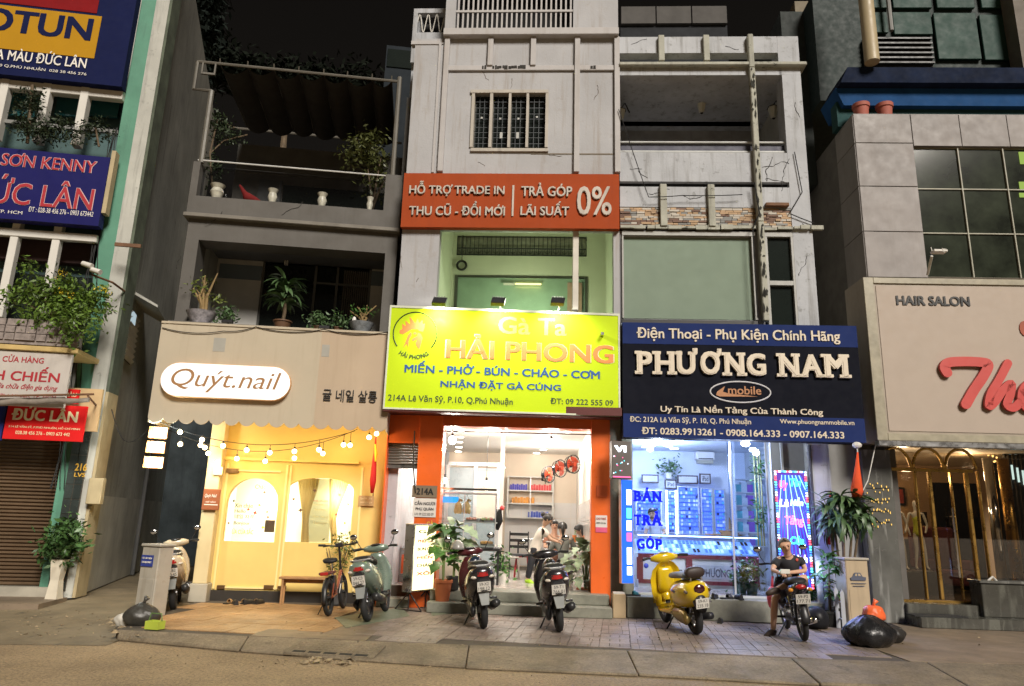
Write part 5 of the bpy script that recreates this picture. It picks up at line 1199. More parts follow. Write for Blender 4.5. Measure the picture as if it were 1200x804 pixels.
for i in range(31):
 u = lerp(vg[0], vg[1], i/30); mb.box(u-.008, u+.008, R1-.005, R1+.005, vg[2], vg[3])
for i in range(15):
 u = lerp(vg[0], vg[1], (i+.5)/15); mb.torus((u, R1, vg[2]+.12),.06,.006, 'y', 10,3)
obj('scrollwork', mb, gri, vgr, kind='stuff')
mb = bC(iw[0], iw[1], R1+.06, R1+.1, rec[2], iw[3]); obj('inner_window', mb, mat('green_glass', (.30,.42,.32),.12, var=.1), C)
for u in (iw[0], iw[1]): mb = bC(u-.03, u+.03, R1-.02, R1+.055, rec[2], iw[3]+.03); obj('inner_frame', mb, mat('dark_frame', (.07,.07,.06),.5), C)
mb = bC(iw[0]+.03, iw[1]-.03, R1-.02, R1+.055, iw[3], iw[3]+.03); obj('inner_frame', mb, mat('dark_frame', (.1,.1,.1)), C)
mb = bC(FC.X(665,345, R1), FC.X(682,345, R1), R1+.02, R1+.05, rec[2], iw[3]-.1); obj('pink_curtain', mb, mat('dull_pink', (.4,.25,.2),.8, var=.2, vs=6), C)
s = thing('tube_light', 'short yellow tube light inside the first floor green room', 'lamp', FC.q(625,333, R1-.05), FC.yaw)
P(FC, 'tube', (604,332,634,333.4), R1-.07, R1-.05, glow('amber_tube', (1,.7,.2),2.5), s); P(FC, 'holder', (590,331.5,603,334), R1-.07, R1-.04, white, s)
CP('x', (671,268,678,363),.03,.16, mat('pale_column', (.6,.57,.5),.6), bev=.01).name = 'thin_column'
mb = bC(rec[0]+.003, rec[1]-.003,.2,.208, rec[2]+.01, zB0-.01); obj('front_glass', mb, glass('thin_glass', (.93,.97,.93),.6), C)
s = thing('cable_coil', 'black cable coil hanging on the green recess wall', 'cable', FC.q(541,311, R1-.05), FC.yaw)
p = FC.I @ FC.q(541,311, R1-.05); mb = MB(FC); mb.torus(p, .11,.018, 'y', 20,6); mb.torus(p, .085,.01, 'y', 20,5); mb.tube([p+Vector((0,0,.1)),(p.x-.0, p.y, vg[3])], .008,5); obj('cable', mb, wirem, s, kind='stuff')
lamp('POINT', FC.p(lerp(rec[0], rec[1], .5),.9, rec[2]+1.1),34,(.92,1,.66),.2, C)
# ---- orange upper sign
s = thing('signboard', 'wide orange sign about trade in and zero percent across the pale house', 'sign', FC.q(600,268,-.12), FC.yaw)
ov = mat('orange_vinyl', (.34,.062,.018),.75, var=.06, vs=2, streak=.5, scol=(.26,.05,.02))
P(FC, 'board', (471.5,203.5,725.8,267),-.14,-.004, ov, s)
lt = mat('aged_white_letter', (.50,.45,.39),.6, var=.08, streak=.4)
for st, b_ in (('HỖ TRỢ TRADE IN', (480,213,591.5,231)),('THU CŨ - ĐỔI MỚI', (480,236.5,592,253.5)),('TRẢ GÓP', (611,215,670.5,231)),('LÃI SUẤT', (610,236.5,667,253.5)),('0%', (676,219,716.5,253))):
 text(st, FC, *b_, -.146, lt, s, bold=.022 if st != '0%' else .012, ext=.03)
P(FC, 'divider', (600,217,602.2,253),-.165,-.141, lt, s)
# ---- green sign on its own plane
gp = FC.p(hL, -.75,0); FG = Fr(gp.x, gp.y, 1.5)
s = thing('signboard', 'big yellow green sign with a rooster logo over the open restaurant', 'sign', FG.q(590,486), FG.yaw)
GB = (452.5,363.5,726.5,486)
mb = MB(FG); mb.pbox(*GB, 0,.22); obj('case', mb, mat('dark_red_case', (.09,.015,.012),.5), s)
q = FG.r(*GB); gfm = mat('lime_vinyl', (.44,.58,.012),.6, var=.03, emit=.10)
mb = MB(FG); mb.box(q[0]+.03, q[1]-.03,-.006,-.001, q[2]+.06, q[3]-.03); obj('face', mb, gfm, s)
frm = mat('pale_sign_frame', (.6,.62,.5),.5)
for a_ in ((q[0], q[1], q[3]-.03, q[3]+.01),(q[0], q[1], q[2]+.03, q[2]+.06),(q[0], q[0]+.03, q[2]+.06, q[3]-.03),(q[1]-.03, q[1], q[2]+.06, q[3]-.03)):
 mb = MB(FG); mb.box(a_[0], a_[1], -.02,-.0015, a_[2], a_[3]); obj('frame', mb, frm, s)
mb = bC(hL+.05, hR-.03,-.5,-.0, zl-.003, zl+.14); obj('sign_soffit', mb, mat('dark_red_case', (.1,.1,.1)), s)
for u in (hL+.3, hR-.4): mb = bC(u, u+.05,-.6,0, yy(400), yy(400)+.05); obj('bracket', mb, steel, s)
salmon = mat('salmon_letter', (.72,.22,.05),.6, var=.02, emit=.06); blt = mat('blue_letter', (.01,.08,.30),.6, var=.02); dkt = mat('dark_green_letter', (.03,.06,.02),.6, var=0)
pale = mat('pale_edge', (.8,.68,.35),.6, var=0)
text('Gà Ta', FG, 584,372,664,393,-.008, salmon, s, bold=.02)
text('HẢI PHONG', FG, 521.5,393.5,720,423.5,-.0075, pale, s, bold=.03, ext=.002); text('HẢI PHONG', FG, 523,394,718.5,423,-.0105, salmon, s, bold=.024)
text('MIẾN - PHỞ - BÚN - CHÁO - CƠM', FG, 474,426,703,440.5,-.008, blt, s, bold=.026); text('NHẬN ĐẶT GÀ CÚNG', FG, 516,446,657.5,458,-.008, blt, s, bold=.024)
text('214A Lê Văn Sỹ, P.10, Q.Phú Nhuận', FG, 454.5,464,601,474,-.008, dkt, s, bold=.012); text('ĐT: 09 222 555 09', FG, 645,467.5,718.5,474.5,-.008, dkt, s, bold=.012)
# rooster logo
lu, lz = FG.px(486.5,391); lr = FG.X(512,391)-lu
pth = []
for i in range(41): a = radians(-38)+radians(256)*i/40; pth.append((lu+lr*cos(a),-.008, lz+lr*1.02*sin(a)))
mb = MB(FG); mb.tube(pth, .011,5); obj('logo_ring', mb, dkt, s)
def blobp(pts, m_, nm='logo_shape', k=lr, d=-.009):
 mb = MB(FG); mb.prism([(lu+x*k, lz+y*k) for x, y in pts], d, d+.003); obj(nm, mb, m_, s)
blobp([(-.72,.12),(-.6,.2),(-.62,.45),(-.45,.33),(-.48,.6),(-.25,.42),(-.3,.8),(-.02,.5),(.08,.72),(.16,.5),(.3,.66),(.33,.46),(.42,.5),(.42,.3),(.36,.1),(.2,.12),(.1,.2),(-.15,.2),(-.4,.04),(-.55,-.06),(-.7,-.02)][::-1], salmon, 'rooster_comb')
blobp([(-.2,.08),(-.32,-.1),(-.42,-.45),(-.5,-.7),(-.36,-.5),(-.28,-.65),(-.26,-.3),(-.14,-.05)], salmon, 'rooster_neck')
blobp([(-.12,.0),(0,.08),(.1,-.02),(-.02,-.06)][::-1], salmon, 'rooster_eye'); blobp([(-.05,-.2),(.1,-.12),(.12,.05),(.26,.0),(.36,-.2),(.3,-.5),(.24,-.75),(.12,-.62),(.05,-.45),(.1,-.28),(-.08,-.38),(-.14,-.3)][::-1], salmon, 'rooster_wattle')
def arcf(p):
 t = (p[0]-lu)/lr; a = -pi/2+t*.86; r_ = lr*1.02+(p[2]-(lz-lr*1.02)); r_ = lr*1.06-(p[2]-(lz-lr*1.06)); return (lu+r_*cos(a), p[1], lz+r_*sin(a))
text('HẢI PHONG', FG, 0,0,1,1,-.008, dkt, s, bold=.02, loc=(lu-.72*lr, lu+.72*lr, lz-lr*1.06-.06, lz-lr*1.06+.045), arc=arcf, split=False)
# floodlights above the sign
for x_, lb in ((514, 'leftmost of the three black floodlights over the yellow green sign'),(583, 'middle one of the three black floodlights over the yellow green sign'),(653, 'rightmost of the three black floodlights over the yellow green sign')):
 dF = -.42; p = FG.I @ FG.q(x_, 352, dF); s = thing('floodlight', lb, 'floodlight', FG.p(*p), FG.yaw, 'floodlights over the yellow green sign')
 mb = MB(FG); c = p; w_ = .12; mb.add([(c.x-w_, c.y-.04, c.z-.055),(c.x+w_, c.y-.04, c.z-.055),(c.x+w_+.03, c.y+.03, c.z+.07),(c.x-w_+.03, c.y+.03, c.z+.07),(c.x-w_, c.y+.06, c.z-.09),(c.x+w_, c.y+.06, c.z-.09),(c.x+w_+.03, c.y+.1, c.z+.05),(c.x-w_+.03, c.y+.1, c.z+.05)],
       [(0,1,2,3),(4,7,6,5),(0,3,7,4),(1,5,6,2),(3,2,6,7),(0,4,5,1)]); obj('housing', mb, blackp, s, bev=.006)
 mb = MB(FG); mb.tube([(c.x+.03, c.y+.06, c.z-.05),(c.x+.06,-.1, q[3]+.06),(c.x+.06,.05, q[3])], .012,6); obj('arm', mb, white, s)
 mb = MB(FG)
 for k in range(5): mb.box(c.x-.09+k*.045, c.x-.075+k*.045, c.y+.02, c.y+.11, c.z+.06, c.z+.085)
 obj('fins', mb, steel, s, kind='stuff')
 lamp('SPOT', FG.p(c.x, c.y+.08, c.z-.13),46,(1,.97,.86),.04, s, aim=FG.p(c.x+.05,.0, q[3]-.35), spot=140)
# ---- light box sign on iron legs
Fx = Fr(*gnd(487,716).xy, 38); s = thing('lightbox_sign', 'free standing lit menu box on thin black iron legs by the orange pillar', 'sign', Fx.p(0,0,0), Fx.yaw)
hz = 0.30; H_ = FC.Z(491,614,-.8)-hz; fw = .36
Fx = Fr(*gnd(480,717).xy, 58)
mb = MB(Fx); mb.box(0,.62,0,.20, hz, hz+H_); obj('case', mb, steel, s, bev=.008)
mb = MB(Fx); mb.box(.03,.59,-.008,-.001, hz+.03, hz+H_-.03); obj('lit_face', mb, mat('menu_print', (.8,.75,.45),.5, var=.35, vs=7, emit=1.0, ecol=(1,.86,.45)), s)
for st, zz, m_ in (('GÀ', .86, inkg),('PHỞ GÀ', .72, inkr),('BÚN GÀ', .6, inkg),('MIẾN', .48, inkr),('CHÁO', .36, inkg),('XÔI', .24, inkr)):
 text(st, Fx, 0,0,1,1,-.012, m_, s, bold=.02, loc=(.1,.52, hz+H_*zz, hz+H_*zz+.07), split=False)
for u in (.08,.54):
 for sgn in (-.28,.28):
  mb = MB(Fx); mb.tube([(u, .1, hz),(u+(.0),.1+sgn, .012)], .011,6); obj('leg', mb, black, s)
 mb = MB(Fx); mb.tube([(u, .1-.28,.012),(u, .1+.28,.012)], .011,6); mb.tube([(u, .1, hz),(u, .1,.012)], .011,6); obj('foot', mb, black, s, kind='stuff')
lamp('POINT', Fx.p(.3,-.35, hz+H_*.6),4,(1,.9,.6),.15, s)
# ================================================================== D: phone shop house
D = thing('shophouse', 'weathered grey house with peeling ribs above the dark blue phone shop sign', 'building', FD.p(1.5,0,0), FD.yaw)
def DP(name, px, d0, d1, m, bev=0, parent=None, fr=None):
 mb = MB(fr or FD); mb.pbox(*px, d0, d1); return obj(name, mb, m, parent or D, bev=bev)
dl = FD.I @ FC.p(hR, 0,0); dl = dl.x+.012; dr = FD.X(960,378)
yd = lambda y: FD.Z(830, y)
rp = (FD.X(936,378), dr)                     # right pier
top = yd(43)
mb = bD(rp[0], rp[1], 0,.4,0, yd(88)); obj('corner_pier', mb, facD, D)
mb = bD(rp[0]-.05, rp[1], -.0,.4, yd(88)+.002, top); obj('corner_pier', mb, facD, D)
mb = bD(dl, rp[0]-.053,0,.22, yd(62), top); obj('roof_band', mb, facD, D)
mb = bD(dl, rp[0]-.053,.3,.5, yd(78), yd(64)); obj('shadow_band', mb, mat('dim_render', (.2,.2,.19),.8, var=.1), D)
mb = bD(dl, dr+.1,-.12,.3, yd(80), yd(76)); obj('slab_edge', mb, facDr, D, bev=.015)
mb = bD(dl, rp[0]-.003,.0,.3, yd(88), yd(80)-.002); obj('beam', mb, facD, D)
for xa, ya, yb in ((774.5,44,74),(827,44,74)):
 u = FD.X(xa, 60); mb = bD(u-.06, u+.06,-.1,.0, yd(yb), yd(ya)); obj('rib', mb, facDr, D, bev=.01)
# the long peeling rib, pieces stacked so it leans as built
u = FD.X(886,200)
for k, (ya, yb) in enumerate(((44,83),(83,178),(178,262),(262,377))):
 mb = MB(FD); o_ = .0; mb.box(u-.055+o_, u+.055+o_, -.13-.004*k, .0, yd(yb), yd(ya)-.004); obj('rib', mb, facDr, D, bev=.015)
rr = random.Random(44); mb = MB(FD)
for i in range(46):
 z = rr.uniform(yd(370), yd(85)); a = u+rr.uniform(-.045,.035); s_ = rr.uniform(.01,.035); h_ = rr.uniform(.03,.16)
 mb.prism([(a-s_, z),(a+s_*.4, z-h_*.4),(a+s_, z+h_*.3),(a, z+h_)], -.15,-.1459)
obj('peeled_paint', mb, mat('peel_dark', (.03,.03,.025),.9), D, kind='stuff')
# terrace interior
mb = bD(dl, dr, 2.3,2.45, yd(215), top); obj('terrace_wall', mb, mat('terrace_blue_grey', (.34,.35,.37),.8, var=.2, streak=.4), D)
mb = bD(dl, dr-.0,.3,2.3, yd(84), yd(84)+.12); obj('terrace_ceiling', mb, facD, D)
mb = bD(dl, FD.X(880,95,1.8),1.9,2.1, FD.Z(800,106,1.9), yd(84)); obj('inner_beam', mb, facD, D)
mb = bD(dr-.15, dr, .4,9,0, top-.3); obj('right_wall', mb, sidem, D)
mb = bD(dl, dr-.15,.22,9, yd(213)-.12, yd(213)); obj('terrace_floor', mb, facD, D)
q = FD.I @ FD.q(853,108,2.25); q2 = FD.I @ FD.q(882,140,2.25); q3 = FD.I @ FD.q(857,145,2.25)
mb = MB(FD); mb.prism([(q3.x, q3.z),(q2.x, q2.z+.5),(q2.x, q.z),(q.x, q.z)][::1], 2.27,2.29); obj('stair_opening', mb, dark, D)
# lanterns
def lantern(x_, y_, d_, lb, hang=True):
 p = FD.I @ FD.q(x_, y_, d_); s = thing('lantern', lb, 'lantern', FD.p(*p), FD.yaw); mb = MB(FD)
 mb.lathe((p.x, p.y, p.z), [(.02,-.16),(.06,-.13),(.1,.05),(.11,.09),(.06,.14),(.015,.19)], 6); obj('glass_body', mb, mat('lantern_glass', (.6,.6,.52),.2), s)
 mb = MB(FD); mb.lathe((p.x, p.y, p.z), [(.0,.19),(.12,.1),(.13,.09),(.0,.12)], 6); mb.lathe((p.x, p.y, p.z), [(.0,-.19),(.04,-.16),(.0,-.14)], 6); obj('cap', mb, black, s, kind='stuff')
 mb = MB(FD)
 if hang: mb.cyl((p.x, p.y, p.z+.18),(p.x, p.y, yd(84)),.006, n=5); mb.lathe((p.x, p.y, p.z+.55), [(.0,0),(.1,.06),(.02,.07)], 10)
 else: mb.tube([(p.x, p.y, p.z+.15),(p.x+.1, p.y+.05, p.z+.3),(p.x+.2, p.y+.1, p.z+.1)], .015,6)
 obj('hanger', mb, black, s, kind='stuff')
lantern(822,125,1.2, 'glass lantern hanging from the middle of the terrace ceiling'); lantern(906,131,1.0, 'dark wall lantern on the right side of the terrace', False); lantern(727.5,134,1.0, 'dark wall lantern at the left end of the terrace', False)
mb = MB(FD)
railm = mat('pale_handrail', (.55,.56,.55),.4)
for y_, r_ in ((164,.022),(175.5,.03)): mb = MB(FD); mb.cyl((dl, .1, yd(y_)),(rp[0], .1, yd(y_)), r_, n=8); obj('handrail', mb, railm, D)
mb = bD(dl, rp[0], .14,.17, yd(179), yd(166)); obj('rail_board', mb, mat('navy_board', (.05,.05,.08),.6), D)
mb = bD(dl, rp[0]-.003,0,.22, yd(213), yd(179)); obj('parapet', mb, facD, D)
mb = bD(dl, rp[0]-.003,.1,.3, yd(219), yd(213)-.003); obj('dark_gap', mb, dark, D)
mb = bD(dl, rp[0]-.003,0,.25, yd(243), yd(219)-.003); obj('panel_band', mb, facD, D)
for xa in (777,833): u2 = FD.X(xa, 240); mb = bD(u2-.065, u2+.065,-.09,.0, yd(267), yd(218)); obj('rib', mb, facDr, D, bev=.01)
mb = bD(FD.X(896,245), FD.X(923,240),-.1,-.003, yd(243), yd(239)); obj('broken_canopy', mb, rust, D, bev=.01)
# mosaic strip of small stones
mb = bD(dl, rp[0]-.003,.02,.2, yd(266), yd(243)-.003); mos = obj('mosaic_strip', mb, groutm, D)
mm = [mat('stone_tan', (.42,.28,.16),.7, var=.2), mat('stone_pale', (.46,.42,.36),.7, var=.2), mat('stone_brown', (.16,.09,.06),.7, var=.2), mat('stone_grey', (.22,.22,.21),.7, var=.2)]
rr = random.Random(5); mb = MB(FD); zz = yd(266); rows = 9; hh = (yd(243.5)-zz)/rows
for j in range(rows):
 uu = dl
 while uu < rp[0]-.02:
  L_ = min(rr.uniform(.06,.22), rp[0]-.005-uu); mb.mi = rr.choices((0,1,2,3),(4,3,2,2))[0]; mb.box(uu+.004, uu+L_-.004,.019-rr.uniform(.004,.03),.03, zz+j*hh+.003, zz+(j+1)*hh-.003); uu += L_
o = obj('stone', mb, mm, mos, kind='stuff')
rr = random.Random(6); mb = MB(FD); uu = dl
while uu < dr: L_ = rr.uniform(.08,.3); mb.box(uu, uu+L_, -.05-rr.uniform(0,.03),.0, yd(268.5)-rr.uniform(0,.03), yd(266)+rr.uniform(-.02,.03)); uu += L_*rr.uniform(1,1.2)
obj('broken_ledge', mb, facDr, D, kind='stuff')
# first floor windows
wz0, wz1 = yd(381)-.1, yd(268.5)-.04
mb = MB(FD); A1 = (FD.X(731,325), FD.X(883,325), yd(374), yd(277)); A2 = (FD.X(901,300), FD.X(934,300), yd(327), yd(275)); A3 = (FD.X(906,355), FD.X(936.5,355), wz0, yd(333))
mb.wall(dl, rp[0]-.003, wz0, wz1, [A1], .06,.22) if False else mb.wall(dl, FD.X(895,330), wz0, wz1, [A1], .06,.22)
obj('window_wall', mb, facD, D)
wf2 = mat('window_alu', (.34,.34,.32),.5, var=.1, streak=.3)
blind = P(FD, 'blind', (731,277,884,374),.092,.11, mat('grey_green_blind', (.44,.475,.44),.6, var=.05), D)
mb = bD(A1[0], A1[1], .085,.09, A1[2], A1[3]); obj('pane', mb, glass('thin_glass', (.95,.97,.95)), D)
for b_ in ((729,271,886,276),): DP('window_frame', b_, .0,.058, wf2)
for u0_, u1_ in ((A1[0]-.03, A1[0]),(A1[1], A1[1]+.05)): mb = bD(u0_, u1_, .0,.058, A1[2], A1[3]); obj('window_frame', mb, wf2, D)
u0_ = FD.X(897,300); u1_ = rp[0]-.003
for (a, b, c, d) in ((u0_, u1_, wz1-.1, wz1),(u0_, u0_+.05, wz0, wz1-.103),(u1_-.04, u1_, wz0, wz1-.103),(u0_+.053, u1_-.043, yd(333), yd(328))):
 mb = bD(a, b, .0,.1, c, d); obj('window_frame', mb, wf2, D)
mb = bD(u0_+.05, u1_-.04,.08,.09, wz0, wz1-.1); obj('dark_pane', mb, darkg, D)
DP('dark_sill', (729,375,888,379),-.03,.2, black)
# ground floor shell
dfl = FD.Z(840,702,-.33); dcz = FD.Z(820,517,-.2)+.32
gl0, gl1 = FD.X(741,600), FD.X(902,600)
mb = bD(dl+.03, FD.X(958,710),-.36,.3,0, dfl); obj('step', mb, stepm, D, bev=.012)
ds = 5.0
mb = bD(dl, dr-.15,.3, ds, 0, dfl-.012); dfo = obj('shop_floor', mb, groutm, D)
nn = 7; Wt = (dr-.15-dl)/nn; pk = mat('pinkish_floor_tile', (.5,.42,.36),.15, var=.05, rnd=.05)
for i in range(nn):
 for j in range(8): mb = bD(dl+i*Wt+.003, dl+(i+1)*Wt-.003,.301+j*.58,.301+j*.58+.574, dfl-.014, dfl); obj('floor_tile', mb, pk, dfo)
cw = mat('cool_white_wall', (.68,.72,.76),.5, var=.03)
mb = bD(dl, dr-.15,.0, ds, dcz, dcz+.1); obj('ceiling', mb, cw, D)
mb = bD(dl, dr-.15, ds, ds+.12,0, dcz); obj('back_wall', mb, cw, D)
mb = bD(dl-.0, dl+.06,.3, ds, dfl, dcz); obj('left_wall', mb, cw, D)
mb = bD(FD.X(905,600,.3), dr-.15,.2,.3,0, dcz); obj('right_front_panel', mb, mat('grey_front_panel', (.3,.3,.3),.6, var=.1), D)
mb = bD(dl, FD.X(742,600),-.0,.3, dfl, dcz); obj('left_front_pier', mb, stepm, D)
for u in (FD.X(915,560,.2),): mb = bD(u, u+.04,.12,.2, dfl, dcz); obj('door_post', mb, alu, D)
mb = bD(dl, dr, -.05,.3, dcz-.0, yd(381)); obj('front_beam', mb, mat('blue_beam', (.2,.25,.35),.6), D)
# glass front: fixed pane and an open door leaf
shop_gl = glass('shop_glass', (.9,.94,.98),1.2)
gm = (FD.X(857,600,.12))
mb = bD(gl0, gm, .11,.122, dfl+.01, dcz); obj('glass_pane', mb, shop_gl, D)
fr2 = Fr(*FD.p(gl1+.02,.12,0).xy, -3-22)
mb = MB(fr2); mb.box(-(gl1-gm)*1.06,0,0,.012, dfl+.015, dcz-.02); obj('glass_door', mb, glass('blue_door_glass', (.78,.86,.97),1.8), D)
for u in (gl0-.02, gm, gl1): mb = bD(u, u+.03,.1,.135, dfl, dcz); obj('door_post', mb, alu, D)
mb = bD(gl0, gl1,.095,.14, dfl, dfl+.03); obj('bottom_rail', mb, alu, D)
# blue vinyl lettering on the glass, slab serif
def serif_text(s, fr, x0, y0, x1, y1, d, m, parent, bold=.03, ext=.004, name='lettering', sf=.10):
 """letters placed one by one, each with slab serifs"""
 ws = []; K = .74
 stems = {'P': (0,), 'H': (0,1), 'U': (0,1), 'Ư': (0,1), 'N': (0,1), 'Á': (0,1), 'A': (0,1), 'M': (0,1), 'B': (0,), 'T': (.5,), 'R': (0,1), 'Ả': (0,1)}
 cur_ = 0; items = []
 for c in s:
  if c == ' ': cur_ += .42; continue
  w_ = {'M': .92, 'N': .78, 'H': .78, 'O': .80, 'Ơ': .86, 'Ó': .8, 'G': .76, 'U': .74, 'Ư': .84, 'A': .80, 'Á': .8, 'Ả': .8, 'P': .62, 'B': .64, 'R': .7, 'T': .66}.get(c, .7); items.append((c, cur_, w_)); cur_ += w_+.10
 tot = cur_-.10; u0, u1, z0, z1 = fr.r(x0, y0, x1, y1, d)
 for c, cx, w_ in items:
  a, b = u0+(u1-u0)*cx/tot, u0+(u1-u0)*(cx+w_)/tot
  hx = z1; lw = b-a
  if c in 'ƯƠ': b2 = b
  zt = z1+(z1-z0)*(.34 if c in 'ÁẢÓ' else .18 if c in 'ƯƠ' else .0); base_z = z0
  o = text(c, fr, 0,0,1,1, d, m, parent, name='letter', bold=bold, ext=ext, loc=(a, b, base_z, zt), split=False)
  o.name = 'letter'; 
  if 'kind' in o: del o['kind']
  th = (z1-z0)*.13; mb = MB(fr); any_ = False; e2 = ext+.0035
  if c in stems:
   for t in stems[c]:
    rw = lw*(.86 if c == 'Ư' else 1); cxx = a+rw*t+( .12*rw if t == 0 else -.12*rw if t == 1 else 0)
    wd_ = rw*.25
    if c in 'AÁẢ': mb.box(cxx-wd_*.9-(.04*rw if t == 0 else -.04*rw), cxx+wd_*.9-(.04*rw if t == 0 else -.04*rw), d-e2, d, z0, z0+th); any_ = True; continue
    if c not in 'UƯ': mb.box(cxx-wd_, cxx+wd_, d-e2, d, z0, z0+th); any_ = True
    if c in 'HUƯNMPB' and c != 'R' or (c == 'R' and t == 0):
     if not (c == 'N' and t == 0 and False): mb.box(cxx-wd_, cxx+wd_*(.8), d-e2-.001, d, z1-th, z1); any_ = True
  if any_: so = obj('serif', mb, m, parent, kind='stuff')
gsign = thing('window_lettering', 'blue slab letters BÁN TRẢ GÓP stuck down the phone shop window', 'lettering', FD.q(760,645,.1), FD.yaw)
bluel = mat('electric_blue_vinyl', (.005,.01,.8),.4, var=0, emit=.32)  # letters given a glow of their own to keep the blue bright
for st, b_ in (('BÁN', (743,575,775,588)),('TRẢ', (743,603,775,616)),('GÓP', (746,631,776,644))): serif_text(st, FD, *b_, .105, bluel, gsign, bold=.055, ext=.002)
# ceiling lights in the shop
bluew = glow('cool_light', (.85,.93,1),9)
for i, (x_, y_, lb) in enumerate(((753,514, 'first'),(757,522, 'second'),(783,521, 'third'),(796,514, 'fourth'),(790,524, 'fifth'))):
 dv = FD.I.to_3x3() @ ray(x_, y_+2); o_ = FD.I @ CAMP; t = (dcz-.01-o_.z)/dv.z; q = o_+dv*t; q.y = min(q.y, ds-.3)
 s = thing('downlight', '%s small ceiling light from the left in the phone shop' % lb, 'lamp', FD.p(q.x, q.y, dcz), FD.yaw, 'ceiling lights of the phone shop'); mb = MB(FD); mb.lathe((q.x, q.y, dcz), [(.01,-.014),(.09,-.014),(.1,-.001)], 14); obj('disc', mb, bluew, s)
for x_, y_, lb in ((770,517, 'glaring white lamp under the blue sign at left'),(873.5,520, 'glaring white lamp under the blue sign at right')):
 p = FD.I @ FD.q(x_, y_, -.25); s = thing('floodlight', lb, 'lamp', FD.p(*p), FD.yaw); mb = MB(FD); mb.sph(p, .055,10,8,(1.4,.8,.9)); obj('bulb', mb, glow('flood_white', (.9,.97,1),22), s, smooth=True)
 mb = MB(FD); mb.cyl(p+Vector((0,0,.04)),(p.x, p.y, p.z+.16),.02, n=8); obj('holder', mb, black, s)
 lamp('POINT', FD.p(p.x, p.y-.12, p.z-.05),13,(.8,.9,1),.06, s)
lamp('POINT', FD.p(lerp(dl, dr, .3),3.0, dcz-.3),110,(.48,.6,1),.15, D); lamp('POINT', FD.p(lerp(dl, dr, .5),.45, dcz-.75),110,(.58,.68,1),.15, D)  # second lamp has no fitting, added to brighten the counter fronts
# glass counters
s = thing('display_counter', 'white phone counter with maroon frame and blue lit glass top', 'counter', FD.p(FD.X(830,670,1.5),1.5, dfl), FD.yaw)
cd1 = 1.5; c0, c1 = FD.X(748,670, cd1), FD.X(890,670, cd1); cz0, cz1 = dfl, FD.Z(830,651, cd1); gz = FD.Z(830,627, cd1+.5)
mar = mat('maroon_frame', (.16,.02,.03),.35); pan = mat('pale_counter_panel', (.62,.6,.56),.35, var=.03)
mb = bD(c0, c1, cd1+.03, cd1+.6, cz0, cz1); obj('cabinet', mb, pan, s)
mb = bD(c0, c1, cd1, cd1+.03, cz1-.07, cz1); obj('top_frame', mb, mar, s)
mb = bD(c0, c1, cd1, cd1+.03, cz0+.08, cz0+.15); obj('bottom_frame', mb, mar, s)
for x_ in (750,775,808,886): u = FD.X(x_, 670, cd1); mb = bD(u-.06, u+.06, cd1-.003, cd1+.03, cz0+.15, cz1-.07); obj('stile', mb, mar, s)
mb = MB(FD); u = FD.X(845,670, cd1); mb.box(FD.X(815,670, cd1), FD.X(880,670, cd1), cd1+.02, cd1+.029, FD.Z(840,679, cd1), FD.Z(840,663, cd1)); obj('label_strip', mb, mat('grey_strip', (.48,.48,.5),.4), s)
text('PHƯƠNG NAM', FD, 823,665.5,876,677, cd1+.018, mat('slate_letter', (.1,.09,.11),.5), s, bold=.008, split=False)
text('Phone', FD, 780,664,805,674, cd1+.026, black, s, bold=.006, split=False)
cg = glass('counter_glass', (.8,.88,1),1.0)
mb = bD(c0, c1, cd1+.02, cd1+.03, cz1, gz-.02); obj('front_glass', mb, cg, s)
mb = bD(c0, c1, cd1+.02, cd1+.6, gz-.02, gz); obj('top_glass', mb, cg, s)
mb = bD(c0, c1, cd1+.03, cd1+.04, gz-.04, gz-.022); obj('light_strip', mb, glow('counter_led', (.55,.75,1),6), s)
# trays of phones sloping up inside
slopem = mat('lit_tray', (.35,.5,.8),.4, emit=.5, ecol=(.35,.55,1))
mb = MB(FD); mb.add([(c0, cd1+.05, cz1+.02),(c1, cd1+.05, cz1+.02),(c1, cd1+.55, gz-.12),(c0, cd1+.55, gz-.12)], [(0,1,2,3)]); obj('tray', mb, slopem, s)
phm = [mat('phone_white', (.8,.85,.9),.3, emit=.7, ecol=(.8,.92,1)), mat('phone_black', (.02,.02,.03),.2), mat('phone_blue', (.1,.25,.7),.3, emit=.3, ecol=(.2,.4,1))]
rr = random.Random(77)
ncol = 30
for r_ in range(3):
 for c_ in range(ncol):
  if rr.random() < .12: continue
  t0 = .08+r_*.3; t1_ = t0+.22; ua = lerp(c0, c1,(c_+.15)/ncol); ub = lerp(c0, c1,(c_+.8)/ncol)
  pts = []
  for (u, t) in ((ua, t0),(ub, t0),(ub, t1_),(ua, t1_)): pts.append((u, lerp(cd1+.05, cd1+.55, t), lerp(cz1+.02, gz-.12, t)+.012))
  pts += [(p[0], p[1], p[2]+.012) for p in pts]; mb = MB(FD); mb.add(pts, [(0,3,2,1),(4,5,6,7),(0,1,5,4),(1,2,6,5),(2,3,7,6),(3,0,4,7)])
  obj('phone', mb, rr.choices(phm, (6,2,3) if c_ > 12 else (2,2,6))[0], None, label='one of the small phones lying in rows in the lit glass counter', cat='phone', group='phones in the glass counter')
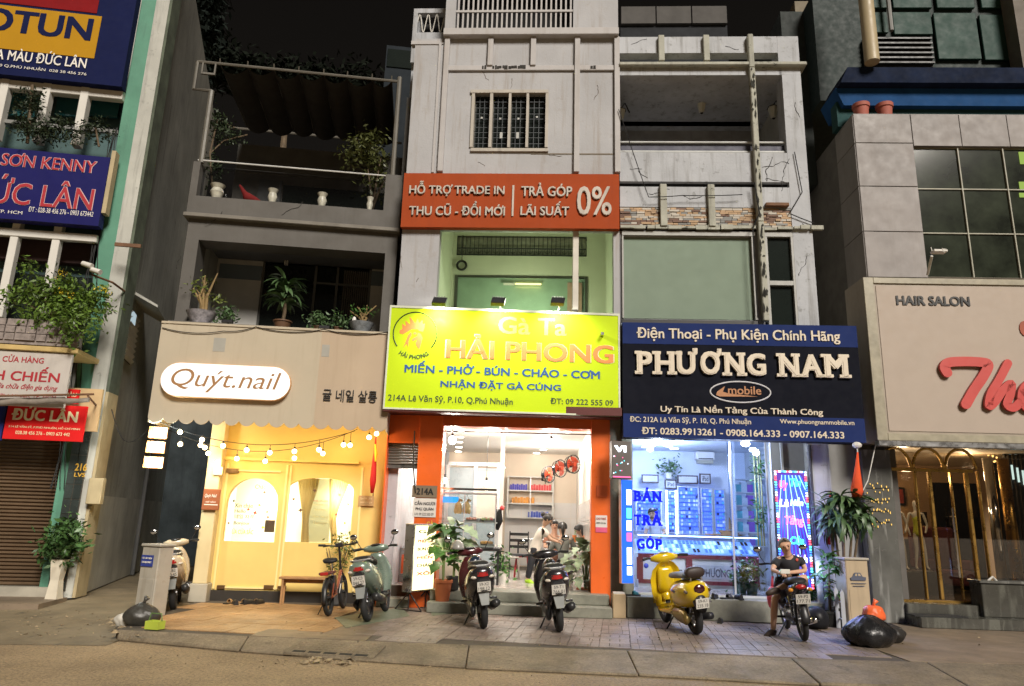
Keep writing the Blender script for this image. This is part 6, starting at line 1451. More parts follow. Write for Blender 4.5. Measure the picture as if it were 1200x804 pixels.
# back counter and wall cabinets full of cases
s = thing('wall_cabinet', 'tall blue lit wall cabinet of phone cases at the back of the phone shop', 'cabinet', FD.p(FD.X(815,620,4.6),4.6, dfl), FD.yaw)
bays = [(745,774,575,622),(781,792,576,624),(794,818,571,626),(821,834,573,626),(836,849,574,627)]
cb = mat('blue_cabinet_back', (.10,.18,.75),.5, emit=.35, ecol=(.12,.25,1))
for i, (xa, xb, ya, yb) in enumerate(bays):
 q = FD.r(xa, ya, xb, yb, 4.7); mb = bD(q[0], q[1], 4.7,4.95, q[2], q[3]); bay = obj('bay', mb, cb, s)
 cols_ = max(3, int((xb-xa)/2.7)); rws = 12
 items = MB(FD)
 for a in range(cols_):
  for b in range(rws):
   if rr.random() < .12: continue
   items.mi = rr.choices((0,1,2,3),(6,3,1,2))[0]; ua = lerp(q[0], q[1], (a+.15)/cols_); ub = lerp(q[0], q[1], (a+.85)/cols_); za = lerp(q[2], q[3], (b+.15)/rws); zb_ = lerp(q[2], q[3], (b+.8)/rws); items.box(ua, ub, 4.64,4.69, za, zb_)
 obj('phone_case', items, [mat('case_blue', (.1,.2,.8),.4, emit=.3, ecol=(.2,.35,1)), mat('case_pale', (.45,.55,.85),.4, emit=.25, ecol=(.5,.65,1)), mat('case_navy', (.02,.03,.15),.4), mat('case_teal', (.1,.4,.6),.4, emit=.15)], bay, kind='stuff')
 for b in range(7): mb = MB(FD); z = lerp(q[2], q[3], b/6); mb.box(q[0], q[1], 4.6,4.7, z-.008, z+.008); obj('shelf', mb, cg if b not in (0,6) else alu, bay)
 for u_ in (q[0], q[1]): mb = bD(u_-.015, u_+.015,4.58,4.72, q[2]-.02, q[3]+.02); obj('upright', mb, alu if i != 1 else glow('tube_led', (.75,.9,1),3.5), bay)
bd = [((752,556,772,566), ''),((779,562,793,573), 'iPad'),((794,557,818,567), ''),((820,555,833,567), 'iPad')]
for b_, tx in bd:
 s2 = thing('header_board', 'dark framed header board with pale face, %s over the blue cabinet' % {752: 'leftmost of the row', 779: 'small second one', 794: 'wide middle one', 820: 'small rightmost one'}[b_[0]], 'sign', FD.q((b_[0]+b_[2])/2, b_[3], 4.6), FD.yaw)
 DP('frame', b_, 4.62,4.68, mat('dark_brown_board', (.06,.035,.03),.5), parent=s2); DP('face', (b_[0]+1.5, b_[1]+1.5, b_[2]-1.5, b_[3]-1.5),4.60,4.619, mat('pale_face', (.5,.5,.5),.5), parent=s2)
 if tx: text(tx, FD, b_[0]+3, b_[1]+3, b_[2]-3, b_[3]-3,4.597, black, s2)
s = thing('air_conditioner', 'white split air conditioner high on the phone shop wall', 'air conditioner', FD.q(828,545,4.4), FD.yaw)
q = FD.r(816,529,838,543,4.5); mb = bD(q[0], q[1], 4.5,4.8, q[2]+.08, q[3]); obj('body', mb, white, s, bev=.03); mb = bD(q[0]+.04, q[1]-.04,4.52,4.75, q[2], q[2]+.08); obj('louvre', mb, mat('ac_grey', (.35,.33,.25),.5), s); mb = bD(q[0]+.05, q[1]-.05,4.49,4.499, q[2]+.1, q[2]+.12); obj('slot', mb, black, s)
s = thing('shop_plant', 'small green plant on top of the blue cabinets under the ceiling', 'plant', FD.q(784,560,4.6), FD.yaw); p = FD.q(784,561,4.6); pot('pot', p, .1,.14, white, s); foliage('foliage', [((p.x, p.y, p.z+.28),(.16,.14,.16))], 160,.12, leafd, s, 55, kind='stuff')
s = thing('model_boat', 'small dark wooden model boat on the shelf at the right of the cabinets', 'ornament', FD.q(855,627,3.8), FD.yaw); p = FD.I @ FD.q(855,626,3.8)
mb = MB(FD); mb.prism([(p.x-.25, p.z+.08),(p.x-.18, p.z),(p.x+.18, p.z),(p.x+.25, p.z+.08)], 3.75,3.85); obj('hull', mb, wood, s); mb = MB(FD); mb.prism([(p.x-.02, p.z+.1),(p.x+.16, p.z+.1),(p.x+.0, p.z+.38)], 3.79,3.8); obj('sail', mb, mat('tan_leather', (.35,.2,.08)), s)
mb = bD(p.x-.5, p.x+.3,3.6,4.0, p.z-.04, p.z); obj('shelf', mb, wood, s)
# stair rail bamboo decor behind the door glass
s = thing('bamboo', 'tall thin bamboo stalks just inside the glass door of the phone shop', 'plant', FD.q(893,690,.8), FD.yaw); mb = MB(FD)
for x_ in (889,893,896): a, b = FD.I @ FD.q(x_, 640,.8), FD.I @ FD.q(x_-6,528,.8); mb.tube([a, b], .016,6)
obj('stalk', mb, mat('bamboo', (.35,.3,.1),.5), s, kind='stuff'); foliage('foliage', [blob(FD, 889,545,.8,8,16), blob(FD, 893,600,.8,8,14)], 160,.1, leafg, s, 58, kind='stuff')
s = thing('shelf_rack', 'glass shelf rack with teal boxes behind the open door of the phone shop', 'shelf', FD.p(FD.X(880,620,3.2),3.2, dfl), FD.yaw)
q = FD.r(862,562,900,640,3.2)
for i in range(6): mb = MB(FD); z = lerp(q[2], q[3], i/5); mb.box(q[0], q[1], 3.2,3.5, z-.01, z+.01); obj('shelf_board', mb, alu, s)
for u in (q[0], q[1]): mb = bD(u-.02, u+.02,3.18,3.5, dfl, q[3]+.03); obj('upright', mb, alu, s)
mb = MB(FD)
for i in range(5):
 for j in range(5): z = lerp(q[2], q[3], i/5)+.012; mb.mi = (i*3+j) % 3; u = lerp(q[0]+.03, q[1]-.03, j/5); mb.box(u, u+.13,3.25,3.4, z, z+.16+.05*((i+j) % 2))
obj('goods', mb, [mat('teal_goods', (.1,.35,.4),.4), mat('pale_goods', (.5,.55,.6),.4), mat('purple_goods', (.25,.1,.45),.4)], s, kind='stuff')
# flower pots inside the door
for x_, lb, c_ in ((868, 'potted flower on the floor just inside the phone shop door', leafg),(881, 'second potted plant inside the phone shop door, next to the glass edge', leafy)):
 p = FD.p(FD.X(x_, 688,.55),.55, dfl); s = thing('potted_plant', lb, 'plant', p, FD.yaw); pot('pot', p, .11,.2, mat('green_pot', (.1,.2,.1),.4), s); foliage('foliage', [((p.x, p.y, p.z+.38),(.16,.14,.2))], 220,.1, c_, s, int(x_), kind='stuff')
 foliage('flowers', [((p.x, p.y, p.z+.5),(.15,.13,.12))], 30,.06, mat('pink_flower', (.6,.15,.3),.6), s, int(x_)+1, kind='stuff')
# sign board
s = thing('signboard', 'dark navy sign of the phone shop with raised cream capital letters', 'sign', FD.q(870,517,-.5), FD.yaw)
sx0, sx1 = FD.X(730,448,-.5), FD.X(1009,448,-.5); sz0, sz1 = FD.Z(870,515.5,-.5), FD.Z(870,380,-.5)
mb = bD(sx0, sx1,-.5,-.2, sz0, sz1); obj('case', mb, mat('sign_dark', (.007,.008,.014),.85, var=.1), s)
bm_ = mat('sign_blue', (.016,.03,.12),.8, var=.06)
zr = lambda t: lerp(sz1, sz0, t)
mb = bD(sx0, sx1,-.506,-.501, zr(.19), sz1); obj('blue_band', mb, bm_, s)
mb = bD(sx0, sx1,-.506,-.501, sz0, zr(.80)); obj('blue_band', mb, bm_, s)
crl = mat('cream_plastic_letter', (.66,.58,.46),.5, var=.05)
text('Điện Thoại - Phụ Kiện Chính Hãng', FD, 746,385,984,402,-.51, crl, s, bold=.018, ext=.01)
serif_text('PHƯƠNG NAM', FD, 746,414,992,441,-.502, crl, s, bold=.045, ext=.05)
text('Uy Tín Là Nền Tảng Của Thành Công', FD, 774,475.5,964,487,-.505, crl, s, bold=.02, ext=.01)
text('ĐC: 212A Lê Văn Sỹ, P. 10, Q. Phú Nhuận', FD, 738,489,880,497.5,-.51, crl, s, bold=.012); text('Www.phuongnammobile.vn', FD, 914,492,1001,499,-.51, crl, s, bold=.014)
text('ĐT: 0283.9913261 - 0908.164.333 - 0907.164.333', FD, 752,503,989,511.5,-.51, crl, s, bold=.02)
lu2, lz2 = FD.px(867.5,459.5,-.505); pth = [(lu2+.52*cos(2*pi*i/36),-.508, lz2+.185*sin(2*pi*i/36)) for i in range(36)]
mb = MB(FD); mb.tube(pth, .013,6, closed=True); obj('oval_ring', mb, mat('pale_ring', (.6,.6,.62),.4), s)
cop = mat('copper_letter', (.42,.19,.08),.5, var=.05)
mb = MB(FD); mb.prism([(lu2-.42, lz2-.06),(lu2-.36, lz2-.085),(lu2+.3, lz2-.075),(lu2-.2, lz2-.03),(lu2-.3, lz2+.0),(lu2-.26, lz2+.1),(lu2-.4, lz2+.0)], -.509,-.505); obj('swoosh', mb, cop, s)
text('mobile', FD, 853,452.5,892,462.5,-.508, cop, s, bold=.016, split=False)
# LED column and small dark sign at the left
s = thing('led_sign', 'narrow vertical blue and white LED light column beside the orange pillar', 'sign', FD.q(733,686,-.4), FD.yaw)
fL_ = Fr(*FD.q(729,686,-.35).xy, 14); q = fL_.r(728,562,742,684,0)
mb = MB(fL_); mb.box(q[0], q[1], 0,.1, q[2], q[3]); obj('case', mb, alu, s)
segs = [(.0,.10, 'b'),(.10,.25, 'w'),(.28,.38, 'c'),(.40,.50, 'w'),(.52,.60, 'p'),(.60,.66, 'b'),(.66,.82, 'w'),(.84,.92, 'w'),(.92,1, 'b')]
gc_ = {'b': glow('led_blue', (.02,.1,.75),1.2), 'w': glow('led_white', (.75,.85,1),2.0), 'c': glow('led_cyan', (.1,.7,.8),1.5), 'p': glow('led_pink', (.9,.12,.3),1.3)}
mb = MB(fL_); mb.box(q[0]+.01, q[1]-.01,-.005,-.001, q[2]+.01, q[3]-.01); obj('blue_face', mb, gc_['b'], s)
for a, b, c in segs:
 if c == 'b': continue
 w_ = q[1]-q[0]; mb = MB(fL_); mb.box(q[0]+w_*.45, q[1]-w_*.15,-.012,-.006, lerp(q[3], q[2], b), lerp(q[3], q[2], a)); obj('led_panel', mb, gc_[c], s)
s = thing('led_sign', 'small dark hanging LED sign with glowing characters above the light column', 'sign', FD.q(728,562,-.5), FD.yaw)
fL2 = Fr(*FD.q(717,562,-.55).xy, 10); q = fL2.r(717,517,740,561)
mb = MB(fL2); mb.box(q[0], q[1], 0,.14, q[2], q[3]); obj('case', mb, mat('grey_brown_case', (.1,.085,.075),.5), s, bev=.008)
text('VI', fL2,720,522,734,530,-.003, gc_['w'], s, bold=.05, split=False)
mb = MB(fL2); rr = random.Random(1)
for i in range(14): x_, y_ = rr.uniform(719,737), rr.uniform(534,557); u, z = fL2.px(x_, y_); mb.mi = rr.randrange(3); mb.box(u-.008, u+.008,-.006,-.001, z-.008, z+.008)
obj('led_dots', mb, [gc_['c'], gc_['p'], gc_['w']], s, kind='stuff')
mb = MB(fL2); mb.box(q[0]+.02, q[1]-.02,-.008,-.001, q[2]+.02, q[2]+.04); obj('led_line', mb, gc_['p'], s)
mb = MB(FD); p = FD.I @ FD.q(733,515,-.4); mb.tube([p, (p.x, p.y, p.z+.3),(p.x+.02,0, p.z+.35)], .015,5); obj('hanger', mb, black, s)
# LED board at the right
s = thing('led_board', 'tall flashing LED board with blue rays and coloured script words behind the seated man', 'sign', FD.q(935,690,-.15), FD.yaw)
fR_ = Fr(*FD.q(935,690,-.12).xy, -3); q = fR_.r(911,552,949,690,0)
mb = MB(fR_); mb.box(q[0], q[1], 0,.09, q[2], q[3]); obj('case', mb, mat('led_case', (.03,.02,.05),.4), s)
mb = MB(fR_); mb.box(q[0]+.02, q[1]-.02,-.004,-.001, q[2]+.02, q[3]-.02); obj('backing', mb, mat('purple_backing', (.05,.02,.16),.4, emit=.25, ecol=(.15,.03,.5)), s)
ledb = glow('ray_blue', (.015,.08,1),2.2); ledb2 = glow('ray_cyan', (.2,.45,1),2.2)
w_, h_ = q[1]-q[0], q[3]-q[2]; ox, oz = q[0]+w_*.35, q[3]+h_*.25
for i in range(17):
 t = (i+.5)/17; xb_ = lerp(q[0]-w_*.25, q[1]+w_*1.35, t)
 p0 = Vector((ox, 0, oz)); p1 = Vector((xb_, 0, q[2]+.03)); pts = []
 n_ = 30
 for k in range(n_+1):
  p = lerp(p0, p1, k/n_)
  if q[0]+.03 < p.x < q[1]-.03 and q[2]+.03 < p.z < q[3]-.03: pts.append((p.x, -.008, p.z))
 if len(pts) > 1: mb = MB(fR_); mb.tube([pts[0], pts[-1]], .007,4); obj('ray', mb, ledb if i % 3 else ledb2, s)
bc = [glow('dot_red', (1,.08,.12),2.2), glow('dot_white', (.8,.9,1),2.2), glow('dot_blue', (.05,.2,1),2.2), glow('dot_cyan', (.1,.8,.8),2.2)]
mb = MB(fR_); n1, n2 = 11,44
for i in range(n2):
 z = lerp(q[2]+.02, q[3]-.02, i/(n2-1)); mb.mi = (i//2) % 4
 for u in (q[0]+.015, q[1]-.015): mb.box(u-.016, u+.016,-.02,-.004, z-.013, z+.013)
for i in range(n1*2):
 u = lerp(q[0]+.03, q[1]-.03, i/(n1*2-1)); mb.mi = (i//2) % 4
 for z in (q[2]+.015, q[3]-.015): mb.box(u-.013, u+.013,-.02,-.004, z-.013, z+.013)
obj('border_dots', mb, bc, s, kind='stuff')
gre = glow('led_green', (.05,.9,.25),2.2); whi = glow('led_text_white', (.9,1,.95),2.4); pin = glow('led_text_pink', (1,.15,.4),2.2); red_ = glow('led_text_red', (1,.1,.2),2.2); cya = glow('led_text_cyan', (.05,.9,.85),2.2)
for st, b_, m_ in (('Uy', (913,563,923,575), red_),('Tín', (926,561,938,570), gre),('Là', (913,585,924,594), whi),('Nền', (926,583,941,593), glow('led_mint', (.5,1,.6),2.3)),('Tảng', (920,604,942,618), pin),('Của', (926,628,942,638), cya),('Thành', (924,650,946,660), whi),('Công', (926,672,948,684), cya)):
 text(st, fR_, *b_, -.022, m_, s, bold=.03, shear=.2, split=False, ext=.004)
lamp('POINT', fR_.p(lerp(q[0], q[1], .5),-.45, q[2]+h_*.6),22,(.3,.32,1),.2, s); lamp('POINT', fR_.p(q[1], -.4, q[2]+.3),8,(.35,.5,1),.2, s)
# shoes on the step
for x_, y_, yw, lb in ((838,711,60, 'black slipper on the phone shop step at left'),(853,712,20, 'grey and black slipper in the middle of the phone shop step'),(866,712,100, 'black slipper at the right on the phone shop step')):
 shoe('shoe', lb, 'shoe', FD.p(FD.X(x_, y_, -.25),-.25, dfl), yw, blk, rubber, .25, open_=x_ == 853)
shoe('shoe', 'single black shoe lying on the pavement below the phone shop step', 'shoe', gnd(844,730),70, blk, rubber, .25)
shoe('shoe', 'teal edged slipper at the left end of the phone shop step', 'shoe', FD.p(FD.X(742,711,-.25),-.25, dfl),10, mat('teal_rubber', (.02,.2,.25),.5), rubber, .26, True)
s = thing('flower_box', 'pale tiled box at the foot of the LED column', 'box', FD.p(FD.X(726,700,-.3),-.3,0), FD.yaw)
mb = bD(FD.X(718,705,-.4), FD.X(733,705,-.4),-.45,-.38+.2,0, FD.Z(725,696,-.4)); obj('box', mb, mat('tan_tile_box', (.4,.3,.18),.5), s, bev=.008); mb = bD(FD.X(719,705,-.4), FD.X(732,705,-.4),-.44,-.2, FD.Z(725,696,-.4)+.002, FD.Z(725,696,-.4)+.02); obj('lid', mb, white, s)

# dark buildings behind D
s = thing('rear_building', 'dark building with a pale parapet rising behind the grey house', 'building', FD.p(1.2,8,0), FD.yaw)
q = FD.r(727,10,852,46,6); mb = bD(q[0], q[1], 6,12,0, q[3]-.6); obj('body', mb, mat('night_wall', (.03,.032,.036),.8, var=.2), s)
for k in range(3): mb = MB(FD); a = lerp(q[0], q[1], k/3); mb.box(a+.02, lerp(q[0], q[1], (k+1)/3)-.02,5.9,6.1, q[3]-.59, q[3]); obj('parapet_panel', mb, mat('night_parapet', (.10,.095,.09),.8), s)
mb = MB(FD); q4 = FD.r(838,40,888,43,3); mb.box(q4[0], q4[1], 2.5,3.5, top+.05, top+.12); mb.box(q4[0]+.1, q4[0]+.15,3,3.05, top-.2, top+.05); mb.box(q4[1]-.15, q4[1]-.1,3,3.05, top-.2, top+.05); obj('roof_pipe', mb, facD, D, kind='stuff')
s = thing('rear_building', 'unlit tall building filling the gap right of the grey house', 'building', FD.p(4.5,9,0), FD.yaw)
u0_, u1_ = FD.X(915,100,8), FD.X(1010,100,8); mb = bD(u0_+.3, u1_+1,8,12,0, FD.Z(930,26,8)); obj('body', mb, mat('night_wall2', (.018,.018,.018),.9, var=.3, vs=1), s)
q = FD.r(929,6,962,21,7.9); mb = bD(q[0], q[1], 7.7,8.3, q[2], q[3]); obj('roof_box', mb, mat('dim_cream', (.2,.17,.12),.8), s, bev=.02)
rr = random.Random(4)
for i in range(6): mb = MB(FD); z = 3+i*1.5; mb.box(u0_+.6, u0_+1.5,7.97,8.0, z, z+.9); obj('window', mb, mat('night_window', (.03,.032,.03),.3), s)
# distant dark treeline and roofs behind the left house
s = thing('rear_building', 'small dark roof structure behind the pergola at right', 'building', FU.p(3,8,0), FU.yaw)
q = FU.r(452,54,477,86,7); mb = bU(q[0], q[1]+1,7,9,0, q[3]); obj('body', mb, mat('night_blue', (.02,.025,.03),.8), s); mb = bU(q[0]+.05, q[1]+.8,6.96,6.99, q[2]+.2, q[3]-.15); obj('window', mb, darkg, s)
s = thing('tree', 'black silhouetted tree tops behind the pergola', 'tree', FU.p(1,12,0), FU.yaw); p0 = FU.q(340,90,12)
mb = MB(); mb.tube([(p0.x, p0.y, 0),(p0.x+.1, p0.y, p0.z*.6),(p0.x, p0.y, p0.z)], [.3,.2,.06], 8); obj('trunk', mb, bark, s)
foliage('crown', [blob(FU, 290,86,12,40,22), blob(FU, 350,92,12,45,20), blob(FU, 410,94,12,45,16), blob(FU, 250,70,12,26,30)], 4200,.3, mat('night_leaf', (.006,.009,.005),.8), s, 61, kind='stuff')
s = thing('tree', 'tall dark tree above the alley beside the teal house', 'tree', FU.q(200,300,9),0); p0 = FU.q(228,60,9)
mb = MB(); mb.tube([(p0.x, p0.y, 0),(p0.x, p0.y, p0.z*.7),(p0.x-.5, p0.y, p0.z)], [.3,.2,.06], 8); obj('trunk', mb, bark, s)
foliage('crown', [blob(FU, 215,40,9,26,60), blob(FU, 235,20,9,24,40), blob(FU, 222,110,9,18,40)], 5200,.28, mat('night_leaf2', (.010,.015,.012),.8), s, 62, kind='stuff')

# ================================================================== E: hair salon
Eb = thing('shophouse', 'stone clad hair salon building with dark window grid at the right edge', 'building', FE.p(2,0,0), FE.yaw)
eL = FE.X(1000,140); eR = FE.X(1330,300); ye = lambda y: FE.Z(1100, y)
mb = bE(eL-.0, eL+.2,.01,9,0, ye(134)); sw_e = obj('side_wall', mb, mat('side_render_dark', (.12,.11,.10),.8, var=.2), Eb)
colx = [FE.X(a, b) for a, b in ((1068,150),(1125,150),(1180,150),(1236,150))]
rowy = [134,168,219,272,326]
xs_ = [eL] + colx[:1]
core = MB(FE); wx0 = FE.X(1074,200); core.wall(eL+.003, eR, ye(326), ye(134), [(wx0, eR, ye(324), ye(172))], .025,.3); obj('wall_core', core, groutm, Eb)
for j in range(4):                            # left column of stone panels
 for a, b in ((eL, wx0),):
  mb = bE(a+.006, b-.008,.0,.024, ye(rowy[j+1])+.008, ye(rowy[j])-.008); obj('stone_panel', mb, facE, Eb, bev=.004)
 mb = bE(eL-.012, eL-.001,.02,.9, ye(rowy[j+1])+.008, ye(rowy[j])-.008); obj('stone_panel', mb, facE, Eb)
prev = wx0
for k in range(5):
 nx_ = FE.X(1125+56*k, 150); mb = bE(prev+.006, nx_-.006,.0,.024, ye(171), ye(134)-.008); obj('stone_panel', mb, facE, Eb, bev=.004); prev = nx_
# window grid
mb = bE(wx0, eR, .35,.4, ye(324), ye(172)); obj('room_dark', mb, mat('room_dark_green', (.02,.022,.015),.7, var=.5, vs=1.5), Eb)
pgl = mat('dark_green_glass', (.022,.027,.018),.12, var=.7, vs=1.6)  # mottled tone painted in for reflections across the panes
zs_ = [ye(324), ye(272), ye(220), ye(172)]; us_ = [wx0+(FE.X(1127,200)-wx0)*k for k in range(6)]
mull = mat('mullion_grey', (.3,.29,.22),.5)
for i in range(5):
 for j in range(3):
  mb = bE(us_[i]+.012, us_[i+1]-.012,.08,.095, zs_[j]+.012, zs_[j+1]-.012); obj('pane', mb, pgl, Eb)
for i in range(6): mb = bE(us_[i]-.011, us_[i]+.011,.04,.1, ye(324), ye(172)); obj('mullion', mb, mull, Eb)
for z in zs_: mb = bE(us_[0]+.012, us_[5], .05,.098, z-.011, z+.011); obj('transom', mb, mull, Eb)
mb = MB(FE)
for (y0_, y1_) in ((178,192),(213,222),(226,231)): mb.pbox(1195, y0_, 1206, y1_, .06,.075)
obj('reflection_patch', mb, glow('green_reflection', (.5,.7,.15),.35), Eb, kind='stuff')  # glowing patches stand for a green reflection in the glass
# sign box
es = -.8; s = thing('signboard', 'large pale salon sign box with black capitals and red script at the right edge', 'sign', FE.q(1110,517, es), FE.yaw)
sL = FE.X(1019,420, es); sz0, sz1 = FE.Z(1110,518, es), FE.Z(1110,327, es)
mb = bE(sL, eR, es, -.02, sz0, sz1); obj('case', mb, mat('salon_case', (.34,.29,.23),.5, var=.08, streak=.2), s)
face = mat('salon_face', (.40,.33,.27),.6, var=.03)
mb = bE(sL+.22, eR-.1, es-.012, es-.001, sz0+.17, sz1-.15); obj('face', mb, face, s)
edge = mat('brushed_edge', (.34,.31,.23),.35, var=.2, vs=5)
for a in ((sL, sL+.18, sz0, sz1),(sL+.183, eR, sz1-.11, sz1),(sL+.183, eR, sz0, sz0+.13)): mb = bE(a[0], a[1], es-.03, es-.001, a[2], a[3]); obj('edge_trim', mb, edge, s, bev=.006)
mb = bE(sL, eR, es-.05, es+.1, sz0-.1, sz0-.003); obj('chrome_strip', mb, steel, s, bev=.01)
text('HAIR SALON', FE, 1050,347,1136,358.5, es-.014, black, s, bold=.032, ext=.012, shear=.0)
redp = mat('coral_red_letter', (.52,.06,.05),.45, var=.05)
def script(name, pts, r, wscale=.5):
 mb = MB(FE); P3 = [FE.I @ FE.q(x_, y_, es-.05) for x_, y_ in pts]
 # smooth
 sm = []
 for i in range(len(P3)-1):
  a, b, c, d = P3[max(i-1,0)], P3[i], P3[i+1], P3[min(i+2, len(P3)-1)]
  for k in range(6): t = k/6; sm.append(.5*((2*b)+(c-a)*t+(2*a-5*b+4*c-d)*t*t+(3*b-a-3*c+d)*t**3))
 sm.append(P3[-1]); n = len(sm); front = []; 
 # flat ribbon with round ends, extruded
 L_, R__ = [], []
 for i, p in enumerate(sm):
  t = (sm[min(i+1, n-1)]-sm[max(i-1,0)]).normalized(); nn_ = Vector((-t.z, 0, t.x)); rr_ = r*(1 if not callable(r) else 1)
  L_.append((p.x+nn_.x*rr_, p.z+nn_.z*rr_)); R__.append((p.x-nn_.x*rr_, p.z-nn_.z*rr_))
 d0, d1 = es-.085, es-.03; m_ = MB(FE)
 pts3 = []; fs = []
 for i in range(n): pts3 += [(L_[i][0], d0, L_[i][1]),(R__[i][0], d0, R__[i][1]),(R__[i][0], d1, R__[i][1]),(L_[i][0], d1, L_[i][1])]
 for i in range(n-1):
  a = i*4; b = a+4; fs += [(a, a+1, b+1, b),(a+1, a+2, b+2, b+1),(a+2, a+3, b+3, b+2),(a+3, a, b, b+3)]
 fs += [(0,3,2,1),(4*n-4,4*n-3,4*n-2,4*n-1)]; mb.add(pts3, fs)
 for p in (sm[0], sm[-1]): mb.prism([(p.x+r*cos(a), p.z+r*sin(a)) for a in [2*pi*k/14 for k in range(14)]], d0+.001, d1-.001)
 return obj('letter', mb, redp, s)
script('T', [(1109,437),(1106,430),(1112,425),(1130,424),(1150,425),(1157,428),(1152,440),(1140,458),(1131,474)], .085)
script('h', [(1180,426),(1170,445),(1160,462),(1158,476),(1165,471),(1174,458),(1184,450),(1183,462),(1179,474),(1187,478),(1196,470)], .07)
script('e', [(1196,462),(1206,456),(1204,450),(1197,458),(1196,470),(1204,479),(1216,470)], .065)
mb = MB(FE); p = FE.I @ FE.q(1201,385, es-.03); mb.prism([(p.x+.09*cos(a), p.z+.14*sin(a)) for a in [2*pi*k/12 for k in range(12)]], es-.03, es-.013); obj('logo_dot', mb, mat('brown_logo', (.3,.06,.02),.5), s)
s = thing('arm_lamp', 'slim white lamp arm reaching out over the salon sign', 'lamp', FE.q(1088,325,-.2), FE.yaw)
a, b, c = FE.I @ FE.q(1087,322,-.5), FE.I @ FE.q(1093,297,-.9), FE.I @ FE.q(1117,295,-1.2)
mb = MB(FE); mb.tube([a, FE.I @ FE.q(1092,300,-.8)], .025,6); obj('arm', mb, white, s); mb = bE(b.x-.05, c.x, -1.05,-.9, b.z-.02, b.z+.03); obj('head', mb, white, s, bev=.01); mb = MB(FE); mb.tube([b, b+Vector((-.02,0,.12))], .008,5); mb.tube([c+Vector((-.1,.1,.02)), c+Vector((-.13,.1,.1)), c+Vector((-.05,.1,.08))], .008,5); obj('cable', mb, white, s, kind='stuff')
# cornice, upper storeys
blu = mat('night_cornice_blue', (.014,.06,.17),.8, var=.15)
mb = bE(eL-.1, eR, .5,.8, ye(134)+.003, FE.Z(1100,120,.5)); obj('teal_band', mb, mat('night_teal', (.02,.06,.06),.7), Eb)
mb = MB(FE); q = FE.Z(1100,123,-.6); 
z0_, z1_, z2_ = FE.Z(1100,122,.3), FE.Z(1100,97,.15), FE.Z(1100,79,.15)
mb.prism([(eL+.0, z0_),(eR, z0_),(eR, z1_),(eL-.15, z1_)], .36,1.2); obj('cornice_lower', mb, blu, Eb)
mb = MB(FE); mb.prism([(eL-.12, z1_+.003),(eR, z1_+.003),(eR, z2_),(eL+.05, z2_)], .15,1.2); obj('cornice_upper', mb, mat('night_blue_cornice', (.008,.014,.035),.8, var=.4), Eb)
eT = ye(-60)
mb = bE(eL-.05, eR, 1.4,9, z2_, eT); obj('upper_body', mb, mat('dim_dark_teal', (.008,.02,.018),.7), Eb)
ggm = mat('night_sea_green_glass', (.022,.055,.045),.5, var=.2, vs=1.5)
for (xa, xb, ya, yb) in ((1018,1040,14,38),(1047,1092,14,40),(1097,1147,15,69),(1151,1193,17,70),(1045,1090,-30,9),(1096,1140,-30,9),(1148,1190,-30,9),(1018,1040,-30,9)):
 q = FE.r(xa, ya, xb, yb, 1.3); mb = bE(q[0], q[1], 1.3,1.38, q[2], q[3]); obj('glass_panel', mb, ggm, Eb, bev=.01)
q = FE.r(1015,42,1094,76,1.2); mb = bE(q[0], q[1], 1.28,1.38, q[2], q[3]); lv = obj('louvre_box', mb, dark, Eb)
for i in range(6): mb = MB(FE); z = lerp(q[2], q[3], (i+.5)/6); mb.box(q[0], q[1], 1.2,1.27, z-.01, z+.03); obj('louvre', mb, mat('louvre_dark', (.02,.022,.022),.5), lv)
mb = MB(FE); q = FE.r(1188,-40,1230,78,.9); mb.box(FE.X(1190,20,.9), eR, .9,1.3, z2_, eT); obj('right_pier', mb, mat('dim_pier', (.16,.14,.12),.8), Eb)
mb = MB(FE); a, b = FE.I @ FE.q(1006,76,.6), FE.I @ FE.q(998,-30,.6); mb.tube([(a.x, .0, z2_+.01),(a.x, .0, eT)], .15,14); obj('cream_column', mb, mat('cream_pipe', (.38,.31,.19),.5, var=.08), Eb, smooth=40)
mb = MB(FE); u = FE.X(1043,20,1.1); mb.tube([(u, 1.1, FE.Z(1043,36,1.1)),(u, 1.1, eT)], .05,8); obj('thin_pipe', mb, mat('dim_pipe', (.25,.25,.24),.5), Eb)
for x_, lb in ((1009.5, 'left of two terracotta pots on the stone cladding under the blue cornice'),(1037, 'right of two terracotta pots on the stone cladding under the blue cornice')):
 p = FE.I @ FE.q(x_, 133,.16); c = FE.p(p.x, .16, ye(134)+.003); s = thing('flower_pot', lb, 'pot', c, FE.yaw, 'terracotta pots under the blue cornice'); mb = MB(); mb.lathe(c, [(.13,0),(.15,.22),(.17,.22),(.175,.3),(.15,.3),(.01,.26)], 16); obj('pot', mb, mat('dim_terracotta', (.35,.10,.07),.7), s, smooth=30)
 mb = MB(); mb.lathe(c, [(.01,.27),(.14,.272)], 16); obj('soil', mb, mat('soil', (.03,.02,.01)), s)
mb = bE(eL-.0, eR, .0,.6, ye(134)-.01, ye(134)+.0025); obj('pot_ledge', mb, facE, Eb)
# receding side strip of upper storeys seen in the gap
mb = bE(eL-.6, eL-.02,2.0,9, ye(165), eT); obj('side_volume', mb, mat('dim_side', (.025,.032,.03),.8, var=.3), Eb)
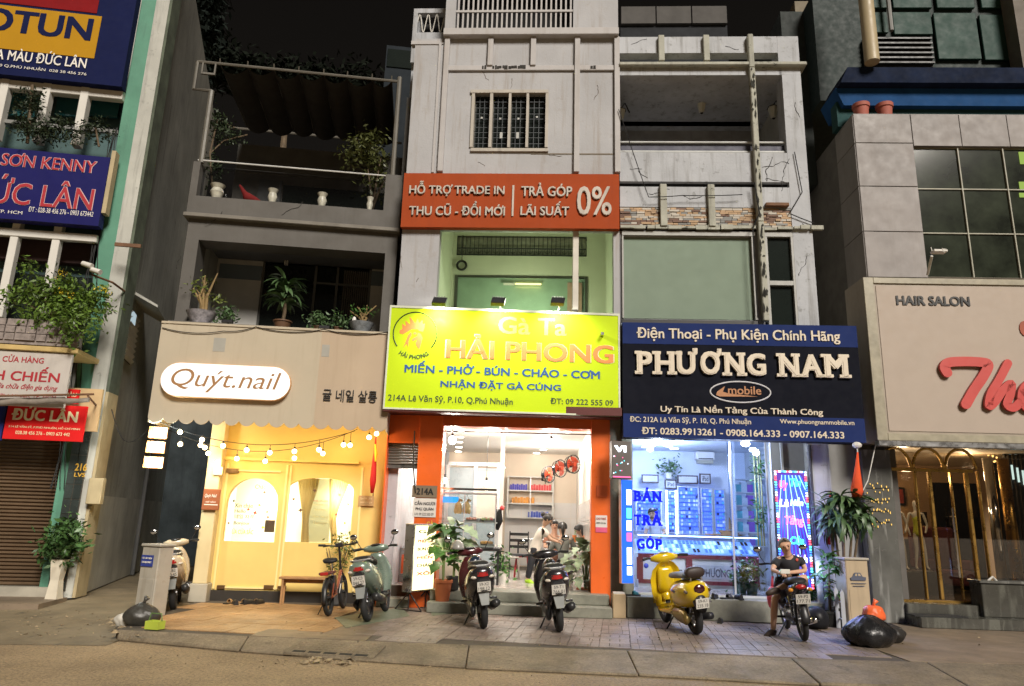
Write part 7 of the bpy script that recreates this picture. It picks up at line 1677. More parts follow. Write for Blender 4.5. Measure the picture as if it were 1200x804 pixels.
# ground floor of salon
marb = marble('grey_marble', (.11,.11,.10),(.27,.27,.25),.2); stepk = marble('dark_marble', (.06,.058,.048),(.12,.12,.1),.25)
mp0, mp1 = FE.X(1008,610), FE.X(1043,610)
mb = bE(mp0, mp1,-.25,.5,0, sz0-.1); obj('marble_pillar', mb, marb, Eb, bev=.01)
mb = bE(FE.X(975,600,-.05), mp0-.003,-.0,.3,0, sz0); obj('grey_panel', mb, mat('grey_side_panel', (.3,.3,.3),.5, var=.1), Eb)
ef = FE.Z(1120,707,0)
mb = bE(mp1+.003, eR, -.32,.0,0, ef); obj('step', mb, stepk, Eb, bev=.01)
mb = bE(mp1+.003, eR, -.75,-.323,0, ef*.5); obj('step', mb, stepk, Eb, bev=.01)
ed = 4.5
mb = bE(mp1, eR, .0, ed, 0, ef-.002); obj('salon_floor', mb, mat('salon_floor', (.1,.08,.06),.2), Eb)
mb = bE(mp1, eR, ed, ed+.1,0,4); obj('back_wall', mb, mat('tan_wall', (.45,.3,.17),.6, var=.06), Eb)
mb = bE(mp1, eR, .1, ed, sz0+.05, sz0+.15); obj('ceiling', mb, mat('salon_ceiling', (.5,.4,.28),.6), Eb)
mb = bE(mp1-.0, mp1+.06,.5, ed, 0,4); obj('inner_wall', mb, mat('salon_inner', (.2,.15,.1),.6), Eb)
mb = bE(FE.X(1170,600,2.2), eR, 2.2,2.3, ef, sz0); obj('black_screen', mb, mat('black_gloss', (.01,.01,.01),.1), Eb)
doorz = sz0-.1
mb = bE(FE.X(1098,630,3.2), FE.X(1152,630,3.2),3.2,3.3, ef, FE.Z(1120,566,3.2)); obj('black_panel', mb, mat('black_gloss', (.01,.01,.01),.1), Eb)  # dark sheet added to darken the middle of the room
mb = bE(mp1+.06, FE.X(1098,630,3.2),4.3,4.45, ef, FE.Z(1070,632,4.3)); obj('darkening_panel', mb, mat('darkening_brown', (.03,.022,.018),.4, var=.4, vs=3), Eb)  # panel added to darken the lower half of the back wall
for xa, ya in ((1078,600),(1066,618),(1112,600),(1136,590)):
 q = FE.r(xa, ya, xa+9, ya+16,3.0); mb = bE(q[0], q[1], 3.0,3.05, q[2], q[3]); obj('mirror', mb, mat('dim_mirror', (.3,.22,.15),.1, metal=1), Eb)
mb = bE(mp1, eR, .02,.032, ef, doorz); obj('glass_front', mb, glass('salon_glass', (.8,.76,.7),1.6), Eb)
mb = bE(mp1, FE.X(1155,705),-.02,.08, ef, ef+.04); obj('gold_sill', mb, gold, Eb, bev=.005)
for xa, hw_ in ((1079,.018),(1096,.03),(1121,.014),(1140,.03),(1154,.014)):
 u = FE.X(xa, 620); mb = bE(u-hw_, u+hw_, -.015,.06, ef+.05, FE.Z(xa, 552)); obj('gold_frame', mb, gold, Eb, bev=.008)
u0_, u1_ = FE.X(1040,553), FE.X(1140,553); mb = MB(FE); z = FE.Z(1090,553); mb.box(u0_, u1_, -.018,.065, z, z+.06); obj('gold_frame', mb, gold, Eb, bev=.008)
for xa in (1050,1088,1126):
 u, z2 = FE.px(xa, 550); mb = MB(FE); mb.tube([(u+.27*cos(a),.0, z+.06+.36*sin(a)) for a in [pi*k/16 for k in range(17)]], .028,7); obj('gold_arch', mb, gold, Eb, smooth=True)
for xa, xb in ((1108,1110),(1118,1120)): pass
u = FE.X(1117,635); mb = MB(FE); zA, zB = FE.Z(1117,668), FE.Z(1113,602); mb.tube([(u, .0, zA+.05),(u, -.09, zA+.05),(u, -.09, zA-.02)], .012,6); mb.tube([(u, -.0, zB-.05),(u, -.09, zB-.05)], .012,6); mb.tube([(u, -.09, zA-.12),(u, -.09, zB+.1)], .018,8); obj('door_handle', mb, chrome, Eb)
for xa, w_, m_, lb in ((1166,.09, chrome, 'polished steel column behind the salon glass, left of two'),(1184,.1, gold, 'brass coloured column behind the salon glass, right of two')):
 s = thing('column', lb, 'column', FE.p(FE.X(xa, 610,.8),.8, ef), FE.yaw); mb = MB(FE); mb.cyl((FE.X(xa, 610,.8),.8, ef),(FE.X(xa, 610,.8),.8, doorz), w_, n=20); obj('shaft', mb, m_, s, smooth=True); mb = MB(FE); mb.lathe((FE.X(xa, 610,.8),.8, ef), [(w_*1.4,0),(w_*1.4,.06),(w_*1.05,.09)], 20); obj('base', mb, gold, s)
s = thing('curtain', 'row of dark hanging curtain strips behind the salon glass at far right', 'curtain', FE.p(FE.X(1190,600,1.2),1.2, ef), FE.yaw)
for k in range(7): mb = MB(FE); u = FE.X(1183+k*5,580,1.3); mb.box(u, u+.05,1.3,1.36, ef+.8, doorz+.2); obj('strip', mb, mat('dark_curtain', (.02,.022,.022),.5), s)
for k in range(3): mb = MB(FE); u = FE.X(1187+k*6,560,1.25); mb.box(u, u+.03,1.25,1.27, FE.Z(1190,562+k*3,1.25), FE.Z(1190,545+k*3,1.25)); obj('light_bar', mb, glow('cold_bar', (.6,.85,.9),1.0), s)
s = thing('planter_wall', 'low grey stone box in front of the salon window at right', 'planter', FE.q(1185,710,-.4), FE.yaw)
q = FE.r(1151,684,1300,712,-.42); mb = bE(q[0], q[1], -.42,-.06, ef*.5, q[3]-.03); obj('stone_box', mb, stepk, s, bev=.01); mb = bE(q[0]-.03, q[1]+.02,-.45,-.04, q[3]-.027, q[3]+.02); obj('capstone', mb, marb, s, bev=.008)
mb = MB(FE); mb.tube([FE.I @ FE.q(1155,683,-.3), FE.I @ FE.q(1163,676,-.3), FE.I @ FE.q(1169,682,-.3)], .02,6); obj('pipe_loop', mb, white, s)
s = thing('door_mat', 'dark rubber mat on the lower salon step', 'mat', FE.p(FE.X(1105,716,-.5),-.5, ef*.5), FE.yaw); q = FE.r(1068,712,1130,716,-.6); mb = bE(q[0], q[1], -.70,-.36, ef*.5+.001, ef*.5+.018); obj('mat_sheet', mb, rubber, s)
s.name = 'door_mat'
s = thing('picture', 'framed red and white picture on the tan salon wall', 'picture', FE.q(1055,600, ed-.05), FE.yaw); q = FE.r(1046,571,1061,592, ed-.05); mb = bE(q[0], q[1], ed-.05, ed-.01, q[2], q[3]); obj('frame', mb, black, s); mb = bE(q[0]+.05, q[1]-.05, ed-.06, ed-.051, q[2]+.05, q[3]-.05); obj('print', mb, mat('red_print', (.35,.06,.05),.5, var=.5, vs=5), s)
s = thing('sofa', 'dark red salon sofa inside behind the glass door', 'sofa', FE.p(FE.X(1105,680,2.2),2.2, ef), FE.yaw); u = FE.X(1105,640,2.4); vel = mat('burgundy_velvet', (.08,.012,.015),.8, var=.2)
mb = bE(u-.45, u+.45,2.1,2.8, ef+.15, ef+.45); obj('seat', mb, vel, s, bev=.05); mb = bE(u-.45, u+.45,2.75,2.95, ef+.45, ef+1.3); obj('backrest', mb, vel, s, bev=.05)
for k in (-.4,.4): mb = bE(u+k-.07, u+k+.07,2.1,2.8, ef+.45, ef+.65); obj('armrest', mb, vel, s, bev=.03)
lamp('POINT', FE.p(mp1+.8,3.2, sz0-.3),34,(1,.72,.42),.12, Eb); lamp('POINT', FE.p(mp1+.7,.7, sz0-.5),14,(1,.8,.55),.08, Eb); lamp('POINT', FE.p(mp1+2.4,1.6, sz0-.2),14,(1,.75,.45),.1, Eb)
s = thing('chandelier', 'small golden ceiling lamp inside the salon at right', 'lamp', FE.q(1158,540,1.8), FE.yaw); p = FE.I @ FE.q(1158,538,1.6); mb = MB(FE); rr = random.Random(4)
for k in range(12): mb.sph((p.x+rr.uniform(-.16,.16), p.y+rr.uniform(-.1,.1), p.z+rr.uniform(-.12,.12)),.02,6,4)
obj('crystal', mb, glow('amber_crystal', (1,.6,.2),2.2), s, kind='stuff'); mb = MB(FE); mb.cyl(p, (p.x, p.y, sz0),.01, n=5); obj('stem', mb, gold, s)
# glowing gold flecks and thin lines stand for glints on the marble pillar
s = thing('gold_glints', 'rows of tiny gold flecks standing for glints on the marble pillar', 'lights', FE.q(1037,620,-.3), FE.yaw); mb = MB(FE); rr = random.Random(8)
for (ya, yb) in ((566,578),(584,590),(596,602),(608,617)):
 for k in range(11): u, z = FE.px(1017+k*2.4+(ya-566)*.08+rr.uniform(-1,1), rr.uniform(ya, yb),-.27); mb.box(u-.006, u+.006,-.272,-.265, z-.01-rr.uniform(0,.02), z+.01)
obj('glint_fleck', mb, glow('gold_point', (1,.62,.15),.7), s, kind='stuff'); mb = MB(FE)
for y_ in (572,587,599,612): a, b = FE.I @ FE.q(1015, y_, -.262), FE.I @ FE.q(1043, y_, -.262); mb.tube([a, b], .004,4)
obj('wire', mb, wirem, s, kind='stuff')
# ================================================================== two-wheelers (built at the origin, nose along +x)
def sring(x, zc, hh, hw, n=14, e=.75, ax='x'):
 o = []
 for i in range(n):
  a = 2*pi*i/n; c, s_ = cos(a), sin(a); c = math.copysign(abs(c)**e, c); s_ = math.copysign(abs(s_)**e, s_)
  o.append((x, hw*c, zc+hh*s_) if ax == 'x' else (zc+hh*s_, hw*c, x))
 return o
def place(s, rear, front, lean=-7, along=None):
 """rear and front wheel contact points on the ground"""
 d = front-rear; yaw = atan2(d.y, d.x); c = rear+d.normalized()*(along or .62); c.z = rear.z
 M = Matrix.Translation(c) @ Matrix.Rotation(yaw, 4, 'Z') @ Matrix.Rotation(radians(lean),4, 'X'); s.matrix_basis = M
 WM[s.name] = M; return s
def part(s, name, m, f, smooth=40, bev=0, kind=None, label=None):
 mb = MB(); f(mb); return obj(name, mb, m, s, smooth=smooth, bev=bev, kind=kind, label=label)
def wheel(s, nm, x, R_, w_, spokes=0, rimm=None, tw=None):
 t = part(s, nm, rubber, lambda b: b.torus((x, 0, R_), R_-w_, w_, 'y', 26,8), True)
 rimm = rimm or steel
 if spokes:
  def f(b):
   b.torus((x, 0, R_), R_-w_*1.8,.010, 'y', 26,6)
   for k in range(spokes): a = 2*pi*k/spokes; b.tube([(x+.03*cos(a),.02*(1 if k % 2 else -1), R_+.03*sin(a)),(x+(R_-w_*1.8)*cos(a+.2),0, R_+(R_-w_*1.8)*sin(a+.2))], .0022,3)
   b.cyl((x, -.045, R_),(x, .045, R_),.03, n=10)
  part(t, 'rim', rimm, f, 40, kind='stuff')
 else:
  def f(b):
   b.torus((x, 0, R_), R_-w_*1.9,.016, 'y', 26,6); b.cyl((x, -.06, R_),(x, .06, R_),.05, n=12)
   for k in range(5): a = 2*pi*k/5; b.tube([(x, 0, R_),(x+(R_-w_*1.9)*cos(a),0, R_+(R_-w_*1.9)*sin(a))], [.022,.014], 6)
  part(t, 'rim', rimm, f, 40, kind='stuff')
 return t
plm = mat('plate_white', (.62,.60,.55),.5, var=.04)
def plate(s, x, z, rows, tilt=-.3, w_=.19, h_=.14):
 f = Fr(0,0,90); mb = MB(); c, sn = cos(tilt), sin(tilt)
 def P3(u, v, o=0): return (x+sn*v-o*c, -u, z+v*c+ -o*sn)
 pts = [P3(-w_/2,-h_/2), P3(w_/2,-h_/2), P3(w_/2, h_/2), P3(-w_/2, h_/2)]; pts += [P3(-w_/2,-h_/2,.006), P3(w_/2,-h_/2,.006), P3(w_/2, h_/2,.006), P3(-w_/2, h_/2,.006)]
 mb.add(pts, [(0,1,2,3),(4,7,6,5),(0,4,5,1),(1,5,6,2),(2,6,7,3),(3,7,4,0)]); p = obj('licence_plate', mb, plm, s)
 for k, r_ in enumerate(rows):
  me = glyphs(r_); xs = [v.co.x for v in me.vertices]; ys = [v.co.y for v in me.vertices]; a, b, c0, c1 = min(xs), max(xs), min(ys), max(ys)
  v0, v1 = (.012,.055) if k == 0 else (-.055,-.008); ww = .13 if k == 0 else .16
  mb = MB(); pts = [P3(-ww/2+(v.co.x-a)/(b-a)*ww, v0+(v.co.y-c0)/(c1-c0)*(v1-v0),.009) for v in me.vertices]
  mb.add(pts, [tuple(f_.vertices) for f_ in me.polygons]); bpy.data.meshes.remove(me); obj('digits', mb, black, p, kind='stuff')
def mirror(s, sgn, x, z, bx, bz, m=chrome):
 o = part(s, 'mirror', blackp, lambda b: (b.tube([(bx, sgn*.24, bz),(bx+.01, sgn*.3, bz+.1),(x, sgn*.33, z)], .007,5), b.sph((x, sgn*.34, z+.02),.055,12,8,(.25,1.15,.8))))
 part(o, 'mirror_glass', mat('mirror_glass', (.6,.6,.6),.05, metal=1, var=0), lambda b: b.sph((x-.012, sgn*.34, z+.02),.05,12,6,(.1,1.05,.72)))
def scooter(label, body, accent, rows, group, seatm=None, rack=False, fenderc=None, red=True):
 s = thing('motor_scooter', label, 'scooter', group=group); seatm = seatm or mat('seat_vinyl', (.025,.025,.025),.5, bump=.2)
 wheel(s, 'rear_wheel', -.60,.27,.052); wheel(s, 'front_wheel', .66,.27,.045)
 part(s, 'rear_body', body, lambda b: b.rings([sring(*q) for q in ((-.97,.79,.035,.06),(-.93,.77,.10,.14),(-.8,.71,.17,.19),(-.6,.63,.21,.205),(-.38,.56,.22,.21),(-.18,.5,.2,.19),(-.08,.44,.14,.16))]), True)
 part(s, 'seat', seatm, lambda b: b.rings([sring(*q) for q in ((-.80,.885,.03,.09),(-.74,.90,.045,.125),(-.5,.89,.05,.135),(-.35,.86,.05,.13),(-.15,.82,.05,.115),(-.04,.79,.03,.08))]), True)
 part(s, 'floorboard', blackp, lambda b: b.rings([sring(*q) for q in ((-.2,.33,.07,.15),(.1,.30,.045,.17),(.36,.30,.05,.17),(.42,.36,.08,.15))]), True)
 part(s, 'leg_shield', accent, lambda b: b.rings([[(zc+hh*sin(2*pi*i/14), hw*cos(2*pi*i/14), x) for i in range(14)] for x, zc, hh, hw in ((.24,.42,.05,.10),(.36,.42,.07,.17),(.55,.43,.07,.21),(.72,.40,.075,.20),(.86,.36,.08,.15),(.95,.33,.07,.09))]), True)
 part(s, 'front_fender', body, lambda b: b.rings([[(.66+r_*cos(a), y_, .27+r_*sin(a)) for y_, r_ in ((-.065,.27),(-.05,.315),(0,.33),(.05,.315),(.065,.27),(.03,.285),(-.03,.285))] for a in [radians(q) for q in (20,50,80,110,140,165)]]), True)
 part(s, 'fork', steel, lambda b: (b.cyl((.38,.07,.7),(.64,.07,.27),.02, n=8), b.cyl((.38,-.07,.7),(.64,-.07,.27),.02, n=8)), kind='stuff')
 hb = part(s, 'handlebar', accent, lambda b: b.rings([[(.33+px_*k, y_, 1.02+pz*k) for px_, pz in ((-.07,.0),(-.04,.06),(.05,.05),(.09,-.0),(.05,-.06),(-.03,-.05))] for y_, k in ((-.2,.5),(-.12,1),(0,1.15),(.12,1),(.2,.5))]), True)
 for sg in (-1,1):
  part(hb, 'grip', rubber, lambda b: b.tube([(.33, sg*.2,1.03),(.30, sg*.26,1.04),(.24, sg*.36,1.03)], [.014,.018,.018], 8)); part(hb, 'brake_lever', chrome, lambda b: b.tube([(.36, sg*.2,1.03),(.36, sg*.27,1.02),(.29, sg*.36,1.01)], .006,5))
  mirror(s, sg, .26,1.22,.32,1.05)
 part(s, 'headlight', mat('lens_clear', (.7,.7,.68),.1), lambda b: b.sph((.43,0,1.01),.07,12,8,(.35,1.2,.7)))
 part(s, 'dashboard', blackp, lambda b: b.sph((.30,0,1.075),.07,12,6,(.8,1.3,.35)))
 tl = part(s, 'tail_light', mat('tail_red', (.35,.015,.015),.15, coat=.5), lambda b: b.rings([[(x_, y_, z_+h_) for h_ in ((-.028),.028)] + [(x_+.03, y_, z_+.02),(x_+.03, y_, z_-.02)] for x_, y_, z_ in ((-.90,-.13,.79),(-.965,-.07,.775),(-.985,0,.77),(-.965,.07,.775),(-.90,.13,.79))]))
 for sg in (-1,1): part(s, 'turn_signal', mat('lens_smoke', (.55,.5,.42),.12), lambda b: b.sph((-.92, sg*.115,.735),.045,10,6,(.7,1.2,.55)))
 part(s, 'grab_rail', mat('satin_grey', (.22,.22,.22),.4), lambda b: b.tube([(-.62,.14,.86),(-.8,.14,.89),(-.92,.07,.885),(-.92,-.07,.885),(-.8,-.14,.89),(-.62,-.14,.86)], .016,7))
 part(s, 'plate_bracket', blackp, lambda b: b.rings([sring(*q) for q in ((-.99,.63,.085,.09),(-.95,.67,.07,.09))]))
 plate(s, -1.0,.61, rows)
 part(s, 'rear_mudguard', fenderc or mat('worn_grey_plastic', (.20,.21,.20),.6), lambda b: b.add([(-.93,-.08,.54),(-.93,.08,.54),(-.985,.055,.36),(-.985,-.055,.36),(-.91,-.08,.54),(-.91,.08,.54),(-.965,.055,.36),(-.965,-.055,.36)], [(0,3,2,1),(4,5,6,7),(0,1,5,4),(1,2,6,5),(2,3,7,6),(3,0,4,7)]),40,.004)
 part(s, 'engine_cover', blackp, lambda b: b.rings([[(x_, .14+.035*cos(a), z_+h_*sin(a)) for a in [2*pi*i/10 for i in range(10)]] for x_, z_, h_ in ((-.72,.27,.05),(-.62,.27,.1),(-.4,.29,.08),(-.2,.3,.09),(-.12,.3,.04))]), True)
 ex = part(s, 'exhaust', mat('exhaust_black', (.05,.05,.05),.4, metal=.5), lambda b: b.tube([(-.1,-.1,.25),(-.3,-.16,.24),(-.36,-.18,.26),(-.5,-.185,.30),(-.82,-.185,.36)], [.02,.025,.055,.062,.055], 12), True)
 part(ex, 'heat_shield', steel, lambda b: b.tube([(-.42,-.215,.31),(-.75,-.215,.37)], [.03,.03], 8))
 part(s, 'shock_absorber', steel, lambda b: b.cyl((-.6,.12,.33),(-.5,.12,.58),.025, n=8))
 part(s, 'stand', black, lambda b: (b.tube([(-.2,.1,.24),(-.24,.24,.02)], .012,6), b.box(-.27,-.2,.22,.26,.0,.02)))
 for sg in (-1,1): part(s, 'footrest', blackp, lambda b: b.box(-.35,-.28, sg*.17, sg*.27,.36,.39), bev=.006)
 return s
gp = 'scooters parked before the restaurant'
blkp = mat('black_scooter_paint', (.022,.02,.022),.22, var=.1, coat=.6); mrn = mat('maroon_scooter_paint', (.07,.012,.015),.25, coat=.6)
s1 = scooter('black scooter with maroon shield seen from behind, left of two before the restaurant steps', blkp, mrn, ('59-X2', '198.12'), gp)
place(s1, gnd(567,737), gnd(551.5,721)); part(s1, 'helmet', mat('white_dark_helmet', (.03,.05,.09),.25, var=.6, vs=9, coat=.5), lambda b: b.sph((.26,.12,1.18),.13,14,10,(1.1,.9,.85))) if False else None
def helmet(lb, p, m, yaw=0):
 h_ = thing('helmet', lb, 'helmet', p, radians(yaw)); f = Fr(p[0], p[1], yaw, p[2]); mb = MB(f); rs = []
 for k in range(8):
  a = pi/2*k/7; rs.append([(.13*cos(a)*cos(t)+.0,.11*cos(a)*sin(t),.14*sin(a)) for t in [2*pi*i/16 for i in range(16)]])
 mb.rings(rs); obj('shell', mb, m, h_, smooth=True); mb = MB(f); mb.add([(.1,-.08,.02),(.19,-.05,.0),(.19,.05,.0),(.1,.08,.02),(.1,-.08,.03),(.19,-.05,.01),(.19,.05,.01),(.1,.08,.03)], [(0,1,2,3),(4,7,6,5),(0,4,5,1),(1,5,6,2),(2,6,7,3)]); obj('peak', mb, blackp, h_); return h_
helmet('dark glossy helmet resting on the seat of the left black scooter', s1.matrix_basis @ Vector((-.2,0,.87)), mat('helmet_dark', (.02,.03,.05),.15, coat=.8),70)
helmet('grey helmet on the handlebar of the left black scooter', s1.matrix_basis @ Vector((.28,.2,1.08)), mat('helmet_grey', (.25,.24,.22),.3),100)
s2 = scooter('black scooter seen from behind, right of two before the restaurant steps', blkp, blkp, ('59-T1', '766.01'), gp)
place(s2, gnd(656,741), gnd(641,724))
helmet('black helmet hooked on the seat of the right black scooter', s2.matrix_basis @ Vector((-.15,0,.85)), mat('helmet_black', (.015,.015,.015),.25, coat=.6),80)
gs = scooter('silver green scooter with red trim parked beside the bicycle before the nail salon', mat('silver_green_paint', (.20,.26,.21),.3, metal=.3, coat=.6), mat('silver_green_paint', (.2,.2,.2)),('59-C3', '044.27'), None)
place(gs, gnd(431,729), gnd(457.5,713.5),-9)
redtr = mat('red_trim', (.55,.04,.04),.35)
part(gs, 'side_stripe', redtr, lambda b: b.add([(-.55,.182,.72),(-.2,.178,.58),(-.2,.178,.54),(-.5,.186,.66),(-.55,.188,.715),(-.2,.184,.575),(-.2,.184,.545),(-.5,.192,.665)], [(0,1,2,3),(7,6,5,4),(0,4,5,1),(2,6,7,3)]))
for sg in (-1,1): part(gs, 'shield_stripe', redtr, lambda b: b.tube([(.44, sg*.19,.45),(.47, sg*.21,.6),(.4, sg*.205,.76)], [.012,.03,.012], 6))
part(gs, 'windscreen', mat('tinted_screen', (.35,.26,.12),.1), lambda b: b.rings([[(.42+o_, y_*w_, z_) for y_, o_ in ((-.12,-.03),(0,.02),(.12,-.03),(.11,-.04),(0,.01),(-.11,-.04))] for z_, w_ in ((1.04,1.1),(1.12,1),(1.2,.7))]), True)
# yellow retro scooter
def retro():
 yp = mat('yellow_scooter_paint', (.66,.46,.012),.2, var=.03, coat=.9); s = thing('motor_scooter', 'bright yellow retro scooter with grey seat in front of the phone shop', 'scooter')
 wheel(s, 'rear_wheel', -.60,.255,.058); wheel(s, 'front_wheel', .66,.255,.052)
 part(s, 'rear_body', yp, lambda b: b.rings([sring(x_, z_, h_, w_, 18,.85) for x_, z_, h_, w_ in ((-1.0,.62,.03,.05),(-.96,.62,.11,.13),(-.85,.60,.17,.20),(-.65,.57,.20,.235),(-.45,.55,.205,.235),(-.25,.53,.20,.20),(-.12,.50,.20,.15),(-.05,.46,.18,.13))]), True)
 part(s, 'tunnel', yp, lambda b: b.rings([sring(x_, z_, h_, w_, 14,.7) for x_, z_, h_, w_ in ((-.2,.35,.12,.13),(.0,.27,.06,.16),(.3,.25,.035,.20),(.42,.28,.05,.19))]), True)
 for k in range(5): part(s, 'floor_rib', blackp, lambda b: b.box(-.02,.34,-.1+k*.05-.008,-.1+k*.05+.008,.28+.0,.297))
 part(s, 'leg_shield', yp, lambda b: b.rings([[(zc+.03*sin(2*pi*i/20)-.10*abs(cos(2*pi*i/20))**2.2, hw*cos(2*pi*i/20), x_) for i in range(20)] for x_, zc, hw in ((.24,.42,.17),(.32,.47,.22),(.5,.51,.25),(.7,.48,.255),(.85,.43,.215),(.94,.38,.13),(.97,.36,.07))]), True)
 part(s, 'glovebox', yp, lambda b: b.rings([sring(x_, z_, h_, w_, 14,.7, 'z') for x_, z_, h_, w_ in ((.5,.43,.02,.12),(.56,.41,.05,.14),(.82,.37,.05,.13),(.88,.36,.03,.1))]), True)
 part(s, 'front_fender', yp, lambda b: b.rings([[(.66+r_*cos(a), y_, .255+r_*sin(a)) for y_, r_ in ((-.085,.25),(-.075,.32),(0,.345),(.075,.32),(.085,.25),(.03,.28),(-.03,.28))] for a in [radians(q) for q in (5,35,65,95,125,155)]]), True)
 part(s, 'fork', steel, lambda b: b.cyl((.38,.0,.9),(.62,.06,.26),.024, n=8))
 hb = part(s, 'handlebar', yp, lambda b: b.rings([[(.33+px_*k, y_, 1.02+pz*k) for px_, pz in ((-.09,.01),(-.05,.075),(.05,.07),(.10,-.0),(.05,-.08),(-.04,-.06))] for y_, k in ((-.22,.4),(-.14,.8),(0,1.25),(.14,.8),(.22,.4))]), True)
 part(hb, 'instrument_dial', mat('dial_glass', (.35,.38,.35),.15), lambda b: b.sph((.29,0,1.105),.065,14,6,(.9,1.1,.25)))
 for sg in (-1,1):
  part(hb, 'grip', rubber, lambda b: b.tube([(.33, sg*.2,1.03),(.30, sg*.27,1.04),(.24, sg*.37,1.03)], [.014,.019,.019], 8)); part(hb, 'brake_lever', blackp, lambda b: b.tube([(.36, sg*.2,1.03),(.36, sg*.29,1.02),(.29, sg*.39,1.01)], .007,5))
 part(s, 'headlight', mat('lens_clear', (.7,.7,.7)), lambda b: b.sph((.45,0,1.03),.075,14,8,(.4,1,1)))
 part(s, 'seat', mat('grey_seat', (.13,.14,.155),.6, bump=.2), lambda b: b.rings([sring(*q) for q in ((-.84,.80,.03,.10),(-.78,.82,.045,.15),(-.55,.83,.05,.16),(-.35,.81,.05,.15),(-.12,.79,.045,.12),(-.0,.77,.025,.08))]), True)
 part(s, 'backrest', mat('brown_pad', (.035,.022,.018),.55), lambda b: b.rings([sring(*q) for q in ((-.95,.87,.06,.12),(-.93,.88,.075,.14),(-.86,.88,.075,.14),(-.84,.87,.06,.12))]), True)
 part(s, 'rack', chrome, lambda b: (b.tube([(-.8,.08,.78),(-.92,.08,.78),(-.93,.08,.86)], .01,6), b.tube([(-.8,-.08,.78),(-.92,-.08,.78),(-.93,-.08,.86)], .01,6)), kind='stuff')
 part(s, 'tail_light', mat('tail_dark', (.05,.008,.01),.12, coat=.8), lambda b: b.sph((-.985,0,.66),.075,14,8,(.4,1.1,.9)))
 for sg in (-1,1):
  part(s, 'turn_signal', mat('lens_dark', (.1,.07,.05),.15), lambda b: b.sph((-.9, sg*.175,.63),.05,10,6,(1.4,.4,.5)))
  part(s, 'side_vent', blackp, lambda b: b.sph((-.55, sg*.232,.62),.05,10,6,(1.6,.15,.4)))
 part(s, 'trim_strip', chrome, lambda b: b.tube([(-.98,-.12,.5),(-.8,-.22,.44),(-.45,-.245,.40),(-.15,-.18,.36)], .008,6))
 plate(s, -1.02,.47,('59-K1', '235.18'),-.25)
 part(s, 'rear_mudguard', blackp, lambda b: b.rings([sring(*q) for q in ((-1.0,.46,.12,.07),(-.92,.5,.1,.1))]), True)
 part(s, 'engine_cover', mat('gold_engine', (.30,.22,.08),.35, metal=.6), lambda b: b.rings([[(x_, .16+.045*cos(a), z_+h_*sin(a)) for a in [2*pi*i/12 for i in range(12)]] for x_, z_, h_ in ((-.78,.25,.04),(-.7,.26,.1),(-.5,.27,.1),(-.3,.28,.08),(-.22,.28,.03))]), True)
 part(s, 'exhaust', blackp, lambda b: b.tube([(-.1,-.1,.2),(-.35,-.16,.2),(-.8,-.18,.26)], [.02,.06,.05], 12), True)
 part(s, 'stand', black, lambda b: b.tube([(-.1,.12,.22),(-.02,.24,.02),(.04,.24,.02)], .012,6))
 part(s, 'hook_bag', mat('blue_tag', (.03,.06,.5),.5), lambda b: b.sph((.35,.3,.93),.04,8,6,(.6,1,1)))
 return s
ys = retro(); place(ys, gnd(817,744), gnd(769,724.5),-8)
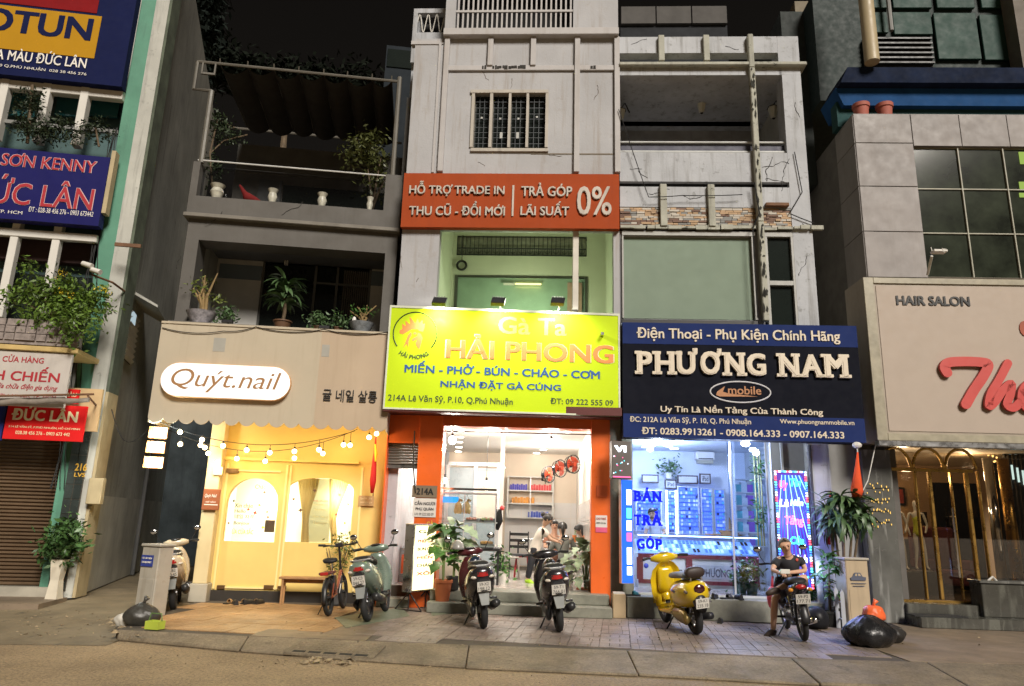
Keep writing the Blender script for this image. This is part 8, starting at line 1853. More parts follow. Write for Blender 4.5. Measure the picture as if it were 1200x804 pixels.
# underbone motorcycle of the seated man
def underbone(label, cat='motorcycle', group=None, lean=-6, bodym=None, rows=('59-P2', '177.71')):
 s = thing('motorcycle', label, cat, group=group); bodym = bodym or blkp
 wheel(s, 'rear_wheel', -.61,.29,.040,18); wheel(s, 'front_wheel', .62,.29,.036,18)
 part(s, 'seat', mat('seat_vinyl', (.02,.02,.02)), lambda b: b.rings([sring(*q) for q in ((-.82,.79,.03,.08),(-.76,.81,.045,.115),(-.5,.80,.05,.125),(-.25,.76,.05,.115),(-.08,.72,.04,.09),(-.0,.7,.02,.05))]), True)
 part(s, 'rear_body', bodym, lambda b: b.rings([sring(*q) for q in ((-.90,.74,.03,.05),(-.84,.73,.07,.10),(-.6,.68,.09,.12),(-.3,.62,.1,.11),(-.1,.56,.09,.08))]), True)
 part(s, 'frame_tube', bodym, lambda b: b.tube([(-.12,0,.52),(.08,0,.40),(.26,0,.55),(.34,0,.85)], [.05,.06,.05,.045], 10), True)
 part(s, 'leg_shield', bodym, lambda b: b.rings([[(zc+.04*sin(2*pi*i/12), hw*cos(2*pi*i/12), x_) for i in range(12)] for x_, zc, hw in ((.34,.34,.07),(.45,.33,.16),(.65,.34,.17),(.8,.33,.11))]), True)
 part(s, 'engine', steel, lambda b: (b.cyl((-.1,-.11,.32),(-.1,.11,.32),.1, n=14), b.cyl((-.05,0,.34),(.14,0,.38),.07, n=12)), kind='stuff')
 part(s, 'front_fender', bodym, lambda b: b.rings([[(.62+r_*cos(a), y_, .29+r_*sin(a)) for y_, r_ in ((-.05,.29),(-.04,.32),(.04,.32),(.05,.29),(0,.30))] for a in [radians(q) for q in (30,60,90,120,150)]]), True)
 part(s, 'rear_mudguard', blackp, lambda b: b.rings([[(-.61+r_*cos(a), y_, .29+r_*sin(a)) for y_, r_ in ((-.06,.30),(-.045,.335),(.045,.335),(.06,.30),(0,.31))] for a in [radians(q) for q in (95,120,145,170,185)]]), True)
 part(s, 'fork', chrome, lambda b: [b.cyl((.36, y_, .84),(.62, y_, .29),.018, n=8) for y_ in (-.07,.07)], kind='stuff')
 hb = part(s, 'handlebar', blackp, lambda b: b.sph((.34,0,.96),.1,14,8,(.9,1.2,.7)), True)
 for sg in (-1,1): part(hb, 'grip', rubber, lambda b: b.tube([(.33, sg*.08,.98),(.30, sg*.2,1.0),(.24, sg*.34,1.0)], [.012,.014,.018], 8)); part(hb, 'brake_lever', chrome, lambda b: b.tube([(.36, sg*.2,1.0),(.34, sg*.3,.99),(.29, sg*.37,.98)], .006,5)); mirror(s, sg, .25,1.2,.3,1.0)
 part(s, 'headlight', mat('lens_clear', (.7,.7,.7)), lambda b: b.sph((.43,0,.96),.07,12,8,(.4,1.1,.8)))
 part(s, 'tail_light', mat('tail_red', (.4,.02,.02)), lambda b: b.sph((-.9,0,.74),.05,10,6,(.6,1.5,.7)))
 for sg in (-1,1): part(s, 'turn_signal', mat('lens_amber', (.6,.25,.03),.2), lambda b: b.sph((-.86, sg*.13,.70),.035,10,6,(.8,1,.8))); part(s, 'shock_absorber', chrome, lambda b: b.cyl((-.6, sg*.1,.32),(-.48, sg*.1,.66),.024, n=8)); part(s, 'footrest', rubber, lambda b: b.cyl((-.02, sg*.1,.26),(-.02, sg*.25,.27),.016, n=8))
 plate(s, -.955,.585, rows, -.35)
 part(s, 'exhaust', chrome, lambda b: b.tube([(.08,-.1,.3),(-.1,-.13,.2),(-.35,-.14,.22),(-.8,-.15,.30)], [.018,.02,.045,.045], 10), True)
 part(s, 'chain_case', blackp, lambda b: b.rings([[(x_, .1+.015*cos(a),.29+h_*sin(a)) for a in [2*pi*i/8 for i in range(8)]] for x_, h_ in ((-.68,.03),(-.6,.07),(-.3,.05),(-.1,.06))]))
 part(s, 'stand', black, lambda b: b.tube([(-.05,.1,.22),(-.12,.26,.02),(-.18,.27,.02)], .011,6))
 return s
ub = underbone('black underbone motorcycle that the man in the dark polo shirt sits on'); place(ub, gnd(943,751.5), gnd(914,731),-5)
s = thing('plastic_bag', 'pink red bag hanging from the black motorcycle of the seated man', 'bag', ub.matrix_basis @ Vector((.25,.16,.45)),0); p = ub.matrix_basis @ Vector((.22,.22,.50))
mb = MB(); mb.sph(p, .13,12,8,(.6,.8,1.35)); mb.tube([p+Vector((0,0,.15)), p+Vector((.02,0,.32))], .02,6); obj('bag', mb, mat('pink_bag', (.6,.06,.1),.4, bump=.6, bs=8), s, smooth=True, kind='stuff')
# cream scooter in the alley
cs = scooter('cream scooter half hidden behind the utility box at the mouth of the alley', mat('cream_scooter_paint', (.55,.46,.32),.3, coat=.5), mat('cream_scooter_paint', (.5,.5,.5)),('59-B2', '310.45'), None)
place(cs, gnd(203,716,-.04), gnd(212,700,-.04),-8)
# bicycle
def bicycle():
 s = thing('bicycle', 'small maroon electric bicycle with black seat beside the wooden bench', 'bicycle'); cop_ = mat('copper_frame_paint', (.20,.045,.02),.35, coat=.4)
 wheel(s, 'rear_wheel', -.5,.27,.036,16, black); wheel(s, 'front_wheel', .52,.27,.032,16, black)
 part(s, 'frame', cop_, lambda b: (b.tube([(.38,0,.62),(.1,0,.38),(-.1,0,.30)], .03,8), b.tube([(-.1,0,.30),(-.2,0,.62)], .024,8), b.tube([(-.5,.06,.27),(-.1,.04,.29)], .014,6), b.tube([(-.5,-.06,.27),(-.1,-.04,.29)], .014,6), b.tube([(-.5,.06,.27),(-.19,.03,.55)], .012,6), b.tube([(-.5,-.06,.27),(-.19,-.03,.55)], .012,6)), kind='stuff')
 part(s, 'fork', black, lambda b: (b.tube([(.36,0,.66),(.42,.05,.5),(.52,.06,.27)], .016,6), b.tube([(.36,0,.66),(.42,-.05,.5),(.52,-.06,.27)], .016,6)), kind='stuff')
 part(s, 'stem', black, lambda b: b.tube([(.38,0,.6),(.30,0,1.02)], .02,8))
 hb = part(s, 'handlebar', black, lambda b: b.tube([(.24,-.30,1.05),(.29,-.12,1.03),(.30,0,1.02),(.29,.12,1.03),(.24,.30,1.05)], .013,8), True)
 for sg in (-1,1): part(hb, 'grip', rubber, lambda b: b.tube([(.26, sg*.22,1.045),(.22, sg*.33,1.055)], .019,8)); part(hb, 'brake_lever', black, lambda b: b.tube([(.29, sg*.16,1.03),(.29, sg*.27,1.02)], .007,5))
 part(s, 'control_box', blackp, lambda b: b.box(.25,.36,-.06,.06,1.0,1.07), bev=.01)
 part(s, 'saddle', mat('seat_vinyl', (.02,.02,.02)), lambda b: b.rings([sring(*q) for q in ((-.40,.80,.03,.09),(-.34,.82,.04,.12),(-.22,.81,.035,.09),(-.08,.80,.025,.035))]), True)
 part(s, 'seat_post', chrome, lambda b: b.cyl((-.2,0,.5),(-.24,0,.8),.015, n=8)); part(s, 'saddle_springs', chrome, lambda b: (b.torus((-.33,.05,.755),.02,.006, 'z'), b.torus((-.33,-.05,.755),.02,.006, 'z')), kind='stuff')
 part(s, 'rear_rack', mat('maroon_rack', (.10,.015,.02),.5), lambda b: b.box(-.72,-.34,-.09,.09,.62,.66), bev=.01)
 part(s, 'tail_light', mat('tail_red', (.4,.02,.02)), lambda b: b.box(-.745,-.722,-.06,.06,.61,.66), bev=.006); part(s, 'battery', blackp, lambda b: b.box(-.3,-.12,-.05,.05,.35,.58), bev=.012)
 part(s, 'mudguard', black, lambda b: b.rings([[(-.5+r_*cos(a), y_, .27+r_*sin(a)) for y_, r_ in ((-.04,.28),(-.03,.30),(.03,.30),(.04,.28),(0,.285))] for a in [radians(q) for q in (60,90,120,150,180,195)]]), True)
 part(s, 'crank', steel, lambda b: (b.torus((-.05,.05,.29),.07,.008, 'y'), b.tube([(-.05,.07,.29),(-.08,.09,.14)], .009,5), b.tube([(-.05,-.07,.29),(-.02,-.09,.44)], .009,5)), kind='stuff')
 for sg, z_ in ((1,.13),(-1,.45)): part(s, 'pedal', rubber, lambda b: b.box(-.12+(.06 if sg < 0 else 0),-.04+(.06 if sg < 0 else 0), sg*.09, sg*.17, z_, z_+.02))
 part(s, 'stand', black, lambda b: b.tube([(-.35,.06,.27),(-.38,.2,.01)], .009,5))
 return s
bc_ = bicycle(); place(bc_, gnd(385,722), gnd(409,709.5),-6, along=.5)

# ================================================================== people
def skinned(name, J, edges, m, parent, root, lv=2, grow=0.0):
 names = list(J); idx = {n: i for i, n in enumerate(names)}
 lo = Vector((sum(J[n][0][0] for n in names)/len(names), sum(J[n][0][1] for n in names)/len(names), min(J[n][0][2] for n in names)))
 me = bpy.data.meshes.new(name); me.from_pydata([Vector(J[n][0])-lo for n in names], [(idx[a], idx[b]) for a, b in edges], [])
 me.materials.append(m); o = bpy.data.objects.new(name, me); COL.objects.link(o); put(o, Matrix.Translation(lo), parent)
 sk = o.modifiers.new('skin', 'SKIN'); sk.use_smooth_shade = True; sk.branch_smoothing = .6
 if not me.skin_vertices: me.attributes  # layer made with the modifier
 for n in names:
  sv = me.skin_vertices[0].data[idx[n]]; r = J[n][1]; r = r if isinstance(r, tuple) else (r, r); sv.radius = (r[0]+grow, r[1]+grow); sv.use_root = (n == root)
 sb = o.modifiers.new('sub', 'SUBSURF'); sb.levels = 1; sb.render_levels = lv
 return o
skinm = mat('skin', (.58,.35,.24),.55, var=.08, vs=15); skinp = mat('skin_pale', (.5,.31,.21),.55, var=.06, vs=15); hairm = mat('black_hair', (.012,.010,.009),.45, var=.3, vs=30); hairg = mat('greying_hair', (.15,.14,.13),.6, var=.3, vs=30)
def person(label, J, top, bottom, hair, sk=None, sleeves='short', legs='long', shoes=None, face=(0,-1,0), hairstyle='short', hide_legs=False):
 """J: joints in world space"""
 sk = sk or skinm; base = Vector(min((Vector(J[k]) for k in J), key=lambda v: v.z)); s = thing('person', label, 'person', base, 0)
 V = {k: Vector(v) for k, v in J.items()}; up = (V['head']-V['neck']).normalized()
 nd = V['neck']-V['chest']; V['neck'] = V['chest']+nd.normalized()*min(nd.length, .155); V['head'] = V['neck']+up*.125
 R = dict(pelvis=.105, waist=.10, chest=.118, neck=.05, headb=.072, headt=.092, sh=.052, el=.038, wr=.026, hand=.030, hip=.082, knee=.054, ank=.036, toe=.034)
 b = {'pelvis': (V['pelvis'], R['pelvis']), 'waist': (V['pelvis'].lerp(V['chest'], .5), R['waist']), 'chest': (V['chest'], R['chest']), 'neck': (V['neck'], R['neck']),
   'jaw': (V['head']-up*.03,.074), 'headm': (V['head']+up*.035,.098), 'headt': (V['head']+up*.095,.088)}
 E_ = [('pelvis', 'waist'),('waist', 'chest'),('chest', 'neck'),('neck', 'jaw'),('jaw', 'headm'),('headm', 'headt')]
 sides = [q for q in 'lr']
 for q in sides:
  if 'sh'+q in V:
   for k, r in (('sh', 'sh'),('el', 'el'),('wr', 'wr'),('ha', 'hand')):
    if k+q in V: b[k+q] = (V[k+q], R[r])
   if 'ha'+q not in V: b['ha'+q] = (V['wr'+q]+(V['wr'+q]-V['el'+q]).normalized()*.07, R['hand'])
   E_ += [('chest', 'sh'+q),('sh'+q, 'el'+q),('el'+q, 'wr'+q),('wr'+q, 'ha'+q)]
  if 'kn'+q in V:
   b['hi'+q] = (V['hi'+q], R['hip']); b['kn'+q] = (V['kn'+q], R['knee']); b['ca'+q] = (V['kn'+q].lerp(V['an'+q], .35),.056); b['an'+q] = (V['an'+q], R['ank']); b['to'+q] = (V['to'+q], R['toe'])
   E_ += [('pelvis', 'hi'+q),('hi'+q, 'kn'+q),('kn'+q, 'ca'+q),('ca'+q, 'an'+q),('an'+q, 'to'+q)]
 body = skinned('body', b, E_, sk, s, 'pelvis')
 tj = {k: b[k] for k in ('pelvis', 'waist', 'chest')}; tj['chest'] = (V['chest'], .128); tj['collar'] = (V['chest'].lerp(V['neck'], .85),.07); tj['tail'] = (V['pelvis']-(V['waist' if 'waist' in V else 'chest']-V['pelvis']).normalized()*.06,.112); te = [('tail', 'pelvis'),('pelvis', 'waist'),('waist', 'chest'),('chest', 'collar')]
 for q in sides:
  if 'sh'+q in V:
   tj['sh'+q] = b['sh'+q]; te.append(('chest', 'sh'+q)); f = .55 if sleeves == 'short' else .92
   if sleeves == 'long': tj['el'+q] = b['el'+q]; tj['cf'+q] = (V['el'+q].lerp(V['wr'+q], .85),.034); te += [('sh'+q, 'el'+q),('el'+q, 'cf'+q)]
   else: tj['cf'+q] = (V['sh'+q].lerp(V['el'+q], .7),.05); te.append(('sh'+q, 'cf'+q))
 skinned('shirt', tj, te, top, s, 'pelvis', grow=.02)
 if bottom is not None and 'knl' in V:
  pj = {'pelvis': b['pelvis'], 'belt': (V['pelvis'].lerp(V['chest'], .25),.098)}; pe = [('pelvis', 'belt')]
  for q in sides:
   pj['hi'+q] = b['hi'+q]
   if legs == 'long': pj['kn'+q] = b['kn'+q]; pj['cu'+q] = (V['kn'+q].lerp(V['an'+q], .9),.048); pe += [('pelvis', 'hi'+q),('hi'+q, 'kn'+q),('kn'+q, 'cu'+q)]
   else: pj['cu'+q] = (V['hi'+q].lerp(V['kn'+q], .9),.072); pe += [('pelvis', 'hi'+q),('hi'+q, 'cu'+q)]
  skinned('trousers' if legs == 'long' else 'shorts', pj, pe, bottom, s, 'pelvis', grow=.012)
 fw = Vector(face).normalized(); fw = (fw-up*fw.dot(up)).normalized(); sd_ = up.cross(fw).normalized(); hc = V['head']+up*.035
 def H(a, c, d): return hc+sd_*a+fw*c+up*d
 mb = MB(); mb.tube([H(0,.082,.02), H(0,.105,-.01), H(0,.098,-.022)], [.010,.015,.012], 6)
 for q in (-1,1): mb.sph(H(q*.088,-.005,-.005),.022,8,6,(.6,.9,1.3))
 obj('nose_and_ears', mb, sk, body, smooth=True, kind='stuff')
 mb = MB(); 
 for q in (-1,1): mb.sph(H(q*.033,.081,.015),.011,7,5)
 obj('eyes', mb, mat('eye_dark', (.02,.015,.012),.2), body, smooth=True, kind='stuff')
 mb = MB(); mb.tube([H(-.022,.08,-.05), H(0,.087,-.052), H(.022,.08,-.05)], .006,5)
 for q in (-1,1): mb.tube([H(q*.018,.083,.037), H(q*.045,.077,.036)], .004,4)
 obj('mouth_and_brows', mb, mat('lip_brown', (.2,.08,.06),.5), body, kind='stuff')
 # hair: shell covering the back and top of the skull
 mb = MB(); rs = []
 for k in range(9):
  t = pi*k/8*.62; ring = []
  for i in range(18):
   a = 2*pi*i/18; front = max(cos(a),0); lim = (.95-.52*front) if hairstyle != 'bald' else (.95-.95*front-.0); tt = t*lim/.95
   rr_ = .112 if hairstyle != 'bald' else .104; ring.append(H(rr_*.92*sin(tt)*sin(a),-.008+rr_*1.02*sin(tt)*cos(a),.0+rr_*cos(tt)*1.0))
  rs.append([tuple(p) for p in ring])
 rs[0] = [tuple(H(.004*sin(2*pi*i/18),-.008+.004*cos(2*pi*i/18),.112 if hairstyle != 'bald' else .098)) for i in range(18)]
 mb.rings(rs); ho = obj('hair', mb, hair, s, smooth=True)
 if hairstyle in ('bun', 'tail'):
  mb = MB()
  if hairstyle == 'bun': mb.sph(H(0,-.13,.02),.05,10,8)
  else: mb.tube([H(0,-.1,.05), H(0,-.16,.0), H(0,-.17,-.1), H(0,-.14,-.2)], [.03,.042,.035,.012], 8)
  obj('hair_tail', mb, hair, ho, smooth=True)
 if hairstyle == 'long': mb = MB(); mb.rings([[tuple(H(w_*sin(a),-.03+.07*cos(a)-.02, z_)) for a in [2*pi*i/12 for i in range(12)]] for z_, w_ in ((.04,.1),(-.08,.105),(-.2,.1),(-.3,.07))]); obj('hair_length', mb, hair, ho, smooth=True)
 # fingers
 for q in sides:
  if 'wr'+q in V:
   h0 = V['wr'+q]; hd = (b['ha'+q][0]-h0).normalized(); c0 = b['ha'+q][0]+hd*.012; lat = hd.cross(Vector((0,0,1))); lat = lat.normalized() if lat.length > .1 else Vector((1,0,0)); dn = hd.cross(lat).normalized()
   if dn.z > 0: dn = -dn
   mb = MB()
   for k, L in enumerate((.07,.078,.073,.058)): o_ = lat*((k-1.5)*.018); mb.tube([c0+o_-hd*.01, c0+o_+hd*L*.45, c0+o_+hd*L*.75+dn*.018, c0+o_+hd*L*.8+dn*.035], [.0095,.009,.008,.006], 6)
   mb.tube([h0+hd*.03+lat*.02, h0+hd*.05+lat*.045, h0+hd*.085+lat*.05+dn*.01], [.012,.011,.008], 6); obj('fingers', mb, sk, body, smooth=True, kind='stuff')
 if shoes:
  for q in sides:
   if 'an'+q in V:
    a, t_ = V['an'+q], V['to'+q]; hd = (t_-a); hd = hd.normalized(); mb = MB(); mb.tube([a-hd*.05-Vector((0,0,.03)), a-Vector((0,0,.02)), a.lerp(t_, .6), t_+hd*.04], [.03,.05,.05,.03], 10); obj('shoe', mb, shoes, s, smooth=True)
 return s
def jp(fr, d, **k):
 o = {}
 for n, v in k.items(): o[n] = fr.q(v[0], v[1], d+(v[2] if len(v) > 2 else 0))
 return o
FM = Fr(0,11.28,0)
man = person('balding man in black polo and grey shorts sitting on a motorcycle with a phone', jp(FM, 0,
 pelvis=(930,688,.18), chest=(926,659,.1), neck=(922.5,649,.04), head=(920,640,-.02), shr=(911,655,.1), elr=(905,668,0), wrr=(913,671,-.16), shl=(939,655,.12), ell=(944,669,.02), wrl=(925,671,-.17),
 hir=(922,691,.14), knr=(908,700,-.12), anr=(906,739,-.02), tor=(899,744.5,-.1), hil=(936,691,.16), knl=(944,676,-.14), anl=(911,690,-.2), tol=(901,695,-.26)),
 mat('black_polo', (.018,.018,.022),.8, bump=.2), mat('grey_shorts', (.12,.12,.13),.8), hairg, None, 'short', 'short', mat('brown_sandal', (.05,.03,.02),.6),(-.1,-1,-.35), 'bald')
s = thing('smartphone', 'white smartphone held in the hands of the seated man', 'phone', FM.q(920,671,-.25),0); p = FM.q(920,670,-.27); mb = MB(Fr(p.x, p.y, 10, p.z)); mb.box(-.075,.075,-.01,.01,-.03,.035); obj('case', mb, white, s, bev=.004); mb = MB(Fr(p.x, p.y, 10, p.z)); mb.box(-.068,.068,.0105,.012,-.026,.03); obj('screen', mb, glow('phone_screen', (.6,.75,1),.8), s)
mb = MB(); p = FM.q(934,656,.0); mb.sph((p.x, p.y, p.z),.022,8,6,(1,.35,1)); obj('shirt_logo', mb, mat('logo_red', (.5,.08,.05),.6), man)
yw = gnd(622,683, zfl).y; F1 = Fr(0, yw, 0)
black_tr = mat('black_trousers', (.012,.013,.018),.8); lime = mat('lime_shoe', (.35,.6,.03),.5)
person('woman in white shirt and black trousers bending over the restaurant table', jp(F1,0, pelvis=(626.5,645,0), chest=(632,624,0), neck=(638,614,0), head=(642.5,607.5,-.03), shr=(636,621,-.14), elr=(645,632,-.16), wrr=(651,634,-.2), shl=(635,620,.14), ell=(645,629,.16), wrl=(653,632,.15),
 hir=(625,648,-.08), knr=(621,665,-.1), anr=(618,680,-.05), tor=(623,683,-.12), hil=(628,648,.08), knl=(631,664,.06), anl=(630,682,.05), tol=(636,684.5,.0)),
 mat('white_shirt', (.62,.58,.50),.8, bump=.2), black_tr, hairm, skinp, 'short', 'long', lime, (1,-.1,-.3), 'bun')
F2 = Fr(0, yw+.5,0)
person('woman in grey long sleeved top sitting with her back turned at the restaurant table', jp(F2,0, pelvis=(661,657,0), chest=(659,636,.04), neck=(659,627,.05), head=(659,618.5,.06), shr=(649,633,.05), elr=(645,646,.12), wrr=(645,650,.36), shl=(669.5,633,.05), ell=(674,646,.12), wrl=(674,650,.36),
 hir=(657,660,.05), knr=(653,662,.42), anr=(653,678,.40), tor=(653,680,.5), hil=(665,660,.05), knl=(668,662,.42), anl=(668,678,.4), tol=(668,680,.5)),
 mat('grey_top', (.18,.19,.17),.85, bump=.2), black_tr, hairm, skinp, 'long', 'long', blk, (0,1,-.1), 'tail')
F3 = Fr(0, yw+1.7,0)
person('man with short black hair eating at the far side of the restaurant table', jp(F3,0, pelvis=(650,652,0), chest=(649,632,0), neck=(649.5,624,-.02), head=(650,616,-.05), shr=(640.5,630,0), elr=(638,641,-.1), wrr=(646,641,-.32), shl=(658,630,0), ell=(662,641,-.1), wrl=(655,641,-.32)),
 mat('tan_shirt', (.30,.14,.09),.8), None, hairm, None, 'short', face=(0,-1,-.2))
person('girl with long black hair leaning over the right end of the restaurant table', jp(F3,-.3, pelvis=(690,655,0), chest=(686,636,0), neck=(682,627,-.02), head=(678.5,621,-.05), shr=(682,633,-.15), elr=(678,643,-.16), wrr=(670,643,-.16), shl=(688,633,.15), ell=(682,643,.16), wrl=(673,643,.14)),
 mat('pink_top', (.5,.2,.15),.8), None, hairm, skinp, 'short', face=(-1,-.2,-.4), hairstyle='long')
F4 = Fr(*FC.p(0,2.0,0).xy, -3)
person('cook in an orange shirt working in the narrow kitchen opening', jp(FC, 2.0, pelvis=(478,640,0), chest=(476,620,0), neck=(475,610,-.02), head=(473,603,-.05), shr=(468,617,0), elr=(463,627,-.12), wrr=(461,633,-.25), shl=(483,617,0), ell=(486,628,-.1), wrl=(479,633,-.25)),
 mat('mustard_shirt', (.45,.22,.03),.8), None, hairm, None, 'short', face=(-.6,-1,-.3))
person('shop assistant in a white shirt behind the glass counter of the phone shop', jp(FD, 2.9, pelvis=(768,640,0), chest=(768,618,0), neck=(766.5,607,-.02), head=(764.5,600,-.06), shr=(760,613,0), elr=(756,625,-.1), wrr=(760,630,-.28), shl=(776,613,0), ell=(779,625,-.1), wrl=(773,630,-.25)),
 mat('shop_white_shirt', (.55,.58,.65),.8), None, hairm, skinp, 'short', face=(-.4,-1,-.4))
# mannequins in the salon
def manikin(x_, d_, label, m1, m2):
 z0 = FE.Z(x_, 668, d_); f = lambda a, b, c=0: FE.p(FE.X(x_, 630, d_)+a, d_+c, z0+b); s = thing('mannequin', label, 'mannequin', f(0,0), FE.yaw)
 J = dict(pelvis=(f(0,.72),.075), waist=(f(0,.86),.055), chest=(f(.0,1.02),(.08,.06)), neck=(f(0,1.15),.03), head=(f(0,1.27),.06), headt=(f(0,1.34),.05), shl=(f(.13,1.1),.03), ell=(f(.2,.86),.024), hal=(f(.12,.7,-.06),.02), shr=(f(-.13,1.1),.03), elr=(f(-.2,.86),.024), har=(f(-.16,.64,-.03),.02), hil=(f(.06,.68),.055), knl=(f(.09,.38,-.03),.035), anl=(f(.12,.06),.022), tol=(f(.13,.02,-.07),.018), hir=(f(-.06,.68),.055), knr=(f(-.05,.38),.035), anr=(f(-.08,.06,.03),.022), tor=(f(-.09,.02,-.05),.018))
 skinned('figure', J, [('pelvis', 'waist'),('waist', 'chest'),('chest', 'neck'),('neck', 'head'),('head', 'headt'),('chest', 'shl'),('shl', 'ell'),('ell', 'hal'),('chest', 'shr'),('shr', 'elr'),('elr', 'har'),('pelvis', 'hil'),('hil', 'knl'),('knl', 'anl'),('anl', 'tol'),('pelvis', 'hir'),('hir', 'knr'),('knr', 'anr'),('anr', 'tor')], m1, s, 'pelvis', 1)
 if m2: skinned('dress', {'p': (f(0,.62),.11), 'w': (f(0,.86),.07), 'c': (f(0,1.05),.095)}, [('p', 'w'),('w', 'c')], m2, s, 'w', 1)
 mb = MB(FE); c = FE.I @ f(0,0); mb.lathe((c.x, c.y, c.z-.02), [(.2,0),(.2,.015),(.01,.02)], 16); obj('base', mb, steel, s)
 mb = MB(FE); u = c.x; mb.box(u-.3, u+.3, c.y-.2, c.y+.2, ef, c.z-.02); obj('plinth', mb, mat('dark_plinth_box', (.03,.03,.03),.4), s)
manikin(1052,1.4, 'white mannequin with patterned top, left of two in the salon window', mat('mannequin_white', (.6,.58,.52),.4), mat('patterned_grey', (.35,.34,.32),.7, var=.6, vs=18)); manikin(1076,1.6, 'mannequin in a yellow green dress, right of two in the salon window', mat('mannequin_white', (.6,.6,.6)), mat('yellow_dress', (.45,.48,.04),.7))
# ---- restaurant tables and stools
yt = yw+.95
def table(x0, x1, y0, label, ypx=643):
 zt = zfl+.74; c = Vector(((x0+x1)/2, y0, zfl)); s = thing('table', label, 'table', c, 0, 'steel tables in the restaurant'); mb = bW(x0, x1, y0-.3, y0+.3, zt, zt+.03); obj('tabletop', mb, steel, s, bev=.006)
 for a in (x0+.05, x1-.08):
  for b in (y0-.26, y0+.23): mb = bW(a, a+.03, b, b+.03, zfl, zt); obj('leg', mb, black, s)
xa = FC.p(0,0,0).x
fx = Fr(0, yt, 0); table(fx.X(640,645), fx.X(690,645), yt, 'steel table where the seated women eat in the restaurant'); 
fx2 = Fr(0, yt+2.2,0); table(fx2.X(604,640), fx2.X(636,640), yt+2.2, 'farther steel table at the rear wall left of the bending woman')
def stool(x_, y0, label, m, h_=.44):
 s = thing('stool', label, 'stool', (x_, y0, zfl),0, 'plastic stools in the restaurant'); mb = bW(x_-.14, x_+.14, y0-.14, y0+.14, zfl+h_-.03, zfl+h_); obj('seat', mb, m, s, bev=.02)
 for a in (-1,1):
  for b in (-1,1): mb = MB(); mb.add([(x_+a*.12+i*.018, y0+b*.12+j*.018, zfl+h_-.03) for i, j in ((-1,-1),(1,-1),(1,1),(-1,1))]+[(x_+a*.155+i*.018, y0+b*.155+j*.018, zfl) for i, j in ((-1,-1),(1,-1),(1,1),(-1,1))], [(0,1,2,3),(7,6,5,4),(0,4,5,1),(1,5,6,2),(2,6,7,3),(3,7,4,0)]); obj('leg', mb, m, s)
stm = mat('grey_stool', (.25,.22,.2),.5); stb = mat('dark_stool', (.04,.04,.045),.5); strd = mat('red_stool', (.5,.05,.06),.5)
stool(F2.X(661,665), yw+.5, 'dark stool under the woman in the grey top', stb); stool(fx.X(600,665), yw+.9, 'grey stool standing alone left of the bending woman', stm); stool(fx.X(612,670), yw+1.5, 'red stool behind the grey one at the left table', strd); stool(fx2.X(645,650), yw+2.4, 'dark stool by the rear wall of the restaurant', stb)
s = thing('chair', 'black framed chair with dark seat left of the bending woman', 'chair', (fx.X(607,665), yw+1.2, zfl),0, None); x_ = fx.X(608,660); mb = MB()
for a, b in ((-.2,-.2),(.2,-.2)): mb = MB(); mb.tube([(x_+a, yw+1.2+b, zfl),(x_+a, yw+1.2+b, zfl+.45)], .014,6); obj('leg', mb, black, s)
for a in (-.2,.2): mb = MB(); mb.tube([(x_+a, yw+1.4, zfl),(x_+a, yw+1.4, zfl+.95)], .014,6); obj('leg', mb, black, s)
mb = bW(x_-.21, x_+.21, yw+1.0, yw+1.42, zfl+.45, zfl+.49); obj('seat', mb, stb, s)
for k in range(3): mb = bW(x_-.2, x_+.2, yw+1.39, yw+1.41, zfl+.6+k*.13, zfl+.66+k*.13); obj('backrest', mb, black, s)
for x_, lb in ((672.5, 'orange drink with a straw, left of two cups on the restaurant table'),(685.5, 'orange drink, right of two cups on the restaurant table')):
 p = Vector((fx.X(x_, 640), yt-.1, zfl+.772)); s = thing('drink_cup', lb, 'cup', p, 0, 'orange drinks on the table'); mb = MB(); mb.lathe(p, [(.035,0),(.045,.13),(.045,.14),(.01,.145)], 12); obj('cup', mb, mat('orange_drink', (.75,.22,.05),.25), s, smooth=40); mb = MB(); mb.tube([p+Vector((0,0,.12)), p+Vector((.03,0,.24))], .006,5); obj('straw', mb, mat('green_straw', (.1,.4,.1),.4), s)
p = Vector((fx.X(655,640), yt, zfl+.772)); s = thing('bowl', 'white noodle bowl on the restaurant table', 'bowl', p, 0); mb = MB(); mb.lathe(p, [(.04,0),(.09,.06),(.1,.075),(.085,.065),(.01,.05)], 16); obj('bowl', mb, white, s, smooth=40)
s = thing('apron', 'black apron hanging on the white door frame by the food case', 'cloth', FC.q(584,600,1.6), FC.yaw); a, b, c = FC.I @ FC.q(586,597,1.6), FC.I @ FC.q(584,610,1.6), FC.I @ FC.q(582,621,1.6); mb = MB(FC); mb.tube([a, b, c], [.03,.09,.04], 8); obj('cloth', mb, mat('black_cloth', (.015,.015,.015),.85), s, smooth=True); mb = MB(FC); mb.sph(a+Vector((.04,0,.03)),.05,8,6); obj('red_trim', mb, redtr, s)
s = thing('door_frame', 'white door frame post between food case and dining room', 'door frame', FC.p(FC.X(587,620,1.8),1.8, zfl), FC.yaw); mb = MB(FC); u = FC.X(587.5,600,1.8); mb.box(u-.05, u+.03,1.75,1.85, zfl, cz); obj('post', mb, wwhite, s)
s = thing('bundle', 'green leafy bundle on the floor beside the white door post', 'plant', FC.p(FC.X(589,660,1.5),1.5, zfl), FC.yaw); p = FC.p(FC.X(589,650,1.5),1.5, zfl+.25); foliage('foliage', [((p.x, p.y, p.z+.1),(.09,.09,.22))], 140,.12, leafg, s, 71, kind='stuff'); pot('pot', Vector((p.x, p.y, zfl)),.1,.22, white, s)

